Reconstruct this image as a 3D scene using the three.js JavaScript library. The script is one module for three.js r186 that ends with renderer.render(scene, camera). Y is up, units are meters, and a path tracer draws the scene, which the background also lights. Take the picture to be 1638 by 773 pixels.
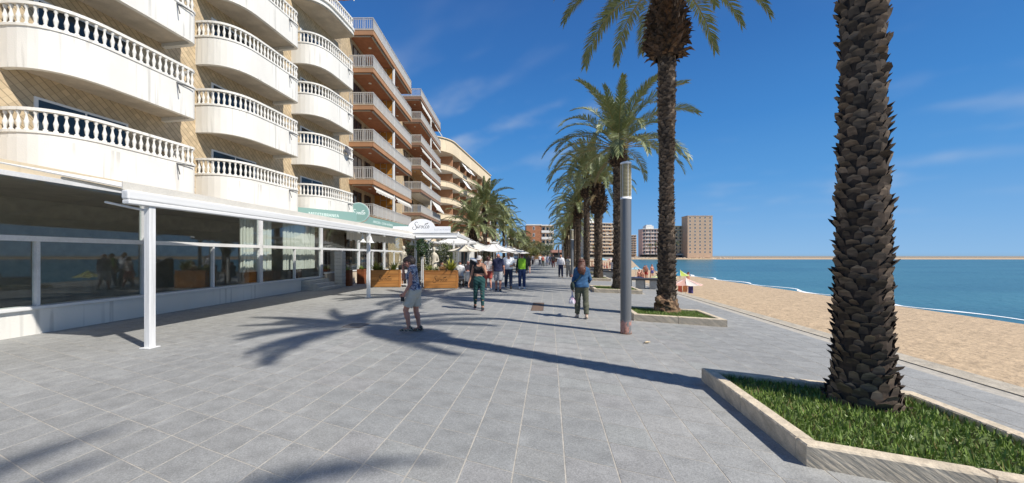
import * as THREE from 'three';
import { mergeGeometries } from 'three/addons/utils/BufferGeometryUtils.js';
import { RoundedBoxGeometry } from 'three/addons/geometries/RoundedBoxGeometry.js';

// ---------------------------------------------------------------- camera, sky, sun, exposure
const scene = new THREE.Scene();
const FOCAL = 590, CX = 819, HY = 409, EYE = 1.65;              // photograph: focal length and horizon in its own pixels
const camera = new THREE.PerspectiveCamera(2 * Math.atan(386.5 / FOCAL) * 180 / Math.PI, 1638 / 773, 0.1, 3000);
camera.position.set(0, EYE, 0);
camera.lookAt(0, EYE, -10);
camera.setViewOffset(1638, 773, 0, -22.5, 1638, 773);
const EXPOSURE = 1.42;
const renderer = new THREE.WebGLRenderer({ antialias: true });
renderer.setSize(1024, 483);
renderer.toneMapping = THREE.LinearToneMapping;
renderer.toneMappingExposure = EXPOSURE;
renderer.shadowMap.enabled = true;

let seedState = 12345;
const rnd = () => { seedState = (seedState + 0x6d2b79f5) | 0; let t = Math.imul(seedState ^ (seedState >>> 15), 1 | seedState); t = (t + Math.imul(t ^ (t >>> 7), 61 | t)) ^ t; return ((t ^ (t >>> 14)) >>> 0) / 4294967296; };
const rr = (a, b) => a + (b - a) * rnd();
const seed = (n) => { seedState = n * 7919 + 17; };
const lerp = THREE.MathUtils.lerp, clamp = THREE.MathUtils.clamp, smooth = THREE.MathUtils.smoothstep;

function hash3(x, y, z) { let h = Math.imul(x, 374761393) ^ Math.imul(y, 668265263) ^ Math.imul(z, 2147483647 - 1013); h = Math.imul(h ^ (h >>> 13), 1274126177); return ((h ^ (h >>> 16)) >>> 0) / 4294967296; }
function noise3(x, y, z) {
  const ix = Math.floor(x), iy = Math.floor(y), iz = Math.floor(z), fx = x - ix, fy = y - iy, fz = z - iz;
  const u = fx * fx * (3 - 2 * fx), v = fy * fy * (3 - 2 * fy), w = fz * fz * (3 - 2 * fz), h = (a, b, c) => hash3(ix + a, iy + b, iz + c);
  return lerp(lerp(lerp(h(0, 0, 0), h(1, 0, 0), u), lerp(h(0, 1, 0), h(1, 1, 0), u), v), lerp(lerp(h(0, 0, 1), h(1, 0, 1), u), lerp(h(0, 1, 1), h(1, 1, 1), u), v), w);
}
// tileable noise on a torus of p cells
function tnoise(x, y, p, s) {
  const ix = Math.floor(x), iy = Math.floor(y), fx = x - ix, fy = y - iy, u = fx * fx * (3 - 2 * fx), v = fy * fy * (3 - 2 * fy), m = (a) => ((a % p) + p) % p;
  const h = (a, b) => hash3(m(ix + a), m(iy + b), s);
  return lerp(lerp(h(0, 0), h(1, 0), u), lerp(h(0, 1), h(1, 1), u), v);
}
const tfbm = (x, y, p, s, o = 4) => { let a = 0, k = 0.5, t = 0; for (let i = 0; i < o; i++) { a += k * tnoise(x, y, p, s + i * 31); t += k; x *= 2; y *= 2; p *= 2; k *= 0.5; } return a / t; };

{ // the sky: clear deep blue with thin cirrus, paler to the horizon
  const SKY = 0.66, W = 1024, H = 512, data = new Float32Array(W * H * 4);
  const stops = [[0, [0.30, 0.54, 0.84]], [4, [0.215, 0.465, 0.82]], [10, [0.115, 0.36, 0.76]], [18, [0.066, 0.265, 0.66]], [27, [0.046, 0.19, 0.535]], [36, [0.038, 0.145, 0.44]], [60, [0.032, 0.12, 0.37]], [90, [0.03, 0.11, 0.34]]];
  const fb = (x, y, z) => { let a = 0, k = 0.5; for (let i = 0; i < 5; i++) { a += k * noise3(x, y, z); x *= 2.03; y *= 2.03; z *= 2.03; k *= 0.5; } return a; };
  for (let r = 0; r < H; r++) {
    const el = ((r + 0.5) / H - 0.5) * 180, y = Math.sin(el * Math.PI / 180), c = Math.cos(el * Math.PI / 180);
    let col;
    if (el < 0) col = [0.30, 0.46, 0.62];
    else { let i = 0; while (i < stops.length - 2 && el > stops[i + 1][0]) i++; const t = clamp((el - stops[i][0]) / (stops[i + 1][0] - stops[i][0]), 0, 1); col = stops[i][1].map((a, k) => lerp(a, stops[i + 1][1][k], t)); }
    for (let q = 0; q < W; q++) {
      const az = ((q + 0.5) / W - 0.5) * 2 * Math.PI, x = Math.cos(az) * c, z = Math.sin(az) * c;
      let a = 0;
      if (el > 1) {
        const k = 1 / (y + 0.12), px = x * k, pz = z * k;          // cirrus on a high layer, combed along one direction
        const u = px * 0.8 + pz * 0.6, v = -px * 0.6 + pz * 0.8;
        const wisps = fb(u * 2.2 + 11, v * 5.5 + 3, 2.5), mass = fb(px * 0.8 + 6.3, pz * 0.8 + 1.7, 9.1);
        a = smooth(wisps, 0.46, 0.82) * smooth(mass, 0.36, 0.62) * 0.40 * smooth(el, 1, 9);
      }
      const o = (r * W + q) * 4;
      data[o] = lerp(col[0], 0.62, a) * SKY; data[o + 1] = lerp(col[1], 0.68, a) * SKY; data[o + 2] = lerp(col[2], 0.78, a) * SKY; data[o + 3] = 1;
    }
  }
  const t = new THREE.DataTexture(data, W, H, THREE.RGBAFormat, THREE.FloatType);
  t.mapping = THREE.EquirectangularReflectionMapping; t.magFilter = THREE.LinearFilter; t.needsUpdate = true;
  scene.background = t; scene.environment = t;
}
const SUN = new THREE.Vector3(0.564, 0.737, 0.372).normalize();  // from the right, a little behind the camera
const sun = new THREE.DirectionalLight(new THREE.Color(1.0, 0.945, 0.86), 4.4);
sun.position.copy(SUN).multiplyScalar(120).add(new THREE.Vector3(0, 0, -40));
sun.target.position.set(0, 0, -40);
sun.castShadow = true; sun.shadow.mapSize.set(4096, 4096); sun.shadow.radius = 1.7;
Object.assign(sun.shadow.camera, { left: -60, right: 60, top: 60, bottom: -60, near: 1, far: 300 });
scene.add(sun, sun.target);

// ---------------------------------------------------------------- helpers
const V = (x, y, f) => new THREE.Vector3(x, y, -f);             // x to the right, y up, f metres ahead of the camera
const at = (px, py, f) => V((px - CX) / FOCAL * f, EYE + (HY - py) / FOCAL * f, f);
const E1 = [0.101, 0.995], NL = [0.995, -0.101];                  // along the promenade and across it
const lane = (lat, s, y = 0) => V(lat * NL[0] + s * E1[0], y, lat * NL[1] + s * E1[1]);
const YAW = -Math.atan2(E1[0], E1[1]);
const used = new Map();
function numbered(n) { const k = used.get(n) ?? 0; used.set(n, k + 1); return k ? n + '_' + String(k).padStart(3, '0') : n; }
function shade(o) { o.castShadow = true; o.receiveShadow = true; return o; }
function tag(o, label, category, group) { o.userData.label = label; if (category) o.userData.category = category; if (group) o.userData.group = group; return o; }
function thing(name, label, category, pos = [0, 0, 0], turn = 0, group) {
  const g = new THREE.Group(); g.name = numbered(name);
  if (pos.isVector3) g.position.copy(pos); else g.position.set(...pos);
  g.rotation.y = turn; scene.add(g); return tag(g, label, category, group);
}
function fix(list) { // same attributes everywhere so that geometries merge
  const anyC = list.some((g) => g.attributes.color);
  return list.map((g) => {
    if (g.index) g = g.toNonIndexed();
    for (const k of Object.keys(g.attributes)) if (!['position', 'normal', 'uv', 'color'].includes(k)) g.deleteAttribute(k);
    const n = g.attributes.position.count;
    if (!g.attributes.normal) g.computeVertexNormals();
    if (!g.attributes.uv) g.setAttribute('uv', new THREE.BufferAttribute(new Float32Array(n * 2), 2));
    if (anyC && !g.attributes.color) g.setAttribute('color', new THREE.BufferAttribute(new Float32Array(n * 3).fill(1), 3));
    return g;
  });
}
const join = (list) => { list = [].concat(list); return list.length === 1 ? list[0] : mergeGeometries(fix(list)); };
function part(name, geos, mat, parent) { const m = shade(new THREE.Mesh(join(geos), mat)); m.name = numbered(name); parent.add(m); return m; }
function solo(name, geos, mat, label, category, group) { const m = part(name, geos, mat, scene); return tag(m, label, category, group); }
function struct(name, geos, mat) { const m = part(name, geos, mat, scene); m.userData.kind = 'structure'; return m; }
const tr = (g, x, y, z) => g.translate(x, y, z);
// box from bounds, uv in metres
function bx(x0, x1, y0, y1, z0, z1) {
  const w = x1 - x0, h = y1 - y0, d = z1 - z0, g = new THREE.BoxGeometry(w, h, d), uv = g.attributes.uv, s = [[d, h], [d, h], [w, d], [w, d], [w, h], [w, h]];
  for (let f = 0; f < 6; f++) for (let i = 0; i < 4; i++) { const k = f * 4 + i; uv.setXY(k, uv.getX(k) * s[f][0] + (x0 + z0) * 0.37, uv.getY(k) * s[f][1] + y0); }
  return g.translate((x0 + x1) / 2, (y0 + y1) / 2, (z0 + z1) / 2);
}
function rb(x0, x1, y0, y1, z0, z1, r = 0.01, seg = 1) { return new RoundedBoxGeometry(x1 - x0, y1 - y0, z1 - z0, seg, r).translate((x0 + x1) / 2, (y0 + y1) / 2, (z0 + z1) / 2); }
function cyl(r0, r1, y0, y1, x = 0, z = 0, seg = 16) { return new THREE.CylinderGeometry(r1, r0, y1 - y0, seg).translate(x, (y0 + y1) / 2, z); }
function bar(a, b, r, seg = 6, r2 = r) { // round bar between two points
  const A = new THREE.Vector3(...a), B = new THREE.Vector3(...b), d = B.clone().sub(A), L = d.length();
  const g = new THREE.CylinderGeometry(r2, r, L, seg).translate(0, L / 2, 0);
  g.applyQuaternion(new THREE.Quaternion().setFromUnitVectors(new THREE.Vector3(0, 1, 0), d.normalize()));
  return g.translate(...a);
}
function lathe(pts, seg = 20) { return new THREE.LatheGeometry(pts.map((p) => new THREE.Vector2(...p)), seg); }
function tint(g, fn) { // vertex colours, linear
  const p = g.attributes.position, c = new Float32Array(p.count * 3);
  for (let i = 0; i < p.count; i++) { const k = typeof fn === 'function' ? fn(p.getX(i), p.getY(i), p.getZ(i), i) : fn; c[i * 3] = k[0]; c[i * 3 + 1] = k[1]; c[i * 3 + 2] = k[2]; }
  g.setAttribute('color', new THREE.BufferAttribute(c, 3)); return g;
}
// frame of a facade: local x runs along it away from the camera, local z points out to the promenade
const facade = (dx, df) => Math.atan2(df, dx);
// a wall-like band extruded along a plan path [[x, z]...] between two offsets and two heights
function band(path, y0, y1, t, closed = false) {
  const n = path.length, L = [], R = [];
  for (let i = 0; i < n; i++) {
    const a = path[Math.max(0, i - 1)], b = path[Math.min(n - 1, i + 1)], dx = b[0] - a[0], dz = b[1] - a[1], l = Math.hypot(dx, dz) || 1;
    L.push(path[i]); R.push([path[i][0] - dz / l * t, path[i][1] + dx / l * t]);
  }
  const pos = [], uv = []; let run = 0;
  const quad = (a, b, c, d, u0, u1, v0, v1) => { pos.push(...a, ...b, ...c, ...a, ...c, ...d); uv.push(u0, v0, u1, v0, u1, v1, u0, v0, u1, v1, u0, v1); };
  for (let i = 0; i < n - 1; i++) {
    const l = Math.hypot(path[i + 1][0] - path[i][0], path[i + 1][1] - path[i][1]), u0 = run, u1 = run + l; run = u1;
    const p = (q, y) => [q[0], y, q[1]];
    quad(p(L[i], y0), p(L[i + 1], y0), p(L[i + 1], y1), p(L[i], y1), u0, u1, y0, y1);
    quad(p(R[i + 1], y0), p(R[i], y0), p(R[i], y1), p(R[i + 1], y1), u1, u0, y0, y1);
    quad(p(L[i], y1), p(L[i + 1], y1), p(R[i + 1], y1), p(R[i], y1), u0, u1, 0, Math.abs(t));
    quad(p(R[i], y0), p(R[i + 1], y0), p(L[i + 1], y0), p(L[i], y0), u0, u1, 0, Math.abs(t));
  }
  const e = (i, flip) => { const p = (q, y) => [q[0], y, q[1]], A = flip ? R[i] : L[i], B = flip ? L[i] : R[i]; quad(p(B, y0), p(A, y0), p(A, y1), p(B, y1), 0, Math.abs(t), y0, y1); };
  e(0, false); e(n - 1, true);
  const g = new THREE.BufferGeometry();
  g.setAttribute('position', new THREE.Float32BufferAttribute(pos, 3)); g.setAttribute('uv', new THREE.Float32BufferAttribute(uv, 2));
  g.computeVertexNormals(); return g;
}
function slab(shapePts, y0, y1) { // plan polygon [[x, z]...] with thickness
  const s = new THREE.Shape(shapePts.map(([x, z]) => new THREE.Vector2(x, -z)));
  return new THREE.ExtrudeGeometry(s, { depth: y1 - y0, bevelEnabled: false }).rotateX(-Math.PI / 2).translate(0, y0, 0);
}
function bez(a, b, c, n = 10) { const o = []; for (let i = 0; i <= n; i++) { const t = i / n, u = 1 - t; o.push([u * u * a[0] + 2 * u * t * b[0] + t * t * c[0], u * u * a[1] + 2 * u * t * b[1] + t * t * c[1]]); } return o; }

// ---------------------------------------------------------------- textures and materials
function dataTex(n, fn, srgb = true, m = n) {
  const d = new Uint8Array(n * m * 4);
  for (let y = 0; y < m; y++) for (let x = 0; x < n; x++) { const c = fn(x / n, y / m, x, y), o = (y * n + x) * 4; for (let k = 0; k < 3; k++) d[o + k] = clamp(Math.round((c.length ? c[k] : c) * 255), 0, 255); d[o + 3] = 255; }
  const t = new THREE.DataTexture(d, n, m, THREE.RGBAFormat);
  t.wrapS = t.wrapT = THREE.RepeatWrapping; t.magFilter = THREE.LinearFilter; t.minFilter = THREE.LinearMipmapLinearFilter; t.generateMipmaps = true;
  if (srgb) t.colorSpace = THREE.SRGBColorSpace; t.needsUpdate = true; return t;
}
const rep = (t, x, y = x) => { const c = t.clone(); c.repeat.set(x, y); c.needsUpdate = true; return c; };
const std = (o) => new THREE.MeshStandardMaterial(o);
const phys = (o) => new THREE.MeshPhysicalMaterial(o);
const lin = (r, g, b) => new THREE.Color().setRGB(r, g, b);
const T = {};
T.stucco = dataTex(512, (u, v) => 0.90 + 0.10 * (tfbm(u * 8, v * 8, 8, 1, 5) - 0.5) * 2 + 0.05 * (tnoise(u * 200, v * 200, 200, 7) - 0.5));
T.grime = dataTex(512, (u, v) => { const a = tfbm(u * 5, v * 3, 5, 3, 5), st = tfbm(u * 60, v * 3, 60, 9, 2); const k = 0.94 + 0.10 * (a - 0.5) - 0.14 * smooth(st, 0.55, 0.85) * smooth(a, 0.45, 0.7); return [k, k * 0.995, k * 0.98]; });
T.rough = dataTex(256, (u, v) => 0.5 + 0.5 * (tfbm(u * 32, v * 32, 32, 5, 3) - 0.5) * 2, false);
T.granite = dataTex(512, (u, v) => { const a = tnoise(u * 170, v * 170, 170, 11), b = tnoise(u * 90, v * 90, 90, 13), c = tfbm(u * 5, v * 5, 5, 17, 4), k = 0.90 + 0.14 * (a - 0.5) + 0.13 * (b - 0.5) + 0.10 * (c - 0.5) * 2 - (a > 0.92 ? 0.08 : 0); return [k * 1.0, k * 1.0, k * 0.995]; });
T.graniteBump = dataTex(512, (u, v) => 0.5 + 0.5 * (tnoise(u * 170, v * 170, 170, 11) - 0.5) + 0.6 * (tnoise(u * 80, v * 80, 80, 19) - 0.5), false);
T.wood = dataTex(512, (u, v) => { const g = tfbm(u * 3, v * 48, 48, 21, 4), w = tnoise(u * 4, v * 8, 8, 23), k = 0.78 + 0.34 * (g - 0.5) + 0.16 * (w - 0.5); return [k, k * 0.97, k * 0.92]; });
T.sand = dataTex(512, (u, v) => { const a = tfbm(u * 12, v * 12, 12, 31, 5), b = tnoise(u * 220, v * 220, 220, 33), k = 0.85 + 0.25 * (a - 0.5) + 0.15 * (b - 0.5); return [k, k, k]; });
T.sandBump = dataTex(512, (u, v) => tfbm(u * 20, v * 20, 20, 35, 5), false);
T.cladding = dataTex(256, (u, v) => { const d = ((u + v) * 8) % 1, e = ((u - v + 2) * 8) % 1, j = d < 0.12 ? 0.72 : 1, k = (0.92 + 0.12 * (hash3(Math.floor((u + v) * 8), Math.floor((u - v + 2) * 8) % 8, 3) - 0.5)) * (e < 0.03 ? 0.8 : j); return [k, k * 0.98, k * 0.94]; });
T.brickTex = dataTex(256, (u, v) => { const row = Math.floor(v * 16), uu = u * 5 + (row % 2) * 0.5, fx = uu % 1, fy = (v * 16) % 1, m = fx < 0.06 || fy < 0.16; const k = m ? 1.0 : 0.80 + 0.25 * (hash3(Math.floor(uu) % 5, row, 4) - 0.5); return m ? [k, k * 0.98, k * 0.95] : [k, k * 0.93, k * 0.9]; });
T.canvasWeave = dataTex(256, (u, v) => 0.94 + 0.05 * (tnoise(u * 128, v * 128, 128, 41) - 0.5) + 0.08 * (tfbm(u * 6, v * 6, 6, 43, 4) - 0.5));
T.palmBark = dataTex(256, (u, v) => { const k = 0.75 + 0.5 * (tfbm(u * 10, v * 30, 30, 47, 4) - 0.5); return [k, k * 0.97, k * 0.94]; });
const M = {
  white: std({ color: lin(0.80, 0.79, 0.76), roughness: 0.85, map: rep(T.grime, 0.2), bumpMap: rep(T.rough, 1.5), bumpScale: 0.002 }),
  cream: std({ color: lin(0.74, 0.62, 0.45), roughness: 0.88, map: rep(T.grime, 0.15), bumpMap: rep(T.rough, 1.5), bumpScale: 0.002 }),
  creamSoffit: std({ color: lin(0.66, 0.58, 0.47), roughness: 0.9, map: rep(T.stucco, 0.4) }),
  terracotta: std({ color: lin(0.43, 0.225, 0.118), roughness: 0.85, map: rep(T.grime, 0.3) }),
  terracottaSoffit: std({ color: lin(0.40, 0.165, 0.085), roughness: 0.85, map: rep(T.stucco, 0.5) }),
  dusky: std({ color: lin(0.27, 0.16, 0.11), roughness: 0.85, map: rep(T.grime, 0.3) }),
  slabEdge: std({ color: lin(0.66, 0.55, 0.42), roughness: 0.8, map: rep(T.stucco, 0.5) }),
  tileWall: std({ color: lin(0.60, 0.49, 0.34), roughness: 0.6, map: rep(T.cladding, 0.5) }),
  brickWall: std({ color: lin(0.36, 0.17, 0.095), roughness: 0.9, map: rep(T.brickTex, 0.8, 0.8), bumpMap: rep(T.brickTex, 0.8, 0.8), bumpScale: -0.006 }),
  rail: std({ color: lin(0.52, 0.51, 0.49), roughness: 0.5, metalness: 0.1 }),
  ochre: phys({ color: lin(0.55, 0.25, 0.045), roughness: 0.35, map: rep(T.stucco, 0.8) }),
  frame: std({ color: lin(0.78, 0.78, 0.77), roughness: 0.4 }),
  woodDark: std({ color: lin(0.16, 0.075, 0.04), roughness: 0.6, map: rep(T.wood, 0.5) }),
  shutter: std({ color: lin(0.50, 0.42, 0.32), roughness: 0.6, map: rep(T.stucco, 0.6) }),
  glass: std({ color: lin(0.035, 0.045, 0.05), roughness: 0.06, metalness: 0.0 }),
  clear: phys({ color: lin(0.93, 0.97, 0.96), roughness: 0.02, transmission: 1, thickness: 0, ior: 1.5 }),
  canvas: phys({ color: lin(0.82, 0.79, 0.72), roughness: 0.95, transmission: 0.32, thickness: 0, map: rep(T.canvasWeave, 0.6) }),
  canvasWhite: phys({ color: lin(0.84, 0.84, 0.83), roughness: 0.95, transmission: 0.22, thickness: 0, map: rep(T.canvasWeave, 0.6) }),
  canvasOrange: phys({ color: lin(0.62, 0.30, 0.07), roughness: 0.95, transmission: 0.3, thickness: 0, map: rep(T.canvasWeave, 0.6) }),
  whitePaint: std({ color: lin(0.80, 0.80, 0.79), roughness: 0.38, map: rep(T.stucco, 0.3) }),
  darkMetal: std({ color: lin(0.03, 0.032, 0.035), roughness: 0.5 }),
  black: std({ color: lin(0.012, 0.012, 0.014), roughness: 0.6 }),
  stone: std({ color: lin(0.56, 0.50, 0.40), roughness: 0.9, map: rep(T.sand, 0.8), bumpMap: rep(T.sandBump, 1), bumpScale: 0.01 }),
  paleStone: std({ color: lin(0.70, 0.68, 0.62), roughness: 0.85, map: rep(T.sand, 1.2), bumpMap: rep(T.sandBump, 1.5), bumpScale: 0.012 }),
  wood: std({ color: lin(0.62, 0.285, 0.075), roughness: 0.55, map: rep(T.wood, 0.7) }),
  woodRed: std({ color: lin(0.36, 0.12, 0.045), roughness: 0.55, map: rep(T.wood, 0.7) }),
  soil: std({ color: lin(0.06, 0.042, 0.03), roughness: 1 }),
  leafVC: phys({ vertexColors: true, roughness: 0.48, transmission: 0.22, thickness: 0 }),
  barkVC: std({ vertexColors: true, roughness: 0.95, map: rep(T.palmBark, 1) }),
  skinVC: std({ vertexColors: true, roughness: 0.6 }),
  clothVC: std({ vertexColors: true, roughness: 0.9 }),
  hairVC: std({ vertexColors: true, roughness: 0.5 }),
};

// ---------------------------------------------------------------- ground: promenade, pits, beach, sea
const SK = 0.333, LATW = 0.3965, ROW = 0.4, LAT0 = -0.275, A0 = 3.102;   // slabs are skewed: cross joints run at a = s + SK * lat
const skew = (lat, a, y = 0) => lane(lat, a - SK * lat, y);
const EDGE = 5.5;                                                     // the seaward edge of the promenade
const PITS = [[2.13, 9.05, 1.6], [2.0, 16.3], [2.0, 24.4], [2.0, 32.3], [2.0, 40.4], [2.0, 48.4], [2.0, 56.4], [2.0, 64.4], [2.0, 72.4], [2.0, 80.4], [2.0, 2.55], [4.0, -5.75]];
const PITW = 1.95, PITL = 2.0, pitL = (p) => p[2] ?? PITL;
const pitA = (p) => p[1] + 0.55 + SK * p[0];                         // first cross joint of a pit
function inPit(lat, a) { return PITS.some((p) => lat > p[0] && lat < p[0] + PITW && a > pitA(p) && a < pitA(p) + pitL(p)); }
{
  const quadSheet = (pts, y, uvFn) => { const g = new THREE.BufferGeometry(), P = pts.map(([l, a]) => skew(l, a, y)); g.setAttribute('position', new THREE.Float32BufferAttribute([...P[0].toArray(), ...P[1].toArray(), ...P[2].toArray(), ...P[0].toArray(), ...P[2].toArray(), ...P[3].toArray()], 3)); const U = pts.map(uvFn); g.setAttribute('uv', new THREE.Float32BufferAttribute([...U[0], ...U[1], ...U[2], ...U[0], ...U[2], ...U[3]], 2)); g.computeVertexNormals(); return g; };
  const mortar = std({ color: lin(0.56, 0.52, 0.45), roughness: 1, map: rep(T.sand, 2) });
  const AEND = 46.3, ab = ([l, a]) => [l, a];
  const base = struct('promenade', [quadSheet([[-26, -8], [EDGE, -8], [EDGE, AEND], [-26, AEND]], -0.0022, ab)], mortar);
  // far paving: joints come from the material there
  const farTex = dataTex(256, (u, v) => { const j = Math.min(u, 1 - u) * LATW < 0.006 || Math.min(v, 1 - v) * ROW < 0.004; const k = 0.90 + 0.1 * (tnoise(u * 60, v * 60, 60, 5) - 0.5) + 0.1 * (tfbm(u * 4, v * 4, 4, 8, 3) - 0.5); return j ? [1.0, 0.98, 0.94] : [k, k, k * 0.99]; });
  const far = struct('pavement', [quadSheet([[-40, AEND], [EDGE, AEND], [EDGE, 230], [-40, 230]], 0, (l) => [(l[0] - LAT0) / LATW, (l[1] - A0) / ROW])], std({ color: lin(0.365, 0.367, 0.36), roughness: 0.75, map: farTex }));
  // slabs
  const GAP = 0.0095, GAPC = 0.0075, CH = 0.0015, DROP = 0.004;
  function slabGeo(u0, v0) { // one skewed slab about its centre, chamfered
    const P = (i, j, in_, y) => { const dl = i * (LATW - GAP - in_ * 2) / 2, da = j * (ROW - GAPC - in_ * 2) / 2, l = dl, s = da - SK * dl; return [l * NL[0] + s * E1[0], y, -(l * NL[1] + s * E1[1])]; };
    const c = [[-1, -1], [1, -1], [1, 1], [-1, 1]], pos = [], uv = [];
    const put = (p) => { pos.push(...p); uv.push(u0 + p[0] * 1.25, v0 + p[2] * 1.25); };
    const top = c.map(([i, j]) => P(i, j, CH, 0)), low = c.map(([i, j]) => P(i, j, 0, -CH + 0.0005 - DROP));
    for (const k of [0, 1, 2, 0, 2, 3]) put(top[k]);
    for (let k = 0; k < 4; k++) { const n = (k + 1) % 4; put(low[k]); put(low[n]); put(top[n]); put(low[k]); put(top[n]); put(top[k]); }
    const g = new THREE.BufferGeometry(); g.setAttribute('position', new THREE.Float32BufferAttribute(pos, 3)); g.setAttribute('uv', new THREE.Float32BufferAttribute(uv, 2)); g.computeVertexNormals(); return g;
  }
  const variants = []; seed(5); for (let i = 0; i < 9; i++) variants.push(slabGeo(rnd(), rnd()));
  const tones = [0.318, 0.330, 0.338, 0.345, 0.354, 0.368], gm = { roughness: 0.72, map: T.granite, bumpMap: T.graniteBump, bumpScale: 0.0012 };
  const mats = tones.map((t, i) => std({ ...gm, color: lin(t * (1.0 + 0.012 * (i % 3 - 1)), t * 1.005, t * (0.985 - 0.012 * (i % 2))) }));
  const vc = std({ ...gm, vertexColors: true, color: lin(1, 1, 1) });
  const cells = [];
  for (let i = -66; i < 15; i++) for (let j = -24; j < 120; j++) {
    const lat = LAT0 + LATW * (i + 0.5), a = A0 + ROW * (j + 0.5);
    if (lat + LATW / 2 > EDGE || a - ROW / 2 < -8 || a + ROW / 2 > AEND + 0.01 || inPit(lat, a)) continue;
    const p = skew(lat, a), f = -p.z, px = f > 0.4 ? CX + FOCAL * p.x / f : -9;
    if (lat < -14 && f < 4) continue;
    cells.push({ p, f, i, j, show: px > 505 && px < 1130 && f > 2.3 ? f : 1e9 });
  }
  const shown = cells.filter((c) => c.show < 1e9).sort((a, b) => a.show - b.show).slice(0, 300);
  const near = new Set(shown), rest = [];
  for (const c of cells) {
    const h = clamp(0.5 + 1.5 * (noise3(c.i * 0.23 + 40, c.j * 0.23 + 40, 3) - 0.5) + 0.55 * (hash3(c.i + 100, c.j + 100, 9) - 0.5), 0, 0.999), y = 0.0012 * (hash3(c.i, c.j, 77) - 0.5), ti = Math.floor(h * 5.999);
    if (near.has(c)) {
      const m = shade(new THREE.Mesh(variants[Math.floor(hash3(c.i, c.j, 5) * 8.99)], mats[ti])); m.name = numbered('paving_slab'); m.position.copy(c.p).setY(y); base.add(m);
    } else rest.push([variants[Math.floor(hash3(c.i, c.j, 5) * 8.99)], c.p, y, tones[ti]]);
  }
  const n = 30, pos = new Float32Array(rest.length * n * 3), nor = new Float32Array(rest.length * n * 3), uv = new Float32Array(rest.length * n * 2), col = new Float32Array(rest.length * n * 3);
  rest.forEach(([g, p, y, t], q) => {
    const a = g.attributes;
    nor.set(a.normal.array, q * n * 3); uv.set(a.uv.array, q * n * 2);
    for (let k = 0; k < n; k++) { const o = (q * n + k) * 3; pos[o] = a.position.array[k * 3] + p.x; pos[o + 1] = a.position.array[k * 3 + 1] + y; pos[o + 2] = a.position.array[k * 3 + 2] + p.z; col[o] = t; col[o + 1] = t * 1.005; col[o + 2] = t * 0.98; }
  });
  const g = new THREE.BufferGeometry(); g.setAttribute('position', new THREE.BufferAttribute(pos, 3)); g.setAttribute('normal', new THREE.BufferAttribute(nor, 3)); g.setAttribute('uv', new THREE.BufferAttribute(uv, 2)); g.setAttribute('color', new THREE.BufferAttribute(col, 3));
  const f = part('paving_slabs', g, vc, base); f.userData.kind = 'stuff';
  // seaward edge: a stone coping and the retaining wall down to the sand
  const w = []; for (let s = -10; s < 170; s += 6) w.push(s);
  const copy = thing('retaining_wall', 'pale stone retaining wall with flat coping between promenade and sand', 'wall', lane(EDGE, 0), YAW);
  part('coping', [bx(0.002, 0.36, -0.12, 0.012, -170, 9)], M.stone, copy); part('wall', [bx(0.03, 0.3, -2.2, -0.12, -170, 9)], M.stone, copy);
  copy.userData.kind = 'structure';

  // beach: falls to the water, bends round the bay to the far shore
  const shore = [[-30, 24], [0, 23], [40, 22.5], [70, 22.8], [95, 24.0]];
  const B = []; const xs = 60;
  const edgeX = (f) => f < 95 ? 23 + 0.101 * f : 32.6 + (f - 95) * 0.314;     // x of the waterline at distance f
  const bg = new THREE.BufferGeometry(), bp = [], bu = [];
  const fs = []; for (let f = -40; f <= 345; f += f < 100 ? 5 : 12) fs.push(f);
  const row = (f) => { const x0 = EDGE * NL[0] + f * E1[0] - 0.2, x1 = edgeX(f), o = []; for (let k = 0; k <= 14; k++) { const t = k / 14, x = t < 0.8 ? lerp(x0, x1, t / 0.8) : lerp(x1, x1 + 12, (t - 0.8) / 0.2); const y = t < 0.8 ? lerp(-1.15, -1.68, Math.pow(t / 0.8, 1.4)) + 0.10 * (noise3(x * 0.5, f * 0.5, 1) - 0.5) * Math.min(1, (0.8 - t) * 6) : lerp(-1.68, -2.9, (t - 0.8) / 0.2); o.push([x, y, -f]); } return o; };
  for (let i = 0; i < fs.length - 1; i++) { const a = row(fs[i]), b = row(fs[i + 1]); for (let k = 0; k < 14; k++) for (const q of [a[k], a[k + 1], b[k + 1], a[k], b[k + 1], b[k]]) { bp.push(...q); bu.push(q[0] * 0.4, q[2] * 0.4); } }
  // far sand and land beyond the bay
  const land = (x0, x1, y0, y1, f0, f1) => { const q = [[x0, y0, -f0], [x1, y0, -f0], [x1, y1, -f1], [x0, y1, -f1]]; for (const k of [0, 1, 2, 0, 2, 3]) { bp.push(...q[k]); bu.push(q[k][0] * 0.3, q[k][2] * 0.3); } };
  land(96, 1400, -1.95, -0.4, 322, 346);
  bg.setAttribute('position', new THREE.Float32BufferAttribute(bp, 3)); bg.setAttribute('uv', new THREE.Float32BufferAttribute(bu, 2)); bg.computeVertexNormals();
  struct('beach', bg, std({ color: lin(0.62, 0.46, 0.29), roughness: 1, map: T.sand, bumpMap: T.sandBump, bumpScale: 0.05 }));
  struct('ground', [bx(-900, 1800, -3.4, -0.4, -1400, -346), bx(-900, -24, -3.4, -0.02, -346, 60)], std({ color: lin(0.34, 0.31, 0.26), roughness: 1, map: rep(T.sand, 0.1) }));
  const wt = dataTex(512, (u, v) => { const a = tfbm(u * 24, v * 40, 40, 61, 5), b = tfbm(u * 6, v * 9, 9, 63, 3); return 0.5 + 0.7 * (a - 0.5) + 0.4 * (b - 0.5); }, false);
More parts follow.
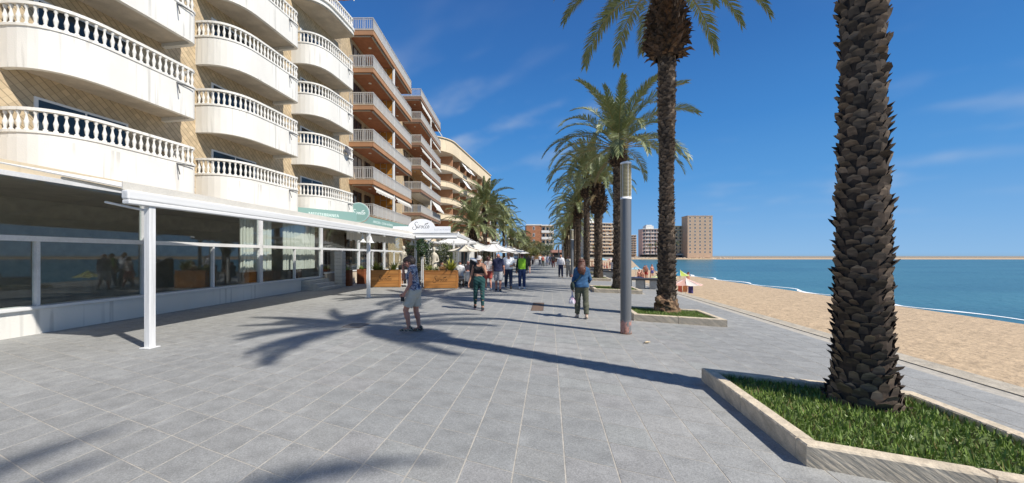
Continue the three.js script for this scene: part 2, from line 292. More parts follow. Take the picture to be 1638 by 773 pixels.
  const wc = dataTex(256, (u, v) => { const k = tfbm(u * 4, v * 10, 10, 71, 4); return [0.80 + 0.3 * (k - 0.5), 0.86 + 0.25 * (k - 0.5), 0.88 + 0.2 * (k - 0.5)]; });
  const sea = new THREE.PlaneGeometry(2400, 800, 1, 1).rotateX(-Math.PI / 2).translate(1200 + 10, -1.74, -360 + 60);
  { const a = sea.attributes; for (let i = 0; i < 4; i++) a.uv.setXY(i, a.position.getX(i) / 14, a.position.getZ(i) / 14); }
  struct('sea', sea, std({ color: lin(0.075, 0.20, 0.225), roughness: 0.3, map: rep(wc, 0.15), bumpMap: wt, bumpScale: 0.16 }));
  // foam where the sea meets the sand
  const foam = []; for (let f = 12; f < 66; f += 0.8) { const x = edgeX(f) + 1.1 + 0.6 * Math.sin(f * 0.7) + 0.5 * noise3(f * 0.4, 1, 1), w2 = 0.06 + 0.3 * noise3(f * 0.9, 2, 2); foam.push([x, f, w2]); }
  const fp = []; for (let i = 0; i < foam.length - 1; i++) { const [x, f0, w0] = foam[i], [x2, f1, w1] = foam[i + 1], y = -1.728; for (const q of [[x - w0, y, -f0], [x + w0, y, -f0], [x2 + w1, y, -f1], [x - w0, y, -f0], [x2 + w1, y, -f1], [x2 - w1, y, -f1]]) fp.push(...q); }
  const fg = new THREE.BufferGeometry(); fg.setAttribute('position', new THREE.Float32BufferAttribute(fp, 3)); fg.computeVertexNormals();
  struct('water', fg, std({ color: lin(0.8, 0.82, 0.82), roughness: 0.9 }));

  // covers let into the paving
  const cover = (lat, a, wl, wa, mat, label) => {
    const t = thing('drain_cover', label, 'drain cover', skew(lat, a, 0), YAW);
    part('frame', [bx(-wl / 2, wl / 2, -0.01, 0.005, -wa / 2, -wa / 2 + 0.03), bx(-wl / 2, wl / 2, -0.01, 0.005, wa / 2 - 0.03, wa / 2), bx(-wl / 2, -wl / 2 + 0.03, -0.01, 0.0045, -wa / 2 + 0.03, wa / 2 - 0.03), bx(wl / 2 - 0.03, wl / 2, -0.01, 0.0045, -wa / 2 + 0.03, wa / 2 - 0.03)], std({ color: lin(0.10, 0.07, 0.055), roughness: 0.8 }), t);
    const b = []; for (let x = -wl / 2 + 0.05; x < wl / 2 - 0.04; x += 0.035) b.push(bx(x, x + 0.02, -0.01, 0.0055, -wa / 2 + 0.035, wa / 2 - 0.035));
    part('grate', [bx(-wl / 2 + 0.031, wl / 2 - 0.031, -0.01, 0.003, -wa / 2 + 0.031, wa / 2 - 0.031), ...b], mat, t);
  };
  const rust = std({ color: lin(0.17, 0.115, 0.085), roughness: 0.85, map: rep(T.grime, 2) });
  { const f = EYE * FOCAL / 81.5, x = (860.5 - CX) / FOCAL * f, l = x * NL[0] + f * NL[1], s = x * E1[0] + f * E1[1]; cover(l, s + SK * l, 0.38, 1.9, rust, 'rust brown metal drain cover in the middle of the promenade'); }
  { const f = EYE * FOCAL / 112, x = (569 - CX) / FOCAL * f, l = x * NL[0] + f * NL[1], s = x * E1[0] + f * E1[1]; cover(l, s + SK * l, 0.45, 0.5, std({ color: lin(0.15, 0.15, 0.15), roughness: 0.8 }), 'small dark drain cover in the palm shade before the restaurant'); }
}
// tree pits: kerb stones round a lawn
const kerbMat = std({ color: lin(0.78, 0.66, 0.49), roughness: 0.9, map: rep(T.sand, 1.2), bumpMap: rep(T.sandBump, 1.5), bumpScale: 0.006 });
const soilLawn = std({ color: lin(0.12, 0.17, 0.045), roughness: 1, map: rep(T.sand, 3) });
const kerbSpot = ['under the palm right of the lamp post', 'under the palm just behind the lamp post', 'under the third palm of the row', 'under the fourth palm of the row', 'under the fifth palm of the row', 'under the sixth palm of the row', 'under the seventh palm of the row', 'under the eighth palm of the row', 'under the ninth palm of the row', 'under the tenth palm of the row', 'under the palm before the lamp post', 'under the palm behind the viewer'];
PITS.forEach((p, pi) => {
  const a0 = pitA(p), KW = 0.13, KH = 0.17, t = thing('kerb_bed', 'grassy tree bed with beige kerb ' + kerbSpot[pi], 'tree bed', [0, 0, 0], 0);
  const pr = (l0, l1, aa, ab, y0, y1) => { // skewed prism with a small chamfer at the top
    const c = 0.012, q = (l, a, y) => skew(l, a, y).toArray(), lo = [[l0, aa], [l1, aa], [l1, ab], [l0, ab]], hi = [[l0 + c, aa + c], [l1 - c, aa + c], [l1 - c, ab - c], [l0 + c, ab - c]], pos = [], uv = [];
    const put = (v) => { pos.push(...v); uv.push((v[0] + v[1]) * 1, (v[2] + v[1]) * 1); }, quad = (A, B, C, D) => { for (const v of [A, B, C, A, C, D]) put(v); };
    for (let k = 0; k < 4; k++) { const n = (k + 1) % 4; quad(q(...lo[k], y0), q(...lo[n], y0), q(...lo[n], y1 - c), q(...lo[k], y1 - c)); quad(q(...lo[k], y1 - c), q(...lo[n], y1 - c), q(...hi[n], y1), q(...hi[k], y1)); }
    quad(...hi.map((h) => q(...h, y1)));
    const g = new THREE.BufferGeometry(); g.setAttribute('position', new THREE.Float32BufferAttribute(pos, 3)); g.setAttribute('uv', new THREE.Float32BufferAttribute(uv, 2)); g.computeVertexNormals(); return g;
  };
  const L1 = p[0] + PITW, A1 = a0 + pitL(p), J = 0.004, mid = (p[0] + L1) / 2;
  for (const [l0, l1, aa, ab] of [[p[0], mid - J, a0, a0 + KW], [mid + J, L1, a0, a0 + KW], [p[0], mid - J, A1 - KW, A1], [mid + J, L1, A1 - KW, A1], [p[0], p[0] + KW, a0 + KW + J, (a0 + A1) / 2 - J], [p[0], p[0] + KW, (a0 + A1) / 2 + J, A1 - KW - J], [L1 - KW, L1, a0 + KW + J, (a0 + A1) / 2 - J], [L1 - KW, L1, (a0 + A1) / 2 + J, A1 - KW - J]])
    part('kerb_stone', pr(l0, l1, aa, ab, -0.02, KH), kerbMat, t);
  part('soil', pr(p[0] + KW - 0.01, L1 - KW + 0.01, a0 + KW - 0.01, A1 - KW + 0.01, -0.02, 0.11), soilLawn, t);
  if (pi < 4 || pi === 10) {
    seed(40 + pi); const bl = [], n = pi === 0 ? 9000 : pi === 10 ? 5000 : 3500, pos = [], col = [];
    for (let i = 0; i < n; i++) {
      const l = rr(p[0] + KW, L1 - KW), a = rr(a0 + KW, A1 - KW), b = skew(l, a, 0.11), h = rr(0.025, 0.075), w = rr(0.004, 0.008) * (pi ? 1.6 : 1), th = rr(0, 6.283), lx = rr(-0.03, 0.03), lz = rr(-0.03, 0.03), k = rr(0.7, 1.25), dry = rnd() < 0.12;
      const cx = Math.cos(th) * w, cz = Math.sin(th) * w; pos.push(b.x - cx, b.y, b.z - cz, b.x + cx, b.y, b.z + cz, b.x + lx, b.y + h, b.z + lz);
      const c = dry ? [0.20 * k, 0.17 * k, 0.06 * k] : [0.19 * k, 0.28 * k, 0.055 * k]; col.push(...c, ...c, ...c);
    }
    const g = new THREE.BufferGeometry(); g.setAttribute('position', new THREE.Float32BufferAttribute(pos, 3)); g.setAttribute('color', new THREE.Float32BufferAttribute(col, 3)); g.computeVertexNormals();
    const m = part('grass', g, M.leafVC, t); m.userData.kind = 'stuff';
  }
});

// ---------------------------------------------------------------- palms
const SUPPORT = { up: new THREE.Vector3(0, 1, 0) };
function geoFrom(pos, col, uv) { const g = new THREE.BufferGeometry(); g.setAttribute('position', new THREE.Float32BufferAttribute(pos, 3)); if (col) g.setAttribute('color', new THREE.Float32BufferAttribute(col, 3)); if (uv) g.setAttribute('uv', new THREE.Float32BufferAttribute(uv, 2)); g.computeVertexNormals(); return g; }
// one feathered frond: leaves the crown along +x at angle phi (degrees) above the horizontal and bends over by `bend`
function frondGeo(sd, phi, bend, L, dead = 0) {
  seed(sd); const pos = [], col = [], N = 26, pts = [], side0 = rr(-0.25, 0.25), twist = rr(-0.5, 0.5);
  let x = 0, y = 0, z = 0; const yaw = (t) => side0 * t * t;
  for (let i = 0; i <= N; i++) { const t = i / N, a = (phi - bend * Math.pow(t, 1.6)) * Math.PI / 180; const d = new THREE.Vector3(Math.cos(a) * Math.cos(yaw(t)), Math.sin(a), Math.cos(a) * Math.sin(yaw(t))); pts.push({ p: new THREE.Vector3(x, y, z), d }); x += d.x * L / N; y += d.y * L / N; z += d.z * L / N; }
  const pick = (t) => { const k = clamp(t, 0, 1) * N, i = Math.min(N - 1, Math.floor(k)), f = k - i; return { p: pts[i].p.clone().lerp(pts[i + 1].p, f), d: pts[i].d.clone().lerp(pts[i + 1].d, f).normalize() }; };
  const side = (d, t) => { const s = new THREE.Vector3().crossVectors(d, SUPPORT.up); if (s.lengthSq() < 1e-4) s.set(0, 0, 1); s.normalize(); const u = new THREE.Vector3().crossVectors(s, d).normalize(); const w = twist * t; return [s.clone().multiplyScalar(Math.cos(w)).addScaledVector(u, Math.sin(w)), u.clone().multiplyScalar(Math.cos(w)).addScaledVector(s, -Math.sin(w))]; };
  // stalk: triangular in section
  const stalk = (t) => { const q = pick(t), [s, u] = side(q.d, t), w = lerp(0.052, 0.006, Math.pow(t, 0.6)); return [q.p.clone().addScaledVector(s, w), q.p.clone().addScaledVector(u, w * 0.6), q.p.clone().addScaledVector(s, -w), q.p.clone().addScaledVector(u, -w * 0.5)]; };
  for (let i = 0; i < 14; i++) {
    const A = stalk(i / 14), B = stalk((i + 1) / 14), c = [lerp(0.34, 0.16, i / 14), lerp(0.27, 0.17, i / 14), lerp(0.09, 0.045, i / 14)];
    for (let k = 0; k < 4; k++) { const n = (k + 1) % 4; for (const v of [A[k], A[n], B[n], A[k], B[n], B[k]]) { pos.push(v.x, v.y, v.z); col.push(...c); } }
  }
  const P = 104;
  for (let i = 0; i < P; i++) for (const sg of [-1, 1]) {
    const t = 0.17 + 0.83 * (i + rr(-0.3, 0.3)) / P; if (rnd() < 0.04) continue;
    const q = pick(t), [s, u] = side(q.d, t), len = L * 0.15 * (0.35 + 0.65 * Math.sin(Math.PI * Math.pow(clamp((t - 0.12) / 0.93, 0, 1), 0.75))) * rr(0.85, 1.12);
    const open = lerp(62, 26, t) * Math.PI / 180 + rr(-0.13, 0.13), lift = rr(0.12, 0.62) * (1 - 0.5 * t);
    const dir = q.d.clone().multiplyScalar(Math.cos(open)).addScaledVector(s, sg * Math.sin(open)).addScaledVector(u, lift).normalize();
    const w = 0.0155 * (L / 3.2) * rr(0.85, 1.2), wv = new THREE.Vector3().crossVectors(dir, u).normalize().multiplyScalar(w).applyAxisAngle(dir, rr(-0.5, 0.5));
    const mid = q.p.clone().addScaledVector(dir, len * 0.5); mid.y -= len * 0.01;
    const tip = q.p.clone().addScaledVector(dir, len); tip.y -= len * rr(0.06, 0.22);
    const k = rr(0.75, 1.25), dry = dead ? 1 : rnd() < 0.05 ? 0.6 : 0, g1 = [0.205 * k, 0.245 * k, 0.098 * k], br = [0.34 * k, 0.26 * k, 0.14 * k], c = g1.map((v, j) => lerp(v, br[j], dry)), ct = c.map((v, j) => lerp(v, br[j], 0.22));
    const a = q.p.clone().addScaledVector(wv, 0.45), b = q.p.clone().addScaledVector(wv, -0.45), m1 = mid.clone().add(wv), m2 = mid.clone().sub(wv);
    for (const [v, cc] of [[a, c], [b, c], [m2, c], [a, c], [m2, c], [m1, c], [m1, c], [m2, c], [tip, ct]]) { pos.push(v.x, v.y, v.z); col.push(...cc); }
  }
  return geoFrom(pos, col);
}
// trunk: a core with rows of cut leaf bases; r(y) is its radius
function trunkGeo(sd, H, r, rowH, wid, out) {
  seed(sd); const pos = [], col = [], uv = [];
  const core = []; const n = Math.ceil(H / 0.12), S = 20;
  const add = (v, c) => { pos.push(...v); col.push(...c); uv.push(Math.atan2(v[2], v[0]) * 0.3, v[1]); };
  const ring = (y, i) => { const k = r(y) * 0.97; return [Math.cos(i / S * 6.2832) * k, y, Math.sin(i / S * 6.2832) * k]; };
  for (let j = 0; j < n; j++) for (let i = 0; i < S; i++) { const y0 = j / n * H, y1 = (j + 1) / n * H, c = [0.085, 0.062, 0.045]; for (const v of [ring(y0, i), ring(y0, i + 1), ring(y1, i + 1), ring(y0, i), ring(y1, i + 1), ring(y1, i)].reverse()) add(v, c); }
  let y = 0.02, row = 0;
  while (y < H - 0.02) {
    const R = r(y), m = Math.max(7, Math.round(2 * Math.PI * R / wid));
    for (let i = 0; i < m; i++) {
      if (rnd() < 0.09) continue;
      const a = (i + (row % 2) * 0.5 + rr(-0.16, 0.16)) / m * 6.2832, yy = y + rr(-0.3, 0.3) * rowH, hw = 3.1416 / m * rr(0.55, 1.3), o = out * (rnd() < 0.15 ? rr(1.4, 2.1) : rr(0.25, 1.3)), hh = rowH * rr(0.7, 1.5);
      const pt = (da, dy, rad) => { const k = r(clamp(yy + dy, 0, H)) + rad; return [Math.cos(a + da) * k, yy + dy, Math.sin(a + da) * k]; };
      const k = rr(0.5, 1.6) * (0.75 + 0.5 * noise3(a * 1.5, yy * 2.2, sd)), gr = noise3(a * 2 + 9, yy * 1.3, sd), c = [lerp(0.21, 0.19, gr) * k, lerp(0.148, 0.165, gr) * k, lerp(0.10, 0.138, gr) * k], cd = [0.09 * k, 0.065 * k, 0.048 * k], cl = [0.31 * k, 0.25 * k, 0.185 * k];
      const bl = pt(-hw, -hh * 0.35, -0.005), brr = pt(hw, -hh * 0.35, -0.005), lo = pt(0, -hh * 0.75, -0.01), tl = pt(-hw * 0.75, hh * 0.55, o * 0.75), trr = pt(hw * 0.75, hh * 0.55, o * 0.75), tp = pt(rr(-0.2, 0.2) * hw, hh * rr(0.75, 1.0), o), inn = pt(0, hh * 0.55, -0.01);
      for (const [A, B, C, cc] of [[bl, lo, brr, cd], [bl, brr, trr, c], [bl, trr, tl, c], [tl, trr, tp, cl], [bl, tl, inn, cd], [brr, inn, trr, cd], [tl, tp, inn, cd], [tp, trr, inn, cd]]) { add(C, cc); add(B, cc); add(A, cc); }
    }
    y += rowH; row++;
  }
  return geoFrom(pos, col, uv);
}
// the shaggy head of old leaf bases under the crown
function headGeo(sd, y0, y1, r, big = 1, n = 330) {
  seed(sd); const pos = [], col = [], uv = [], H = y1 - y0, prof = (t) => r * (t < 0.1 ? lerp(0.62, 0.92, t / 0.1) : t < 0.45 ? 1 - 0.1 * Math.abs(t - 0.3) / 0.2 : lerp(0.93, 0.5, (t - 0.45) / 0.55));
  const S = 16, add = (v, c) => { pos.push(...v); col.push(...c); uv.push(v[0] + v[2], v[1]); };
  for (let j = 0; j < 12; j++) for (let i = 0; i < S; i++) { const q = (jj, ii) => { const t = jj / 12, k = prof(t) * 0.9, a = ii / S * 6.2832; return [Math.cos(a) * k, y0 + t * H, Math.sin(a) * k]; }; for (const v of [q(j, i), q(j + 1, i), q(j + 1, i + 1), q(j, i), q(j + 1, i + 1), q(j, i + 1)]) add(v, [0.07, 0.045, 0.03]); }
  for (let i = 0; i < n; i++) {
    const t = (i + rnd()) / n, a = i * 2.39996 + rr(-0.25, 0.25), R = prof(t), L = rr(0.12, 0.26) * big, w = rr(0.05, 0.09) * big, el = rr(0.1, 1.1) + t * 0.35, curl = rr(-0.2, 0.7);
    const ca = Math.cos(a), sa = Math.sin(a), p = [ca * R * 0.86, y0 + t * H, sa * R * 0.86];
    const dr = [ca * Math.cos(el), Math.sin(el), sa * Math.cos(el)], el2 = el - curl - 0.5, d2 = [ca * Math.cos(el2), Math.sin(el2), sa * Math.cos(el2)], s = [-sa, 0, ca], tw = rr(-0.5, 0.5);
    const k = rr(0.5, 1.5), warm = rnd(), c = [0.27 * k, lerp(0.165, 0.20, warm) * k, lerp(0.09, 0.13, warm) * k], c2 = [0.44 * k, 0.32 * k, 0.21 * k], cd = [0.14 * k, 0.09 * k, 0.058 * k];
    const m = p.map((v, j) => v + dr[j] * L * 0.6), e = m.map((v, j) => v + d2[j] * L * 0.5 + s[j] * tw * w), th = 0.03 * big;
    const off = (q, ss, uu) => [q[0] + s[0] * ss - ca * uu, q[1] + uu * 0.5, q[2] + s[2] * ss - sa * uu];
    const A = off(p, w, 0), B = off(p, -w, 0), C = off(m, -w * 0.75, 0), D = off(m, w * 0.75, 0), F = off(m, 0, -th);
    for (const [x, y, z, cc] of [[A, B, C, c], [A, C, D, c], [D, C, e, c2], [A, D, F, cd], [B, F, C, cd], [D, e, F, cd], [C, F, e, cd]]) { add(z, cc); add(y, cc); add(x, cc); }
  }
  return geoFrom(pos, col, uv);
}
// small-leaf scatter: n folded leaves with normal-ish directions inside a volume given by pick()
function leaves(n, pick, size, base, spread = 0.35) {
  const pos = [], col = [];
  for (let i = 0; i < n; i++) {
    const [x, y, z] = pick(), s = size * rr(0.6, 1.3), a = rr(0, 6.283), e = rr(-0.6, 1.0), d = new THREE.Vector3(Math.cos(a) * Math.cos(e), Math.sin(e), Math.sin(a) * Math.cos(e)), q = new THREE.Vector3().crossVectors(d, new THREE.Vector3(rr(-1, 1), 1, rr(-1, 1))).normalize().multiplyScalar(s * 0.32), p = new THREE.Vector3(x, y, z), k = rr(1 - spread, 1 + spread), c = base.map((v, j) => v * k * (j === 0 ? rr(0.8, 1.3) : 1));
    const t = p.clone().addScaledVector(d, s), m = p.clone().addScaledVector(d, s * 0.45), l = m.clone().add(q), r2 = m.clone().sub(q);
    for (const v of [p, l, t, p, t, r2]) { pos.push(v.x, v.y, v.z); col.push(...c); }
  }
  return geoFrom(pos, col);
}
const FR = []; // frond shapes by age: 0 upright spears, 1 arching, 2 level, 3 hanging
[[86, 16], [80, 34], [74, 50], [66, 66], [60, 82], [52, 92], [42, 92], [31, 94], [20, 88], [8, 78], [-6, 66], [-24, 52]].forEach(([p, b], i) => FR.push(frondGeo(300 + i * 3, p, b, 3.75)));
const DEADF = frondGeo(390, -30, 50, 2.6, 1);
const rA = (y) => 0.203 + 0.12 * Math.exp(-y / 0.3) + 0.02 * Math.sin(y * 1.3);
const palmKinds = {
  tall: { H: 7.3, trunk: trunkGeo(61, 7.3, rA, 0.062, 0.125, 0.034), head: headGeo(62, 6.95, 8.6, 0.53, 1.3, 420), crown: 9.2 },
  mid: { H: 5.6, trunk: trunkGeo(63, 5.6, (y) => 0.22 + 0.1 * Math.exp(-y / 0.3), 0.08, 0.13, 0.04), head: headGeo(64, 5.3, 6.25, 0.38, 0.8, 240), crown: 6.2 },
  shaggy: { H: 4.5, trunk: trunkGeo(65, 4.5, (y) => 0.26 + 0.1 * Math.exp(-y / 0.3), 0.085, 0.14, 0.045), head: headGeo(66, 4.1, 6.0, 0.62, 1.25, 340), crown: 5.9 },
  high: { H: 6.6, trunk: trunkGeo(67, 6.6, (y) => 0.26 + 0.1 * Math.exp(-y / 0.3), 0.09, 0.15, 0.045), head: headGeo(68, 6.2, 8.1, 0.58, 1.2, 300), crown: 8.0 },
  low: { H: 2.4, trunk: trunkGeo(69, 2.4, (y) => 0.30 + 0.08 * Math.exp(-y / 0.3), 0.11, 0.17, 0.06), head: headGeo(70, 2.1, 3.3, 0.52, 1.2, 200), crown: 3.2 },
};
function palm(kind, pos, label, o = {}) {
  const K = palmKinds[kind], t = thing('palm_tree', label, 'palm tree', pos, o.turn ?? 0, o.group);
  seed(o.seed ?? 1);
  const sy = o.h ? (o.h) / K.crown : 1, up = new THREE.Group();
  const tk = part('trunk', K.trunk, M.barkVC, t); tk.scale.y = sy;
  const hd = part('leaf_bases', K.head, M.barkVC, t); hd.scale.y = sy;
  if (o.lean) { tk.rotation.z = o.lean; hd.rotation.z = o.lean; }
  const cy = K.crown * sy, cx = -Math.sin(o.lean ?? 0) * cy, n = o.n ?? 46, sc = o.size ?? 1;
  for (let i = 0; i < n; i++) {
    const age = i / n, k = clamp(Math.floor(Math.pow(age, 0.85) * FR.length + rr(-0.7, 0.7)), 0, FR.length - 1 - (o.trim ?? 2)), f = part('frond', FR[k], M.leafVC, t), a = i * 2.39996 + rr(-0.3, 0.3);
    f.position.set(cx + Math.cos(a) * 0.13 * (0.4 + age), cy + 0.25 * (1 - age) - 0.1, Math.sin(a) * 0.13 * (0.4 + age)); f.rotation.y = -a; f.scale.setScalar(sc * rr(0.82, 1.08) * (age < 0.1 ? 0.8 : 1));
  }
  for (let i = 0; i < (o.dead ?? 3); i++) { const f = part('dead_frond', DEADF, M.leafVC, t), a = rr(0, 6.28); f.position.set(cx, cy - 0.35, 0); f.rotation.y = a; f.scale.setScalar(sc * 0.7); }
  if (o.roots) o.roots(t);
  return t;
}
function rootMass(t) { // knobbly old root collar
  const g = surfaceNets((x, y, z) => { const a = Math.atan2(z, x), r0 = 0.30 + 0.06 * Math.exp(-y / 0.12) - 0.10 * smooth(y, 0.2, 0.5), n = 0.09 * (noise3(x * 9 + 4, y * 12, z * 9) - 0.5) + 0.05 * (noise3(x * 26, y * 34, z * 26) - 0.5); return smin(Math.max(Math.hypot(x, z) - r0, y - 0.5), Math.hypot(x + 0.33, y - 0.36, z - 0.08) - 0.10, 0.08) + n; }, [-0.55, -0.05, -0.55], [0.5, 0.62, 0.5], 0.018);
  part('root_collar', tint(g, (x, y, z) => { const k = 0.5 + 1.1 * noise3(x * 30, y * 40, z * 30); return noise3(x * 9, y * 16, z * 9) > 0.52 ? [0.30 * k, 0.20 * k, 0.12 * k] : [0.14 * k, 0.085 * k, 0.05 * k]; }), M.barkVC, t);
}
const PG = 'palms in the row along the seaward side of the promenade';
palm('tall', lane(3.2, 10.5, 0.1), 'tall rough trunked palm right of the lamp post, nearest in the row', { roots: rootMass, seed: 3, group: PG, turn: 0.4, n: 30, size: 1.0, trim: 3, dead: 0 });
palm('mid', lane(3.15, 17.35, 0.1), 'palm with a full feathery crown standing right behind the lamp post', { seed: 4, group: PG, turn: 1.1, h: 6.55, n: 44, size: 1.0, trim: 2, dead: 1 });
palm('shaggy', lane(3.3, 25.5, 0.1), 'palm with a fat shaggy brown head just left of the lamp post', { seed: 5, group: PG, turn: 2.0, h: 6.3, n: 36, size: 0.8, trim: 3 });
palm('high', lane(3.3, 33.4, 0.1), 'thick trunked palm left of the shaggy headed one', { seed: 6, group: PG, turn: 3.0, h: 8.6, n: 56, size: 1.0, trim: 2 });
palm('high', lane(3.2, 41.4, 0.1), 'fifth palm of the seaward row, behind the couple in white tops', { seed: 7, group: PG, turn: 4.0, h: 7.2, n: 54, size: 0.98 });
palm('mid', lane(3.3, 49.4, 0.1), 'sixth palm of the seaward row, drooping crown over the walkers', { seed: 8, group: PG, turn: 5.0, h: 7.0, n: 54, size: 0.95 });
palm('mid', lane(3.3, 57.4, 0.1), 'seventh palm of the seaward row, slim trunk', { seed: 9, group: PG, turn: 0.2, h: 6.6, n: 42, size: 1.0 });
palm('mid', lane(3.3, 65.4, 0.1), 'eighth palm of the seaward row, behind the crowd of walkers', { seed: 10, group: PG, turn: 1.2, h: 6.0, n: 40, size: 1.0 });
palm('mid', lane(3.3, 73.4, 0.1), 'ninth palm of the seaward row, far along the promenade', { seed: 11, group: PG, turn: 2.2, h: 5.4, n: 40, size: 1.0 });
palm('low', lane(3.2, 81.4, 0.1), 'low bushy palm at the far end of the seaward row', { seed: 12, group: PG, turn: 3.2, h: 4.2, n: 44, size: 1.1 });
palm('tall', lane(3.3, 4.26, 0.1), 'tall palm before the lamp post, casting its trunk shadow across the paving', { seed: 13, group: PG, turn: 3.9, n: 28, size: 0.8, trim: 2, dead: 0 });
palm('tall', lane(5.0, -4.4, 0.1), 'tall palm behind the viewer whose crown shades the lower left paving', { seed: 14, group: PG, turn: 5.3, n: 36, size: 1.0, trim: 1, dead: 0 });
// landward palms among the restaurants
const LP = 'palms growing among the restaurant terraces';
const lp = (px, f) => V((px - CX) / FOCAL * f, 0, f);
palm('low', lp(757, 34), 'yellow green low palm above the white parasols, nearest of the terrace palms', { seed: 21, group: LP, h: 4.2, n: 52, size: 0.86, turn: 0.3 });
palm('mid', lp(776, 43), 'dark tall palm rising behind the yellow green one, highest of the terrace palms', { seed: 22, group: LP, h: 7.4, n: 56, size: 1.02, turn: 1.3 });
palm('mid', lp(790, 49), 'palm with dense drooping crown beside the dark tall one', { seed: 23, group: LP, h: 6.6, n: 52, size: 1.05, turn: 2.3 });
palm('mid', lp(806, 57), 'palm at the right of the terrace clump with fronds reaching over the sky', { seed: 24, group: LP, h: 6.0, n: 52, size: 1.08, turn: 3.3 });
palm('low', lp(818, 66), 'small palm farthest right in the terrace clump', { seed: 25, group: LP, h: 4.4, n: 44, size: 1.0, turn: 4.3 });
palm('low', lp(830, 92), 'far bushy palm by the brown brick building', { seed: 26, group: LP, h: 4.6, n: 40, size: 1.0, turn: 5.3 });
palm('low', lp(843, 110), 'far low palm before the brown brick building', { seed: 27, group: LP, h: 4.2, n: 40, size: 1.1, turn: 0.9 });

// ---------------------------------------------------------------- buildings on the left
// a straight railing along local x (or z), merged into one part
function railGeo(a, b, y0, h, step = 0.13) { // a, b: [x, z]
  const L = Math.hypot(b[0] - a[0], b[1] - a[1]), n = Math.max(2, Math.round(L / step)), g = [], P = (t, y) => [lerp(a[0], b[0], t), y, lerp(a[1], b[1], t)];
  const beam = (y, th, w) => { const m = new THREE.BoxGeometry(L, th, w); m.rotateY(-Math.atan2(b[1] - a[1], b[0] - a[0])); return m.translate((a[0] + b[0]) / 2, y, (a[1] + b[1]) / 2); };
  g.push(beam(y0 + h, 0.05, 0.07), beam(y0 + h - 0.12, 0.025, 0.035), beam(y0 + 0.09, 0.03, 0.04));
  const ang = -Math.atan2(b[1] - a[1], b[0] - a[0]);
  for (let i = 0; i <= n; i++) { const p = P(i / n, 0), post = i % 8 === 0 || i === n, w = post ? 0.055 : 0.034; const m = new THREE.BoxGeometry(w, h - (post ? 0 : 0.1), post ? 0.055 : 0.028); m.rotateY(ang); g.push(m.translate(p[0], y0 + h / 2 - (post ? 0.02 : -0.0), p[2])); }
  return g;
}
const slatPanel = std({ color: lin(0.56, 0.55, 0.52), roughness: 0.6 });
const lampDisc = std({ color: lin(0.8, 0.78, 0.72), roughness: 0.5 });
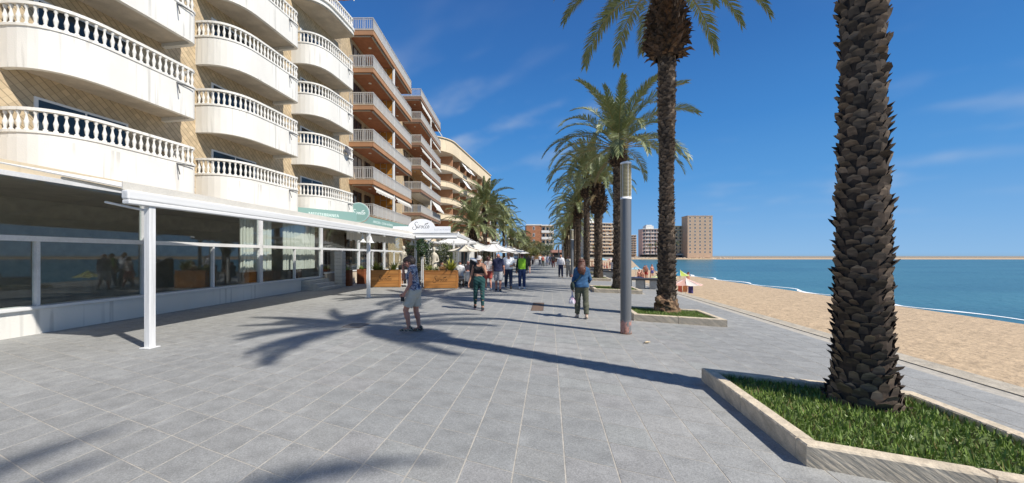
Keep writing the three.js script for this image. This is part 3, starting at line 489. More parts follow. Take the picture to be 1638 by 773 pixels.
function terraceBlock(o) {
  const t = thing('apartment_building', o.label, 'apartment building', V(o.X, 0, o.F), facade(o.d[0], o.d[1]));
  const D = o.depth, W = o.W, L = o.L, RH = 0.93, SL = 0.42;
  part('wall', [bx(-o.back, L + o.fwd, o.wy ?? 0, o.tops[0] - RH - SL - 0.003, -14, -D)], o.wall ?? M.tileWall, t);
  o.tops.forEach((top, i) => {
    const y1 = top - RH, y0 = y1 - SL, roof = i === 0;
    const s = part('balcony', [bx(0, L, y0, y1 - 0.06, -D + 0.003, 0), ...(roof ? [bx(-o.back, L + o.fwd, y0, y1 - 0.06, -14, -D)] : [])], o.slab, t);
    part('slab_edge', [bx(-0.02, L + 0.02, y1 - 0.06, y1, -D + 0.004, 0.03)], M.slabEdge, s);
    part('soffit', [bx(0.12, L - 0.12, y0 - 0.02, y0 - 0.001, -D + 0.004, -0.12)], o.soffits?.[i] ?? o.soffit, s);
    part('railing', [...railGeo([0.04, -0.05], [L - 0.04, -0.05], y1, RH, 0.125), ...railGeo([0.04, -D + 0.05], [0.04, -0.05], y1, RH, 0.14), ...railGeo([L - 0.04, -D + 0.05], [L - 0.04, -0.05], y1, RH, 0.14)], M.rail, s);
    if (o.slats) { const g = []; for (let x = 0.12; x < L - 0.1; x += 0.125) g.push(bx(x, x + 0.045, y1 + 0.12, y1 + RH - 0.16, -0.09, -0.075)); part('railing_slats', g, slatPanel, s); }
    const nl = Math.round(L / 3.2);
    for (let k = 0; k < nl; k++) { const x = (k + 0.5) * L / nl; part('ceiling_lamp', cyl(0.13, 0.1, y0 - 0.075, y0 - 0.021, x, -D * 0.5, 14), lampDisc, s); }
    const aw = o.awnings?.[i];
    if (aw !== null) { // rolled awning under the edge, or drawn out when a drop is given
      const g = part('awning_case', [rb(0.2, L / 2 - 0.12, y0 - 0.14, y0 - 0.022, -0.24, -0.12, 0.03), rb(L / 2 + 0.12, L - 0.2, y0 - 0.14, y0 - 0.022, -0.24, -0.12, 0.03), rb(0.08, 0.16, y0 - 0.12, y0 - 0.022, -D + 0.2, -0.26, 0.02)], M.shutter, s);
      if (aw) for (const [xa, xb, dr, ou] of aw) {
        const pts = []; for (let k = 0; k <= 6; k++) { const q = k / 6; pts.push([lerp(-0.08, ou, q), lerp(y0 - 0.16, y0 - 0.16 - dr, q) - 0.05 * Math.sin(Math.PI * q)]); }
        const pos = [], uv = []; for (let k = 0; k < 6; k++) for (const th of [0, 0.008]) { const [za, ya] = pts[k], [zb, yb] = pts[k + 1]; for (const [x, y, z] of [[xa, ya - th, za], [xb, ya - th, za], [xb, yb - th, zb], [xa, ya - th, za], [xb, yb - th, zb], [xa, yb - th, zb]]) { pos.push(x, y, z); uv.push(x, z * 2 + y); } }
        const val = []; const ze = ou, ye = y0 - 0.16 - dr; for (let x = xa; x < xb - 0.01; x += 0.22) val.push(bx(x, Math.min(x + 0.2, xb), ye - 0.2 - 0.03 * Math.sin(x * 9), ye, ze, ze + 0.008));
        part('awning', [geoFrom(pos, null, uv), ...val], o.awningMat?.[i] ?? M.canvas, s);
      }
    }
    if (i === 0) return;
    // what stands on the balcony of this floor: the top is y1, the ceiling above is the previous slab
    const cy = o.tops[i - 1] - RH - SL - 0.03;
    const xm = L * 0.485;
    part('post', [bx(xm, xm + 0.16, y1, cy, -0.22, -0.06)], M.frame, s);
    if (o.screens) { // party screen of ochre panes in a pale frame
      const z0 = -D + 0.005, z1 = -0.24, w = (z1 - z0) / 3, h = (cy - y1) / 3, fr = [];
      for (let a = 0; a <= 3; a++) fr.push(bx(xm + 0.03, xm + 0.1, y1, cy, z0 + a * w - 0.03, z0 + a * w + 0.03));
      const off = [0, 0.35, -0.2];
      for (let a = 0; a < 3; a++) for (let b = 1; b < 3; b++) fr.push(bx(xm + 0.032, xm + 0.098, y1 + b * h + off[a] - 0.03, y1 + b * h + off[a] + 0.03, z0 + a * w + 0.03, z0 + (a + 1) * w - 0.03));
      const sc = part('screen', fr, M.shutter, s);
      for (let a = 0; a < 3; a++) for (let b = 0; b < 3; b++) part('pane', bx(xm + 0.055, xm + 0.075, y1 + b * h + (b ? off[a] : 0) + 0.03, y1 + (b + 1) * h + (b < 2 ? off[a] : 0) - 0.03, z0 + a * w + 0.03, z0 + (a + 1) * w - 0.03), M.ochre, sc);
    }
    // doors and windows in the wall behind
    const doors = o.doors ?? [[0.7, 2.3], [3.0, 4.3], [6.4, 8.2], [9.0, 10.1]];
    for (const [a, b] of doors) {
      const z = -D, d = part('window', [bx(a, a + 0.08, y1, y1 + 2.15, z, z + 0.06), bx(b - 0.08, b, y1, y1 + 2.15, z, z + 0.06), bx(a + 0.08, b - 0.08, y1 + 2.07, y1 + 2.15, z, z + 0.06), bx((a + b) / 2 - 0.04, (a + b) / 2 + 0.04, y1, y1 + 2.07, z, z + 0.055)], M.woodDark, s);
      part('pane', [bx(a + 0.08, (a + b) / 2 - 0.04, y1 + 0.05, y1 + 2.07, z + 0.005, z + 0.02), bx((a + b) / 2 + 0.04, b - 0.08, y1 + 0.05, y1 + 2.07, z + 0.005, z + 0.02)], (Math.round(a * 7) + i) % 3 === 0 ? M.shutter : M.glass, s);
    }
  });
  return t;
}
seed(71);
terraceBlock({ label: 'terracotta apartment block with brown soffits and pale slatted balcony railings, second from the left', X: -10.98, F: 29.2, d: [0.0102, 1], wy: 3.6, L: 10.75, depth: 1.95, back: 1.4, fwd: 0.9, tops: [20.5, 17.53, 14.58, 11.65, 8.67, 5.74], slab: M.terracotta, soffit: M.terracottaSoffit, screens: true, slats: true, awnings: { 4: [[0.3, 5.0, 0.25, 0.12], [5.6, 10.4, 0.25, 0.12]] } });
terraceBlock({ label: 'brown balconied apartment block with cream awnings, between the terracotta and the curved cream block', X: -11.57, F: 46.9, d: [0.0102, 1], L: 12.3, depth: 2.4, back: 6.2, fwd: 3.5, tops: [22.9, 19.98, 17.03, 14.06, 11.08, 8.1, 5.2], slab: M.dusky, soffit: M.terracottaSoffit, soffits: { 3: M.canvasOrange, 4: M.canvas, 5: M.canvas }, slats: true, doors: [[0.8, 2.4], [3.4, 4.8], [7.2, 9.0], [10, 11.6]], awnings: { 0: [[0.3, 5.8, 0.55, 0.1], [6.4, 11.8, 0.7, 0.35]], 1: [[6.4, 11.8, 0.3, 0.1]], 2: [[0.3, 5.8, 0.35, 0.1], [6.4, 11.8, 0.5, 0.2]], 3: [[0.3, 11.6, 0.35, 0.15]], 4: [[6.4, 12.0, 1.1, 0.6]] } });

{ // the white block with rounded balconies at the left edge
  const t = thing('apartment_building', 'white apartment block with rounded solid balconies and baluster rails at the left edge', 'apartment building', V(-10.76, 0, 25.25), facade(0.15, 0.989));
  const tops = [17.75, 14.8, 11.85, 8.9, 5.88], D = 1.55, X0 = -19;
  part('wall', [bx(X0, 0.6, 3.6, 16.6, -12, -D)], M.tileWall, t);
  const bal = lathe([[0.055, 0], [0.055, 0.05], [0.03, 0.08], [0.05, 0.2], [0.058, 0.26], [0.03, 0.38], [0.024, 0.46], [0.045, 0.5], [0.05, 0.56]], 8);
  const plan = (x0, x1) => { // from the far back corner along the front to the near rounded end
    const p = [[x1, -D], [x1, -0.35], ...bez([x1, -0.35], [x1, 0], [x1 - 0.35, 0], 5).slice(1), [lerp(x0, x1, 0.55), 0.05]]; p.push(...bez([x0 + 1.5, 0.05], [x0, 0.0], [x0, -D], 10)); return p; };
  const inset = (p, d) => { const c = [p.reduce((a, q) => a + q[0], 0) / p.length, -D]; return p.map(([x, z]) => { const l = Math.hypot(x - c[0], z - c[1]); return [c[0] + (x - c[0]) * (1 - d / l), Math.max(-D, c[1] + (z - c[1]) * (1 - d / l))]; }); };
  const along = (p, step) => { const o = []; let rest = step / 2; for (let i = 0; i < p.length - 1; i++) { const l = Math.hypot(p[i + 1][0] - p[i][0], p[i + 1][1] - p[i][1]); let s = rest; while (s < l) { o.push([lerp(p[i][0], p[i + 1][0], s / l), lerp(p[i][1], p[i + 1][1], s / l)]); s += step; } rest = s - l; } return o; };
  for (const [x0, x1, col] of [[-4.0, 0, 0], [-9.6, -5.2, 1], [-15.2, -10.8, 2]]) {
    const P = plan(x0, x1), In = inset(P, 0.07);
    tops.forEach((top, i) => {
      const roof = i === 0, ry = top - 0.66, bot = roof ? ry - 0.5 : ry - 1.25;
      const b = part('balcony', roof ? [band(P, bot + 0.18, ry - 0.14, 0.16), band(inset(P, -0.1), ry - 0.14, ry, 0.3), band(inset(P, -0.06), bot + 0.06, bot + 0.18, 0.3)] : [band(P, bot, ry, 0.16), band(inset(P, -0.03), ry - 0.07, ry + 0.002, 0.24)], M.white, t);
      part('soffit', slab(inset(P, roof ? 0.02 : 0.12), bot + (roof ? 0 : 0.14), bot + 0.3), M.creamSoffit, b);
      const g = []; for (const [x, z] of along(In, 0.2)) g.push(bal.clone().translate(x, ry, z));
      const r = part('balusters', g, M.white, b); part('handrail', band(inset(P, 0.0), top - 0.09, top, 0.15), M.white, b);
      if (!roof) { part('bracket', [bar([x1 - 0.85, ry - 0.12, 0.03], [x1 - 0.85, ry - 0.55, 0.16], 0.018), bar([x1 - 0.85, ry - 0.14, 0.03], [x1 - 0.25, ry - 0.12, 0.06], 0.018)], M.darkMetal, b); }
      if (i === 0 && col === 0) { const aw = part('awning', [bx(x0 + 0.4, x1 - 0.6, top + 0.98, top + 1.01, -0.5, 0.25), bx(x0 + 0.4, x1 - 0.6, top + 1.02, top + 1.2, -1.5, -0.5)], M.terracotta, t); part('awning_bar', bx(x0 + 0.35, x1 - 0.55, top + 0.93, top + 1.05, 0.255, 0.32), M.frame, aw); }
      if (i === 3 && col === 0) { // a grey satellite dish hung on the rail
        const d = part('satellite_dish', [lathe([[0, 0], [0.12, 0.012], [0.24, 0.06], [0.3, 0.11]], 18).rotateX(1.25).translate(x1 - 1.15, top - 0.42, 0.12), bar([x1 - 1.15, top - 0.42, 0.1], [x1 - 1.15, top - 0.6, 0.45], 0.015)], std({ color: lin(0.09, 0.09, 0.1), roughness: 0.6 }), b);
      }
      const w = part('window', [bx(x0 + 0.7, x1 - 1.3, bot + 0.32, bot + 2.5, -D, -D + 0.05)], M.frame, t); if (i < 5) part('pane', [bx(x0 + 0.78, (x0 + x1 - 0.6) / 2 - 0.03, bot + 0.36, bot + 2.42, -D + 0.051, -D + 0.06), bx((x0 + x1 - 0.6) / 2 + 0.03, x1 - 1.38, bot + 0.36, bot + 2.42, -D + 0.051, -D + 0.06)], M.glass, t);
    });
  }
}
{ // the cream block with a curved front
  const t = thing('apartment_building', 'cream apartment block with a curved corner, solid balcony bands and brick recesses', 'apartment building', V(-10.95, 0, 67.4), facade(0.178, 0.984));
  const front = [...bez([-4.6, -3.6], [-2.6, -0.1], [0.6, 0], 12), [29, 0]], tops = [17.8, 14.87, 11.95, 9.05, 6.15];
  const D = 2.6; const inner = front.map(([x, z]) => [x, z - 0.003]);
  part('wall', [bx(-7, 29.2, 0, 20.2, -16, -D - 0.6), bx(29.2, 29.5, 0, 22.3, -16, -0.1)], M.brickWall, t);
  part('parapet', [band(front, 20.1, 22.35, 0.25), band(front.map(([x, z]) => [x, z + 0.06]), 22.35, 22.5, 0.4)], M.cream, t);
  part('roof', slab([...front.map(([x, z]) => [x, z + 0.12]), [29, -16], [-7, -16], [-7, -3.7]], 20.12, 20.4), M.creamSoffit, t);
  tops.forEach((top) => {
    const b = part('balcony', [band(front, top - 0.95, top - 0.06, 0.2), band(front.map(([x, z]) => [x, z + 0.03]), top - 0.06, top, 0.26)], M.cream, t);
    part('soffit', slab([...front.map(([x, z]) => [x, z + 0.1]), [29, -D - 0.6], [-7, -D - 0.6], [-6, -3.7]], top - 0.9, top - 0.65), M.white, b);
    part('railing', railGeo([1, -0.1], [28.8, -0.1], top - 0.12, 0.35, 0.3), M.darkMetal, b);
    for (let k = 0; k < 7; k++) { const x = 1.1 + k * 4.2; const fin = part('party_wall', [bx(x, x + 0.22, top - 0.65, top + (top > 17 ? 2.32 : 1.97), -D - 0.6, -0.35)], std({ color: lin(0.52, 0.28, 0.16), roughness: 0.9, map: rep(T.grime, 0.4) }), b); }
    for (let k = 0; k < 7; k++) { const x = 1.9 + k * 4.2; const w = part('window', [bx(x, x + 2.4, top - 0.65, top + 1.6, -D - 0.6, -D - 0.55)], M.woodDark, b); part('pane', [bx(x + 0.08, x + 1.15, top - 0.6, top + 1.5, -D - 0.55, -D - 0.53), bx(x + 1.25, x + 2.32, top - 0.6, top + 1.5, -D - 0.55, -D - 0.53)], M.glass, b); }
  });
  const aw = (x, y, dr) => part('awning', [new THREE.BoxGeometry(2.6, 0.02, dr).rotateX(0.95).translate(x, y - dr * 0.38, dr * 0.25)], M.canvasWhite, t);
  aw(6.8, 20.0, 2.2); aw(10.9, 19.9, 1.6); aw(7.0, 16.9, 2.4);
}
// generic slab block for the far buildings: each floor a balcony strip, each window with its pane
function slabBlock(o) {
  const t = thing('apartment_building', o.label, 'apartment building', o.pos, o.turn ?? 0, o.group), W = o.w, H = o.floors * o.fh + (o.base ?? 0), D = o.d ?? 12;
  part('wall', [bx(0, W, 0, H, -D, 0)], o.wall, t);
  part('roof', [bx(-0.2, W + 0.2, H + 0.003, H + 0.5, -D - 0.2, o.bal ? 1.3 : 0.15), ...(o.tower ? [bx(W * o.tower[0], W * o.tower[1], H + 0.5, H + 3.4, -D * 0.8, -1.5), bx(W * o.tower[0] + 1, W * o.tower[1] - 1.2, H + 3.4, H + 4.4, -D * 0.7, -2.5)] : [])], o.roofMat ?? M.white, t);
  const ww = W / o.bays;
  for (let i = 0; i < o.floors; i++) {
    const y = (o.base ?? 0) + i * o.fh;
    for (let k = 0; k < o.bays; k++) {
      if (o.skip?.(i, k)) continue;
      const x0 = k * ww + ww * (o.winIn ?? 0.2), x1 = (k + 1) * ww - ww * (o.winIn ?? 0.2), y0 = y + (o.sill ?? 0.3), y1 = y + o.fh - 0.55;
      const w = part('window', [bx(x0, x1, y0, y1, -0.004, 0.06)], M.frame, t); const c = (hash3(i, k, 7) * 3) | 0;
      part('pane', [bx(x0 + 0.12, x1 - 0.12, y0 + 0.1, y1 - 0.1, 0.061, 0.08)], c === 0 && o.curtains ? M.shutter : M.glass, w);
      if (o.shade && hash3(i, k, 11) < o.shade) part('awning', [new THREE.BoxGeometry(x1 - x0, 0.04, 1.3).rotateX(0.6).translate((x0 + x1) / 2, y1 - 0.1, 1.2)], [M.canvasOrange, M.canvasWhite, M.terracotta][(hash3(i, k, 13) * 3) | 0], t);
    }
    if (o.bal && (i > 0 || o.base)) for (const [a, b] of o.bal) {
      const bl = part('balcony', [bx(a * W, b * W, y - 0.18, y, 0.003, 1.3)], o.balMat ?? M.white, t);
      if (o.openRail) part('railing', [bx(a * W, b * W, y + 0.95, y + 1.02, 1.2, 1.28), bx(a * W, b * W, y + 0.1, y + 0.16, 1.2, 1.28), ...Array.from({ length: Math.round((b - a) * W / 0.5) + 1 }, (_, q) => bx(a * W + q * 0.5, a * W + q * 0.5 + 0.09, y, y + 0.95, 1.21, 1.27))], o.railMat ?? M.frame, bl);
      else part('parapet', [bx(a * W, b * W, y, y + 0.95, 1.18, 1.303), bx(a * W, a * W + 0.12, y, y + 0.95, 0.003, 1.18), bx(b * W - 0.12, b * W, y, y + 0.95, 0.003, 1.18)], o.parMat ?? o.balMat ?? M.white, bl);
      for (let k = 1; k < o.bays; k += o.fin ?? 2) { const x = k * ww; if (x > a * W && x < b * W) part('party_wall', [bx(x - 0.09, x + 0.09, y + 0.003, y + o.fh - 0.19, 0.004, 1.17)], o.wall, bl); }
    }
  }
  return t;
}
const beige = std({ color: lin(0.80, 0.60, 0.42), roughness: 0.9, map: rep(T.grime, 0.1) }), pink = std({ color: lin(0.78, 0.52, 0.43), roughness: 0.9, map: rep(T.grime, 0.1) }), yellow = std({ color: lin(0.82, 0.67, 0.43), roughness: 0.9, map: rep(T.grime, 0.1) }), brownTower = std({ color: lin(0.58, 0.41, 0.29), roughness: 0.9, map: rep(T.grime, 0.1) }), brick = std({ color: lin(0.52, 0.25, 0.13), roughness: 0.9, map: rep(T.brickTex, 0.5) });
const facing = (x0, f0, x1, f1) => Math.atan2(f1 - f0, x1 - x0);
// building beyond the cream one, half behind the palms
slabBlock({ label: 'pale building with cream balconies peeping out behind the terrace palms', pos: V(-9.2, 0, 112), turn: facade(0.13, 0.99), w: 26, floors: 6, fh: 2.95, bays: 7, wall: M.cream, bal: [[0.02, 0.98]], balMat: M.white, curtains: true, d: 14 });
// end of the promenade: brown brick block with white balconies facing us
{
  const f = 168, x0 = (842 - CX) / FOCAL * f, x1 = (866 - CX) / FOCAL * f, x2 = (886 - CX) / FOCAL * f;
  slabBlock({ label: 'brown brick building closing the promenade, plain gable with small white windows', pos: V(x0, 0, f), w: x1 - x0, floors: 5, fh: 3.0, base: 0.4, bays: 3, wall: brick, skip: (i, k) => k !== 1, winIn: 0.3, sill: 0.9, d: 16 });
  slabBlock({ label: 'white balconied wing to the right of the brown brick gable', pos: V(x1 + 0.05, 0, f + 1), w: x2 - x1, floors: 5, fh: 3.0, base: 0.2, bays: 3, wall: beige, bal: [[0, 0.95]], balMat: M.white, d: 14 });
  slabBlock({ label: 'low cream building left of the brown brick gable', pos: V((810 - CX) / FOCAL * 176, 0, 176), w: 9.2, floors: 4, fh: 3.0, base: 0.5, bays: 4, wall: beige, d: 14, bal: [[0.1, 0.9]] });
}
{ // across the bay
  const G = -0.4, F = 352;
  const w2 = (px, f) => (px - CX) / FOCAL * f;
  const blk = (px0, px1, f, top, o) => { const h = (HY - top) / FOCAL * f + EYE - G - 0.5, fl = o.floors; slabBlock({ pos: V(w2(px0, f), G, f), w: w2(px1, f) - w2(px0, f), fh: (h - 3.5) / fl, base: 3.5, ...o }); };
  blk(938, 986, 352, 356, { label: 'long beige block across the bay with nine rows of balconies, left of the lamp post', floors: 9, bays: 10, wall: beige, bal: [[0.12, 0.98]], balMat: beige, parMat: M.slabEdge, shade: 0.22, curtains: true, turn: 0.25, tower: [0.15, 0.4] });
  blk(1004, 1018, 385, 376, { label: 'narrow shaded block across the bay just right of the lamp post', floors: 8, bays: 3, wall: brownTower, bal: [[0, 1]], balMat: beige, openRail: true });
  blk(1028, 1059, 352, 366, { label: 'pinkish white balcony block across the bay with white roof rooms', floors: 7, bays: 7, wall: pink, bal: [[0.06, 0.96]], balMat: M.white, openRail: true, tower: [0.2, 0.6], curtains: true, shade: 0.06 });
  blk(1068, 1097, 352, 361.5, { label: 'yellow block across the bay with glazed bay column, right of the near palm trunk', floors: 8, bays: 5, wall: yellow, bal: [[0.52, 0.9]], balMat: M.slabEdge, winIn: 0.28, sill: 0.7, roofMat: yellow });
  blk(1100, 1140, 340, 345, { label: 'tall brown tower across the bay at the right edge', floors: 11, bays: 5, wall: brownTower, winIn: 0.36, sill: 1.0, roofMat: brownTower });
  // sea wall with rocks and a row of dark cafe canopies
  const wall = thing('sea_wall', 'low pale sea wall along the far shore of the bay', 'wall', V(60, -0.4, 345), 0); part('wall', bx(0, 900, -1.2, 0.55, -0.6, 0), M.stone, wall); part('coping', bx(0, 900, 0.553, 0.7, -0.7, 0.1), M.paleStone, wall); wall.userData.kind = 'structure';
  seed(81); const rk = []; for (let i = 0; i < 260; i++) { const x = 95 + i * 0.42 + rr(-0.3, 0.3), s = rr(0.3, 0.8); rk.push(new THREE.IcosahedronGeometry(s, 1).scale(1.3, 0.7, 1).rotateY(rr(0, 6)).translate(x, -0.95 + rr(-0.2, 0.4), -340 + rr(-2.5, 2.5))); }
  const rm = solo('rocks', rk, std({ color: lin(0.50, 0.40, 0.29), roughness: 1 }), 'band of pale rocks and sunbathers strip on the far shore below the sea wall', 'rocks'); rm.userData.kind = 'stuff';
  for (const [a, b, lab] of [[935, 986, 'dark cafe canopy at the foot of the long beige block'], [1026, 1058, 'dark cafe canopy at the foot of the pinkish white block'], [1074, 1108, 'dark cafe canopy with white trim at the foot of the yellow block']]) {
    const x0 = w2(a, 348), x1 = w2(b, 348), c = thing('cafe_canopy', lab, 'canopy', V(x0, -0.4, 348.2), 0), n = Math.round((x1 - x0) / 3);
    part('roof', [bx(0, x1 - x0, 2.6, 2.9, -3, 0.3)], M.darkMetal, c); part('fascia', bx(0, x1 - x0, 2.5, 3.0, 0.303, 0.36), a > 1070 ? M.frame : M.black, c);
    for (let k = 0; k <= n; k++) part('post', bx(k * 3, k * 3 + 0.15, 0, 2.6, 0, 0.15), M.darkMetal, c); part('wall', bx(0, x1 - x0, 0, 2.6, -3.2, -3), M.black, c);
  }
  for (const [px, h, sd, lab] of [[949, 9, 31, 'thin distant palm before the long beige block'], [1040, 11, 32, 'thin distant palm before the pinkish white block'], [1049, 12, 33, 'second thin distant palm before the pinkish white block, nearer the palm trunk'], [1083, 13, 34, 'thin distant palm before the yellow block']])
    palm('mid', V(w2(px, 343), -0.4, 343), lab, { seed: sd, h, n: 22, size: 0.85, dead: 0, group: 'distant palms along the far shore' });
}

// ---------------------------------------------------------------- lamp posts
const postSkin = dataTex(256, (u, v) => { const s = tfbm(u * 12, v * 3, 12, 81, 4), k = 0.9 + 0.25 * (s - 0.5), sc = smooth(tfbm(u * 30, v * 30, 30, 83, 3), 0.72, 0.8); return [k + 0.1 * sc, k + 0.1 * sc, k + 0.1 * sc]; });
const postMat = std({ color: lin(0.21, 0.215, 0.22), roughness: 0.42, metalness: 0.35, map: postSkin });
const louvre = phys({ color: lin(0.50, 0.45, 0.29), roughness: 0.5, transmission: 0.2, thickness: 0 });
const paintMat = std({ vertexColors: true, roughness: 0.85 });
function lampPost(lat, s, label) {
  const t = thing('lamp_post', label, 'lamp post', lane(lat, s), YAW, 'cylindrical lamp posts along the promenade'), R = 0.112;
  part('post', [lathe([[0, 0.3], [R, 0.3], [R, 2.84], [0, 2.84]], 40)], postMat, t);
  // worn foot: pinkish primer and rust where the grey paint has come off
  const foot = new THREE.CylinderGeometry(R + 0.0005, R + 0.0005, 0.3, 60, 20, true).translate(0, 0.15, 0);
  part('worn_foot', tint(foot, (x, y, z) => { const a = Math.atan2(z, x), n = noise3(a * 2.2 + 5, y * 9, 2) + 0.5 * noise3(a * 7, y * 24, 5); const k = n - y * 2.1; return k > 0.45 ? (noise3(a * 9, y * 30, 9) > 0.62 ? [0.22, 0.10, 0.06] : [0.42, 0.22, 0.18]) : [0.155, 0.16, 0.165]; }), paintMat, t);
  part('rust_ring', cyl(R + 0.012, R + 0.005, 0, 0.018, 0, 0, 32), std({ color: lin(0.12, 0.06, 0.035), roughness: 0.9 }), t);
  part('collar', [lathe([[R, 2.84], [R + 0.004, 2.84], [R + 0.004, 2.885], [0, 2.885]], 40)], M.frame, t);
  const rings = []; for (let i = 0; i < 24; i++) { const y = 2.9 + i * 0.0285; rings.push(lathe([[R - 0.022, y], [R - 0.002, y + 0.004], [R - 0.002, y + 0.014], [R - 0.022, y + 0.02]], 36)); }
  const rods = []; for (let i = 0; i < 6; i++) { const a = i / 6 * 6.283 + 0.3; rods.push(cyl(0.006, 0.006, 2.88, 3.59, Math.cos(a) * (R - 0.006), Math.sin(a) * (R - 0.006), 6)); }
  const l = part('lamp', [cyl(R - 0.03, R - 0.03, 2.89, 3.58, 0, 0, 30), ...rings], louvre, t); part('rod', rods, M.frame, l);
  part('cap', [lathe([[R, 3.58], [R + 0.002, 3.6], [R + 0.002, 3.615], [R - 0.02, 3.628], [0, 3.632]], 40)], M.frame, t);
}
lampPost(1.612, 8.02, 'dark grey cylindrical lamp post with ribbed yellowish lamp and worn pinkish foot, nearest');
lampPost(1.7, 28.2, 'second cylindrical lamp post, between the palms behind the couple in white tops');
lampPost(1.7, 48.4, 'third cylindrical lamp post along the promenade, farther off');
lampPost(1.7, 68.4, 'farthest cylindrical lamp post along the promenade');

// ---------------------------------------------------------------- signs
function canvasTex(w, h, draw) { const c = document.createElement('canvas'); c.width = w; c.height = h; draw(c.getContext('2d'), w, h); const t = new THREE.CanvasTexture(c); t.colorSpace = THREE.SRGBColorSpace; t.magFilter = THREE.LinearFilter; t.anisotropy = 8; return t; }
// the restaurant's script lettering, drawn as pen strokes in a box about 5.6 wide and 3 high
function script(g, x, y, s, color, w) {
  g.save(); g.translate(x, y); g.scale(s, s); g.strokeStyle = color; g.fillStyle = color; g.lineCap = 'round'; g.lineJoin = 'round';
  const st = (lw, f) => { g.lineWidth = lw * w; g.beginPath(); f(); g.stroke(); };
  st(0.13, () => { g.moveTo(1.55, -1.72); g.bezierCurveTo(1.5, -2.05, 0.72, -2.0, 0.72, -1.42); g.bezierCurveTo(0.74, -0.95, 1.28, -0.75, 1.22, -0.12); g.bezierCurveTo(1.15, 0.55, 0.25, 0.72, 0.05, 0.2); g.bezierCurveTo(-0.02, -0.1, 0.1, -0.3, 0.22, -0.42); });
  st(0.2, () => { g.moveTo(0.78, -1.2); g.bezierCurveTo(0.95, -0.85, 1.24, -0.6, 1.2, -0.15); });
  st(0.11, () => { g.moveTo(1.48, -0.12); g.lineTo(1.72, -0.82); g.bezierCurveTo(1.6, -0.4, 1.52, 0.05, 1.72, 0.03); g.bezierCurveTo(1.85, 0.0, 1.95, -0.3, 2.0, -0.42); });
  st(0.12, () => { g.moveTo(1.82, -1.12); g.lineTo(1.84, -1.14); });
  st(0.11, () => { g.moveTo(2.02, 0.0); g.lineTo(2.24, -0.82); g.moveTo(2.12, -0.45); g.bezierCurveTo(2.25, -0.8, 2.45, -0.88, 2.56, -0.72); });
  st(0.11, () => { g.moveTo(3.1, -0.7); g.bezierCurveTo(2.75, -0.98, 2.55, -0.3, 2.66, -0.08); g.bezierCurveTo(2.85, 0.16, 3.25, -0.2, 3.14, -0.6); g.bezierCurveTo(3.08, -0.78, 2.95, -0.7, 3.0, -0.6); });
  for (const dx of [3.35, 3.98]) st(0.11, () => { g.moveTo(dx + 0.5, -0.68); g.bezierCurveTo(dx + 0.3, -1.0, dx - 0.05, -0.55, dx, -0.2); g.bezierCurveTo(dx + 0.05, 0.15, dx + 0.42, 0.02, dx + 0.58, -0.2); });
  st(0.11, () => { g.moveTo(5.1, -0.7); g.bezierCurveTo(4.75, -0.98, 4.55, -0.3, 4.66, -0.08); g.bezierCurveTo(4.85, 0.16, 5.25, -0.2, 5.14, -0.6); g.bezierCurveTo(5.08, -0.78, 4.95, -0.7, 5.0, -0.6); });
  for (const [a, b] of [[3.75, -1.35], [4.3, -1.5]]) { g.beginPath(); g.moveTo(a, b + 0.3); g.quadraticCurveTo(a + 0.1, b - 0.1, a + 0.65, b - 0.2); g.quadraticCurveTo(a + 0.5, b + 0.25, a, b + 0.3); g.fill(); }
  g.restore();
}
const TEAL = '#7b9c96', TEALD = '#759189';
const plate = (w, h, tex, z = 0.003) => new THREE.PlaneGeometry(w, h).translate(0, 0, z);
{ // teal fascia with white capitals, in two runs that meet behind the round sign
  const mk = (A, B, h, text, align, label) => {
    const d = new THREE.Vector3().subVectors(B, A), L = d.length(), t = thing('fascia_sign', label, 'sign', A, Math.atan2(-d.z, d.x));
    part('board', rb(0, L, 0, h, -0.14, 0, 0.01), std({ color: new THREE.Color(TEALD), roughness: 0.55 }), t);
    const tex = canvasTex(2048, Math.round(2048 * h / L), (g, w, hh) => { g.fillStyle = TEAL; g.fillRect(0, 0, w, hh); g.fillStyle = '#dfeeea'; g.font = Math.round(hh * 0.40) + 'px sans-serif'; g.textBaseline = 'middle'; g.textAlign = align; g.fillText(text, align === 'right' ? w * 0.80 : align === 'left' ? w * 0.17 : w / 2, hh * 0.5); });
    part('face', plate(L - 0.02, h - 0.02).translate(L / 2, h / 2, 0), std({ map: tex, roughness: 0.5 }), t);
  };
  mk(V(-13.6, 3.78, 19.2), V(-9.98, 4.0, 23.7), 0.63, 'MEDITERRANEA', 'right', 'teal fascia sign left of the round sign, white capitals ending in NEA');
  mk(V(-11.0, 3.98, 27.0), V(-10.1, 4.28, 37.4), 0.64, 'ARROCERIA - COCINA MARINERA', 'left', 'long teal fascia sign right of the round sign with faint white capitals');
  const disc = thing('round_sign', 'round teal sign with white handwritten name and thick white rim', 'sign', at(573.5, 340, 25.2), 0.26);
  const R = 0.69; part('drum', [lathe([[0, -0.4], [R - 0.03, -0.4], [R, -0.37], [R, -0.02], [R - 0.025, 0]], 48).rotateX(Math.PI / 2)], M.whitePaint, disc);
  const tx = canvasTex(512, 512, (g, w) => { g.fillStyle = TEAL; g.fillRect(0, 0, w, w); g.strokeStyle = '#a9cfc8'; g.lineWidth = 8; g.beginPath(); g.arc(256, 256, 240, 0, 7); g.stroke(); script(g, 84, 300, 64, '#f4faf8', 1.25); });
  part('face', new THREE.CircleGeometry(R - 0.022, 48).translate(0, 0, 0.004), std({ map: tx, roughness: 0.45 }), disc);
  part('bracket', [bx(-0.1, 0.1, -0.75, -0.62, -0.35, -0.1), bx(-0.05, 0.05, -1.0, -0.75, -0.3, -0.2)], M.darkMetal, disc);
}
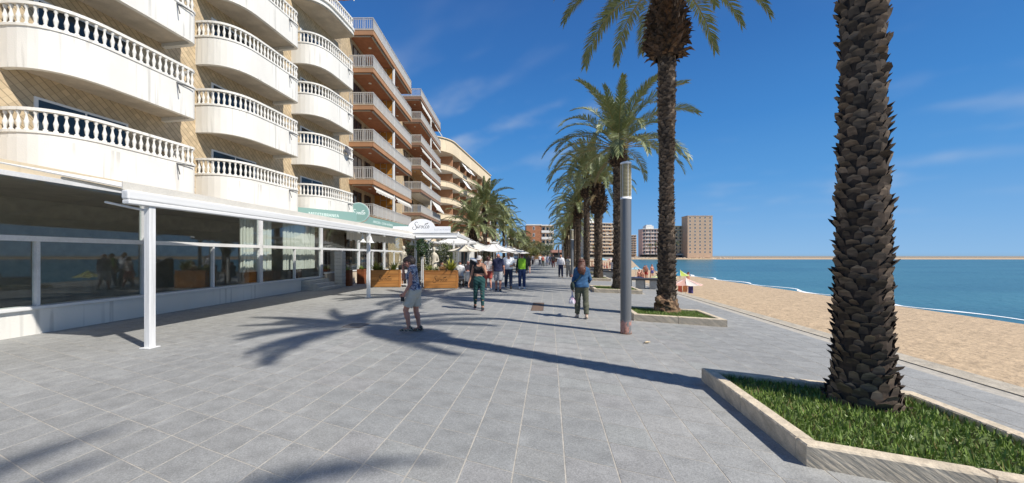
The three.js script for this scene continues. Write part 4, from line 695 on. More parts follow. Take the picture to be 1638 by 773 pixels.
// ---------------------------------------------------------------- restaurant front, terrace awning and pavilion
{
  const lat = -7.1, t = thing('terrace_awning', 'white terrace awning with long front beam on slim posts before the glass restaurant front', 'awning', lane(lat, 0), Math.atan2(E1[1], E1[0]));
  // local x = s along the promenade, local z out toward the sea
  const s0 = 5.5, s1 = 19.3;
  part('beam', [rb(s0, s1, 2.60, 2.76, -0.07, 0.07, 0.03, 2), rb(s0, s1, 2.52, 2.595, -0.05, 0.09, 0.02, 2)], M.whitePaint, t);
  part('valance', bx(s0, s1, 2.763, 2.90, -0.05, -0.03), M.canvas, t);
  const roof = (z0, y0, z1, y1) => { const L = Math.hypot(z1 - z0, y1 - y0); return new THREE.BoxGeometry(s1 - s0, 0.02, L).rotateX(Math.atan2(y0 - y1, z1 - z0)).translate((s0 + s1) / 2, (y0 + y1) / 2, (z0 + z1) / 2); };
  part('canvas', roof(-2.85, 3.35, -0.05, 2.80), M.canvas, t);
  for (let s = s0 + 1; s < s1; s += 2.6) part('rafter', bar([s, 3.22, -2.7], [s, 2.70, -0.05], 0.03, 6), M.whitePaint, t);
  for (const s of [s0 + 0.4, 13.9, 19.05]) {
    part('post', rb(s - 0.055, s + 0.055, 0.0, 2.52, -0.055, 0.055, 0.008), M.whitePaint, t); part('foot', rb(s - 0.1, s + 0.1, 0.0, 0.02, -0.1, 0.1, 0.006), M.whitePaint, t);
    part('brace', bar([s, 2.45, -0.06], [s, 2.62, -0.9], 0.022), M.whitePaint, t);
  }
  const bell = lathe([[0.025, 0.26], [0.05, 0.2], [0.075, 0.1], [0.15, 0.01], [0.155, 0], [0.14, 0.004], [0.07, 0.09]], 20);
  const lampAt = (s, z, y, label) => { const g = thing('bell_lamp', label, 'lamp', lane(lat + z, s, y), 0); part('shade', bell, std({ color: lin(0.62, 0.62, 0.6), roughness: 0.35 }), g); part('bulb', new THREE.SphereGeometry(0.045, 12, 8).translate(0, 0.05, 0), lampDisc, g); part('arm', [bar([0, 0.25, 0], [0, 0.36, 0], 0.012), bar([0, 0.36, 0], [z > 0 ? -0.16 : 0.16, 0.40, 0], 0.012)], M.whitePaint, g); };
  lampAt(13.72, -0.16, 2.16, 'white bell shaped lamp on the left side of the nearest awning post'); lampAt(13.72, 0.17, 2.14, 'white bell shaped lamp on the right side of the nearest awning post'); lampAt(18.9, -0.15, 2.2, 'white bell shaped lamp on the far awning post by the pavilion');
  // hanging canvas strip with scalloped hem inside
  const sc = []; for (let i = 0; i < 22; i++) sc.push(bx(14.4 + i * 0.22, 14.4 + i * 0.22 + 0.2, 2.32 - 0.05 * (i % 2), 2.62, -1.2, -1.19)); part('scalloped_hem', sc, M.canvas, t);

  // glass restaurant front under the buildings
  const A = V(-9.9, 0, 16.0), B = V(-9.55, 0, 36.5), d = new THREE.Vector3().subVectors(B, A), L = d.length(), r = thing('restaurant_front', 'glazed restaurant front with white frames, transom and stone plinth under the balconies', 'restaurant', A, Math.atan2(-d.z, d.x));
  const mul = [], y0 = 0.52, yT = 2.0, y1 = 3.35, step = 4.5, off = 3; const n = Math.floor((L - off) / step);
  part('plinth', bx(-16, L, 0, y0, -0.22, 0.05), M.white, r);
  part('sill', rb(-16, L, y0, y0 + 0.07, -0.24, 0.12, 0.01), M.whitePaint, r);
  for (let i = -4; i < n; i++) { const x = off + i * step; const f = part('window', [bx(x, x + 0.16, y0 + 0.07, y1, -0.1, 0.02), bx(x + 0.12, x + step, yT - 0.05, yT + 0.06, -0.1, 0.02), bx(x + 0.12, x + step, y1 - 0.1, y1, -0.1, 0.015), bx(x + 0.12 + (step - 0.12) / 2 - 0.03, x + 0.12 + (step - 0.12) / 2 + 0.03, y0 + 0.07, yT - 0.05, -0.09, 0.01)], M.whitePaint, r); part('pane', [bx(x + 0.12, x + step, y0 + 0.07, yT - 0.05, -0.06, -0.052), bx(x + 0.12, x + step, yT + 0.06, y1 - 0.1, -0.06, -0.052)], M.clear, f); }
  part('fascia', bx(-16, L, y1, 3.56, -0.25, 0.0), M.cream, r);
  part('inside_wall', [bx(-16, L, 0, 3.5, -5.2, -5.0)], M.shutter, r); part('inside_floor', bx(-16, L, 0.002, 0.06, -5, -0.23), M.woodDark, r); part('inside_ceiling', bx(-16, L, 3.4, 3.5, -5, -0.26), M.creamSoffit, r);
  seed(91); for (const [x0, x1] of [[-1.9, -0.2], [0.6, 3.2]]) { const g = []; for (let x = x0; x < x1; x += 0.09) g.push(cyl(0.045 + rr(-0.01, 0.01), 0.05, 1.0, 3.4, x, -0.42 + rr(-0.03, 0.03), 7)); part('curtain', g, M.canvas, r); }
  for (let i = 0; i < 6; i++) part('inside_column', bx(2 + i * 3.3, 2.4 + i * 3.3, 0.06, 3.4, -3, -2.6), M.woodDark, r);
  // steps and a low tan wall at the far left
  const st = thing('entrance_steps', 'pale stone steps and tan panel at the restaurant entrance on the left edge', 'steps', V(-9.75, 0, 17.2), Math.atan2(-d.z, d.x));
  for (let i = 0; i < 3; i++) part('step', rb(0.0, 1.7, i * 0.16, (i + 1) * 0.16, -0.1, 0.95 - i * 0.3, 0.01), M.paleStone, st);
  part('panel', [bx(1.72, 6.2, 0.0, 0.72, 0.1, 0.22)], M.slabEdge, st); part('panel_top', rb(1.7, 6.22, 0.722, 0.78, 0.06, 0.26, 0.01), M.whitePaint, st);
  // pillar of white stone blocks
  const p = thing('stone_pillar', 'short pillar of white rough stone blocks before the restaurant window', 'pillar', V(-9.02, 0, 19.35), Math.atan2(-d.z, d.x));
  const ph = 0.188; for (let i = 0; i < 10; i++) { const two = i % 2; for (const [a, b] of two ? [[-0.2, 0.2]] : [[-0.2, -0.01], [0.003, 0.2]]) { const q = rr(-0.006, 0.006); part('stone', rb(a + q, b + q, i * ph, i * ph + ph - 0.01, -0.2 + q, 0.2 + q, 0.015), M.paleStone, p); } }
}
{ // pavilion with the name board facing us
  const F = 19.4, x0 = -5.52, x1 = -2.84, t = thing('pavilion', 'white terrace pavilion with flat canopy, cassette awning and slim posts behind the right planter', 'pavilion', V(0, 0, F), 0);
  part('beam', [rb(x0, x1, 2.66, 2.80, -0.1, 0.1, 0.02), rb(x0 + 0.5, x1 - 0.02, 2.58, 2.655, -0.02, 0.14, 0.025, 2)], M.whitePaint, t);
  part('cassette', [new THREE.CylinderGeometry(0.075, 0.075, x1 - x0 - 0.55, 14).rotateZ(Math.PI / 2).translate((x0 + x1) / 2 + 0.24, 2.60, 0.17)], M.whitePaint, t);
  part('canopy', [bx(x0, x1, 2.803, 2.84, -1.9, 0.12)], M.canvasWhite, t);
  part('side_beam', [rb(x0 - 0.02, x0 + 0.1, 2.62, 2.78, -5.2, -0.11, 0.02), rb(x1 - 0.1, x1 + 0.02, 2.62, 2.78, -5.2, -0.11, 0.02)], M.whitePaint, t);
  for (const [x, z] of [[-4.72, 0], [x0, -5.1], [x1 - 0.06, -5.1], [-3.85, -5.0]]) part('post', rb(x - 0.055, x + 0.055, 0, 2.65, z - 0.055, z + 0.055, 0.008), M.whitePaint, t);
  for (const [a, b] of [[[-4.72, 2.05, 0], [-4.1, 2.6, 0]], [[-4.72, 2.05, 0], [-5.3, 2.6, 0]]]) part('brace', bar(a, b, 0.025), M.whitePaint, t);
  const s = thing('name_board', 'white arched name board with black handwritten name over the pavilion', 'sign', V(0, 0, F - 0.12), 0);
  const sh = new THREE.Shape(), X0 = -6.22, X1 = -3.22, b0 = 2.84, tp = 3.17; sh.moveTo(X0, b0); sh.lineTo(X1, b0); sh.lineTo(X1, tp - 0.02); sh.quadraticCurveTo(X1, tp, X1 - 0.02, tp); sh.lineTo(-4.04, tp); sh.bezierCurveTo(-4.1, 3.42, -4.42, 3.56, -4.73, 3.56); sh.bezierCurveTo(-5.05, 3.56, -5.36, 3.42, -5.42, tp); sh.lineTo(X0, tp); sh.lineTo(X0, b0);
  const g = new THREE.ExtrudeGeometry(sh, { depth: 0.05, bevelEnabled: true, bevelSize: 0.006, bevelThickness: 0.006, bevelSegments: 1, curveSegments: 24 }).translate(0, 0, -0.05);
  part('board', g, M.whitePaint, s);
  const tx = canvasTex(1024, 270, (c, w, h) => { c.fillStyle = '#f2f3f4'; c.fillRect(0, 0, w, h); const k = w / 3.0; script(c, (1.02) * k, h - 0.24 * k, 0.168 * k, '#26262a', 1.05); c.fillStyle = '#b9c0ca'; c.font = Math.round(0.135 * k) + 'px sans-serif'; c.textBaseline = 'middle'; c.textAlign = 'center'; c.fillText('RESTAURANT', 0.40 * k, h - 0.16 * k); c.fillText('RESTAURANTE', 2.58 * k, h - 0.16 * k); });
  const fs = new THREE.ShapeGeometry(sh, 24), uv = fs.attributes.uv, P = fs.attributes.position; for (let i = 0; i < uv.count; i++) uv.setXY(i, (P.getX(i) - X0) / 3.0, (P.getY(i) - b0) / (3.0 * 270 / 1024));
  part('face', fs.translate(0, 0, 0.009), std({ map: tx, roughness: 0.6 }), s);
}
// planters
function spiky(n, len, parent, y, w = 0.5, base = [0.12, 0.17, 0.03], x0 = 0, z0 = 0) {
  for (let q = 0; q < 1; q++) {
    const pos = [], col = [];
    for (let i = 0; i < n; i++) {
      const a = rr(0, 6.283), e0 = rr(0.5, 1.45), L = len * rr(0.6, 1.1), k = rr(0.7, 1.5), c = base.map((v) => v * k), N = 4, ww = 0.016 + L * 0.028; let p = new THREE.Vector3(x0 + rr(-w, w) * 0.2, y, z0 + rr(-w, w) * 0.2), pr = null;
      for (let j = 0; j <= N; j++) { const e = e0 - j / N * rr(0.3, 0.8), wd = ww * (1 - Math.pow(j / N, 1.5)) + 0.001, s = [-Math.sin(a) * wd, 0, Math.cos(a) * wd], A = [p.x + s[0], p.y + wd * 0.3, p.z + s[2]], B = [p.x - s[0], p.y + wd * 0.3, p.z - s[2]]; if (pr) { for (const v of [pr[0], pr[1], B, pr[0], B, A]) { pos.push(...v); const t = j / N; col.push(c[0] * (1 + t * 0.4), c[1] * (1 + t * 0.2), c[2]); } } pr = [A, B]; p = p.clone().add(new THREE.Vector3(Math.cos(a) * Math.cos(e), Math.sin(e), Math.sin(a) * Math.cos(e)).multiplyScalar(L / N)); }
    }
    return part('foliage', geoFrom(pos, col), M.leafVC, parent);
  }
}
function bigPlanter(px0, px1, pyb, label, sd) {
  const f = EYE * FOCAL / (pyb - HY), x0 = (px0 - CX) / FOCAL * f, x1 = (px1 - CX) / FOCAL * f, W = x1 - x0, H = 0.90, D = 0.62, t = thing('wooden_planter', label, 'planter', V(x0, 0, f), 0.03, 'wide wooden planters before the terrace');
  seed(sd); const n = 5, h = (H - 0.06) / n;
  for (let i = 0; i < n; i++) { const y = 0.03 + i * h; for (const [a, b, c, d] of [[0.07, W - 0.07, -0.03, 0], [0.07, W - 0.07, -D, -D + 0.03]]) { const g = rb(a, b, y, y + h - 0.004, c, d, 0.003); g.attributes.uv.array.forEach((v, q, A) => { A[q] = q % 2 ? v * 0.16 + i * 0.23 : v * W * 0.6; }); part('plank', g, [M.wood, M.woodB, M.woodC][Math.floor(rr(0, 2.99))], t); }
    for (const x of [0.0, W - 0.03]) part('plank', rb(x, x + 0.03, y, y + h - 0.007, -D + 0.07, -0.07, 0.004), M.wood, t); }
  for (const [a, b] of [[0, 0.07], [W - 0.07, W]]) for (const [c, d] of [[-0.07, 0.006], [-D - 0.006, -D + 0.07]]) part('corner_post', rb(a, b, 0, H, c, d, 0.006), M.woodB, t);
  part('rim', [rb(-0.01, W + 0.01, H - 0.03, H, -0.06, 0.012, 0.005), rb(-0.01, W + 0.01, H - 0.03, H, -D - 0.012, -D + 0.06, 0.005)], M.wood, t);
  part('soil', bx(0.03, W - 0.03, 0.1, H - 0.06, -D + 0.03, -0.031), M.soil, t);
  // the name burnt into the boards
  const tx = canvasTex(512, 256, (c, w, hh) => { c.clearRect(0, 0, w, hh); script(c, 60, 170, 70, '#33200f', 1.0); });
  const m = part('lettering', new THREE.PlaneGeometry(1.0, 0.5).translate(W / 2, H * 0.5, 0.0035), std({ map: tx, transparent: true, roughness: 0.7 }), t);
  return [t, W, H, D];
}
M.woodB = std({ color: lin(0.57, 0.25, 0.065), roughness: 0.55, map: rep(T.wood, 0.7) }); M.woodC = std({ color: lin(0.66, 0.32, 0.095), roughness: 0.55, map: rep(T.wood, 0.7) });
{
  const own = (label, fn, cat = 'plant', name = 'potted_plant') => { const g = thing(name, label, cat); fn(g); return g; };
  let [t, W, H, D] = bigPlanter(592, 639, 460, 'wide slatted wooden planter with burnt in script name, left of the white awning post pair', 101);
  const P = (u, y) => t.position.clone().add(new THREE.Vector3(W * u, y, -D / 2));
  const plant = (pos, n, len, label, base) => { const g = thing('spiky_plant', label, 'plant', pos); spiky(n, len, g, 0, 0.5, base); return g; };
  seed(102); plant(P(0.12, H - 0.06), 60, 0.62, 'yellow green spiky plant at the left end of the left wide planter', [0.20, 0.23, 0.04]); plant(P(0.3, H - 0.06), 40, 0.4, 'low spiky plant in the middle of the left wide planter', [0.17, 0.21, 0.05]); plant(P(0.72, H - 0.06), 60, 0.62, 'dark green spiky plant at the right end of the left wide planter', [0.09, 0.14, 0.03]);
  const [t2, W2, H2, D2] = bigPlanter(678, 731, 462, 'wide slatted wooden planter with burnt in script name, right one below the pavilion sign', 103);
  const Q = (u, y) => t2.position.clone().add(new THREE.Vector3(W2 * u, y, -D2 / 2));
  seed(104); plant(Q(0.1, H2 - 0.06), 60, 0.45, 'bright green low spiky plant at the left end of the right wide planter', [0.20, 0.25, 0.05]); plant(Q(0.32, H2 - 0.06), 50, 0.36, 'second low spiky plant in the right wide planter, darker', [0.10, 0.15, 0.04]); plant(Q(0.78, H2 - 0.06), 90, 0.78, 'tall yellow green yucca at the right end of the right wide planter', [0.21, 0.24, 0.04]);
  { const g = thing('dry_grass', 'tuft of straw coloured ornamental grass in the right wide planter', 'plant', Q(0.54, H2 - 0.06)); spiky(160, 0.36, g, 0, 0.6, [0.42, 0.32, 0.18]); }
  const sq = (px0, px1, pyb, label, plantLabel, sd) => {
    const f = EYE * FOCAL / (pyb - HY), x0 = (px0 - CX) / FOCAL * f, x1 = (px1 - CX) / FOCAL * f, w = x1 - x0, h = 0.86, t = thing('wooden_planter', label, 'planter', V(x0, 0, f), 0.05, 'square reddish wooden planters by the restaurant');
    seed(sd); const n = 5, s = w / n; for (let i = 0; i < n; i++) for (const z of [-0.022, -w]) { const g = rb(i * s, (i + 1) * s - 0.006, 0, h, z, z + 0.022, 0.004); part('plank', g, M.woodRed, t); } for (let i = 0; i < n; i++) for (const x of [0, w - 0.022]) part('plank', rb(x, x + 0.022, 0.001, h - 0.001, -w + 0.024 + i * (s - 0.01), -w + 0.024 + (i + 1) * (s - 0.01) - 0.006, 0.004), M.woodRed, t);
    part('soil', bx(0.03, w - 0.03, 0.1, h - 0.05, -w + 0.03, -0.03), M.soil, t); plant(V(x0 + w / 2, h - 0.06, f + w / 2), 46, 0.36, plantLabel, [0.15, 0.22, 0.04]);
  };
  sq(546, 559, 458, 'square reddish brown wooden planter with small plant, leftmost', 'small green spiky plant in the leftmost square planter', 105); sq(570.5, 582, 454.5, 'square reddish brown wooden planter beside the nearest awning post', 'small green spiky plant in the square planter beside the awning post', 106);
}
// hedge screen and ivy
seed(111);
{
  const h = thing('hedge', 'dark green leafy hedge screen behind the terrace posts', 'hedge', V(-5.7, 0, 22.6), 0);
  part('trunk', [bar([-0.4, 0, 0], [-0.5, 1.2, 0.05], 0.04), bar([0.4, 0, 0], [0.35, 1.2, 0], 0.04)], M.woodDark, h);
  part('foliage', leaves(9000, () => { const a = rr(0, 6.283), q = Math.sqrt(rnd()); return [Math.cos(a) * q * 0.85 + 0.12 * Math.sin(a * 5), 1.35 + rr(-1.1, 1.1) + 0.1 * Math.cos(a * 4), Math.sin(a) * q * 0.5]; }, 0.075, [0.035, 0.07, 0.018], 0.5), M.leafVC, h);
  const iv = thing('ivy', 'clump of ivy climbing the top of the pavilion post', 'ivy', V(-4.72, 0, 19.3), 0);
  part('foliage', leaves(1500, () => { const a = rr(0, 6.283), y = rnd(), q = (0.10 + 0.26 * Math.sin(Math.PI * Math.min(1, y * 1.1))) * Math.sqrt(rnd()); return [Math.cos(a) * q, 2.55 - y * 0.95, Math.sin(a) * q]; }, 0.07, [0.04, 0.10, 0.025], 0.5), M.leafVC, iv);
  part('stem', [bar([0.03, 0, 0.06], [0.04, 1.0, 0.07], 0.012), bar([0.04, 1.0, 0.07], [0.02, 2.0, 0.07], 0.012)], M.woodDark, iv);
  const sh = (px, f, r, h2, label, c, ls = 0.1) => { const g = thing('shrub', label, 'shrub', V((px - CX) / FOCAL * f, 0, f)); part('trunk', [bar([0, 0, 0], [0, h2 * 0.5, 0], 0.04)], M.woodDark, g); part('crown', leaves(2600, () => { const a = rr(0, 6.283), b = rr(-1, 1), q = r * Math.cbrt(rnd()) * (0.85 + 0.3 * noise3(a * 1.5, b * 2, 3)); const m = Math.sqrt(1 - b * b); return [Math.cos(a) * m * q, h2 * 0.62 + b * q * h2 * 0.36 / r, Math.sin(a) * m * q]; }, ls, c, 0.5), M.leafVC, g); };
  sh(712, 25.5, 0.75, 2.6, 'leafy yellow green shrub behind the right wide planter', [0.07, 0.10, 0.02]); sh(774, 37, 1.0, 2.6, 'dark leafy shrub behind the big white parasol', [0.04, 0.07, 0.018]); sh(852, 70, 1.3, 3.2, 'sunlit yellow green tree past the end of the terraces', [0.16, 0.17, 0.03], 0.16); sh(846, 84, 1.9, 4.6, 'olive green tree before the brown brick building', [0.13, 0.13, 0.04], 0.24); sh(858, 120, 3.0, 6.5, 'round tree at the foot of the brown brick gable', [0.12, 0.13, 0.04], 0.36); sh(872, 140, 3.4, 6.5, 'second round tree at the foot of the white wing', [0.10, 0.13, 0.04], 0.4);
}
// statues among the terraces
function statue(px, f, h, label) {
  const t = thing('statue', label, 'statue', V((px - CX) / FOCAL * f, 0, f), 0.2), s = h / 1.9, p = (a) => a.map(([r, y]) => [r * s, y * s]);
  part('pedestal', [rb(-0.2 * s, 0.2 * s, 0, 0.42 * s, -0.2 * s, 0.2 * s, 0.02), rb(-0.24 * s, 0.24 * s, 0.42 * s, 0.5 * s, -0.24 * s, 0.24 * s, 0.015)], M.stoneWhite, t);
  const g = lathe(p([[0, 0.5], [0.2, 0.5], [0.17, 0.75], [0.15, 0.95], [0.175, 1.05], [0.13, 1.2], [0.16, 1.38], [0.19, 1.5], [0.14, 1.58], [0.055, 1.63], [0.05, 1.68], [0.085, 1.76], [0.09, 1.83], [0.06, 1.9], [0, 1.92]]), 24);
  const P = g.attributes.position; for (let i = 0; i < P.count; i++) { const x = P.getX(i), y = P.getY(i) / s, z = P.getZ(i), a = Math.atan2(z, x), k = y < 1.05 ? 1 + 0.09 * Math.sin(a * 11 + y * 4) : 1; P.setXYZ(i, x * k, y * s, z * k * (y > 1.05 && y < 1.6 ? 0.72 : 1)); } g.computeVertexNormals();
  part('figure', [g, bar([0.17 * s, 1.48 * s, 0], [0.24 * s, 1.15 * s, 0.06 * s], 0.05 * s, 8, 0.04 * s), bar([0.24 * s, 1.15 * s, 0.06 * s], [0.06 * s, 1.1 * s, 0.2 * s], 0.042 * s, 8, 0.03 * s), bar([-0.17 * s, 1.48 * s, 0], [-0.22 * s, 1.18 * s, 0.02], 0.05 * s, 8, 0.04 * s), bar([-0.22 * s, 1.18 * s, 0.02], [-0.2 * s, 0.95 * s, 0.1 * s], 0.042 * s, 8, 0.03 * s)], M.stoneWhite, t);
}
M.stoneWhite = std({ color: lin(0.74, 0.68, 0.55), roughness: 0.85, map: rep(T.sand, 1.5) });
statue(645.5, 23.5, 2.25, 'cream stone statue of a draped figure left of the far awning post'); statue(694, 22.6, 2.15, 'cream stone statue of a draped figure under the pavilion'); statue(716.5, 25.0, 1.65, 'small cream stone statue beside the leafy shrub');
// counter stand and barbecue cushion between planter and post
{ const t = thing('serving_stand', 'white serving stand with dark open shelf and black cover between planter and post', 'serving stand', at(640.5, 460, 19.4).setY(0), 0); part('frame', [bx(0, 0.36, 0.72, 0.9, -0.4, 0), bx(0, 0.04, 0, 0.72, -0.04, 0), bx(0.32, 0.36, 0, 0.72, -0.04, 0), bx(0, 0.04, 0, 0.72, -0.4, -0.36), bx(0.32, 0.36, 0, 0.72, -0.4, -0.36), bx(0.04, 0.32, 0.1, 0.14, -0.4, 0)], M.whitePaint, t); part('back_panel', bx(0.04, 0.32, 0.14, 0.72, -0.4, -0.38), M.black, t); part('cover', [rb(-0.15, 0.4, 0.9, 1.16, -0.5, 0.0, 0.1, 3)], M.black, t); }
// parasols
function parasol(o) {
  const t = thing('parasol', o.label, 'parasol', o.pos, o.turn ?? 0, o.group), n = o.sides ?? 8, R = o.r, y0 = o.edge, y1 = o.apex, pos = [], col = [], uv = [], rows = 5, C = [];
  const P = (i, j) => { const a = (i + 0.5) / n * 6.2832, k = j / rows, sag = -0.06 * R * Math.sin(Math.PI * k); return new THREE.Vector3(Math.cos(a) * R * k, lerp(y1, y0, k) + sag * (o.sag ?? 1), Math.sin(a) * R * k); };
  const shadeOf = (i) => o.colors[i % o.colors.length];
  for (let i = 0; i < n; i++) for (let j = 0; j < rows; j++) for (const th of [0]) {
    const M2 = 4; for (let q = 0; q < M2; q++) { const L = (a, jj) => { const A = P(i, jj), B = P(i + 1, jj), v = A.clone().lerp(B, a / M2); v.y -= 0.05 * R * (jj / rows) * Math.sin(Math.PI * a / M2); return v; }; const a = L(q, j), b = L(q + 1, j), c = L(q + 1, j + 1), d = L(q, j + 1); for (const v of [a, c, b, a, d, c]) { pos.push(v.x, v.y, v.z); col.push(...shadeOf(i)); uv.push(v.x, v.z); } }
  }
  if (o.valance) for (let i = 0; i < n; i++) for (let q = 0; q < 4; q++) { const E = (a) => { const v = P(i, rows).lerp(P(i + 1, rows), a / 4); v.y -= 0.05 * R * Math.sin(Math.PI * a / 4); return v; }; const a = E(q), b = E(q + 1), c = b.clone(), d = a.clone(); c.y -= o.valance; d.y -= o.valance; for (const v of [a, b, c, a, c, d]) { pos.push(v.x, v.y, v.z); col.push(...shadeOf(i)); uv.push(v.x, v.y); } }
  part('canopy', geoFrom(pos, col, uv), o.mat ?? M.canvasVC, t);
  if (o.flap) { const f = []; for (let i = 0; i < n; i++) { const a = (i + 0.5) / n * 6.2832, b = (i + 1.5) / n * 6.2832, r = R * 0.18; f.push(0, y1 + 0.1, 0, Math.cos(b) * r, y1 - 0.02, Math.sin(b) * r, Math.cos(a) * r, y1 - 0.02, Math.sin(a) * r); } part('vent', geoFrom(f, f.map((_, q) => o.colors[0][q % 3]), f.slice(0, f.length / 3 * 2)), o.mat ?? M.canvasVC, t); }
  part('pole', [cyl(o.pr ?? 0.03, o.pr ?? 0.03, 0, y1 + 0.02, 0, 0, 10)], o.poleMat ?? M.frame, t);
  for (let i = 0; i < n; i++) { const e = P(i, rows), m = P(i, 2.5); part('rib', [bar([0, y1 - 0.06, 0], [e.x, e.y - 0.015, e.z], 0.012, 5), bar([0, lerp(y1, y0, 0.9) - 0.15, 0], [m.x, m.y - 0.03, m.z], 0.01, 5)], o.poleMat ?? M.frame, t); }
  if (o.base) part('base', [rb(-o.base, o.base, 0, 0.1, -o.base, o.base, 0.02)], M.darkMetal, t);
}
M.canvasVC = phys({ vertexColors: true, roughness: 0.95, transmission: 0.25, thickness: 0, map: rep(T.canvasWeave, 0.6) });
{
  const W = [0.84, 0.83, 0.80], p = (px, f) => V((px - CX) / FOCAL * f, 0, f), g = 'white parasols of the terraces';
  parasol({ pos: p(743, 24.2), r: 1.08, edge: 2.0, apex: 2.36, colors: [[0.80, 0.74, 0.60]], poleMat: M.woodDark, pr: 0.035, base: 0.25, sides: 8, valance: 0.06, label: 'small cream parasol on a brown pole behind the yucca' });
  parasol({ pos: p(733, 27.5), r: 1.9, edge: 2.62, apex: 3.4, colors: [W], pr: 0.04, base: 0.3, sides: 4, valance: 0.1, turn: 0.1, label: 'square white parasol rising behind the pavilion roof', group: g });
  parasol({ pos: p(707, 27.0), r: 1.2, edge: 2.08, apex: 2.4, colors: [W], pr: 0.03, base: 0.25, sides: 8, valance: 0.05, label: 'white parasol below the pavilion roof', group: g });
  parasol({ pos: p(790, 32), r: 2.1, edge: 2.08, apex: 2.78, colors: [W], pr: 0.04, base: 0.3, sides: 8, flap: 1, label: 'big white parasol over the walkers, most prominent of the row', group: g });
  parasol({ pos: p(797, 37), r: 2.3, edge: 2.15, apex: 2.75, colors: [W], pr: 0.04, base: 0.3, sides: 4, flap: 1, turn: 0.1, label: 'white parasol just behind the big one', group: g });
  parasol({ pos: p(764, 33), r: 1.9, edge: 2.3, apex: 2.9, colors: [W], pr: 0.04, base: 0.3, sides: 4, turn: 0.1, label: 'square white parasol left of the big one', group: g });
  for (const [px, f, lab] of [[815, 46, 'white parasol farther along, beyond the man in the green shirt'], [822, 56, 'distant white parasol of the terrace row'], [829, 68, 'more distant white parasol of the terrace row'], [836, 82, 'farthest white parasol of the terrace row']]) parasol({ pos: p(px, f), r: 2.1, edge: 2.15, apex: 2.75, colors: [W], pr: 0.04, base: 0.3, sides: 8, flap: 1, label: lab, group: g });
}
// terrace shopfronts beyond the glass front
{
  const A = V(-9.3, 0, 38.5), B = V(-6.2, 0, 96), d = new THREE.Vector3().subVectors(B, A), L = d.length(), t = thing('shop_front', 'row of cream shop fronts with white framed windows behind the parasols', 'shop front', A, Math.atan2(-d.z, d.x));
  part('wall', bx(0, L, 0, 3.6, -0.4, 0), M.cream, t); part('canopy', bx(0, L, 3.0, 3.15, 0.003, 1.2), M.canvasWhite, t);
  for (let i = 0; i < 16; i++) { const x = 0.8 + i * 3.5; const w = part('window', [bx(x, x + 1.9, 0.5, 2.7, 0.002, 0.07)], M.whitePaint, t); part('pane', [bx(x + 0.1, x + 0.92, 0.6, 1.6, 0.071, 0.09), bx(x + 1.0, x + 1.8, 0.6, 1.6, 0.071, 0.09), bx(x + 0.1, x + 1.8, 1.7, 2.6, 0.071, 0.09)], M.glass, w); part('pilaster', bx(x + 2.3, x + 2.7, 0, 3.0, 0.002, 0.15), M.paleStone, t); }
  const side = thing('white_screen_wall', 'white rendered wall end with windows behind the small cream parasol', 'wall', V(-4.3, 0, 29), 0);
  part('wall', bx(-1.2, 1.3, 0, 2.2, -0.3, 0), M.white, side); for (const x of [-0.9, 0.25]) { part('window', bx(x, x + 0.6, 0.9, 2.0, 0.002, 0.05), M.whitePaint, side); part('pane', [bx(x + 0.06, x + 0.27, 0.96, 1.94, 0.051, 0.06), bx(x + 0.33, x + 0.54, 0.96, 1.94, 0.051, 0.06)], M.glass, side); }
}
// menu lectern, tables and chairs
{
  const t = thing('menu_stand', 'tall black menu lectern with white slanted top beside the woman in leggings', 'menu stand', at(761, 461.5, 18.6).setY(0), -0.25);
  const s = new THREE.Shape(); s.moveTo(-0.32, 0); s.lineTo(0.40, 0); s.lineTo(0.40, 1.12); s.lineTo(-0.28, 1.46); s.lineTo(-0.32, 1.40); s.closePath();
  part('body', new THREE.ExtrudeGeometry(s, { depth: 0.42, bevelEnabled: true, bevelSize: 0.01, bevelThickness: 0.01, bevelSegments: 1 }).translate(0, 0, -0.42), M.black, t);
  part('slanted_top', new THREE.BoxGeometry(0.86, 0.05, 0.52).rotateZ(-0.463).translate(0.07, 1.325, -0.21), M.whitePaint, t);
  part('foot', rb(-0.42, 0.5, 0, 0.03, -0.5, 0.08, 0.008), M.black, t);
}
function clothTable(pos, label, w = 0.8, turn = 0) {
  const t = thing('table', label, 'table', pos, turn, 'white clothed terrace tables'), g = new THREE.BoxGeometry(w, 0.5, w, 16, 8, 16), P = g.attributes.position;
  for (let i = 0; i < P.count; i++) { const x = P.getX(i), y = P.getY(i), z = P.getZ(i), k = (0.25 - y) / 0.5, a = Math.atan2(z, x); const o = 1 + k * (0.10 + 0.06 * Math.sin(a * 16)); P.setXYZ(i, x * o, y, z * o); } g.computeVertexNormals();
  part('tablecloth', g.translate(0, 0.51, 0), M.canvasWhite, t); part('leg', [cyl(0.035, 0.035, 0.02, 0.5, 0, 0, 10)], M.darkMetal, t); part('foot', [cyl(0.25, 0.22, 0, 0.03, 0, 0, 20)], M.darkMetal, t); return t;
}
function chair(pos, label, turn, cover) {
  const t = thing('chair', label, 'chair', pos, turn, 'terrace chairs'), m = cover ? M.canvas : M.woodDark;
  part('seat', rb(-0.22, 0.22, 0.42, 0.47, -0.22, 0.22, 0.015), m, t); part('backrest', [rb(-0.22, 0.22, cover ? 0.3 : 0.55, 0.92, -0.25, -0.215, 0.012)], m, t);
  for (const [x, z] of [[-0.19, -0.2], [0.19, -0.2], [-0.19, 0.19], [0.19, 0.19]]) part('leg', bx(x - 0.02, x + 0.02, 0, 0.42, z - 0.02, z + 0.02), M.woodDark, t); return t;
}
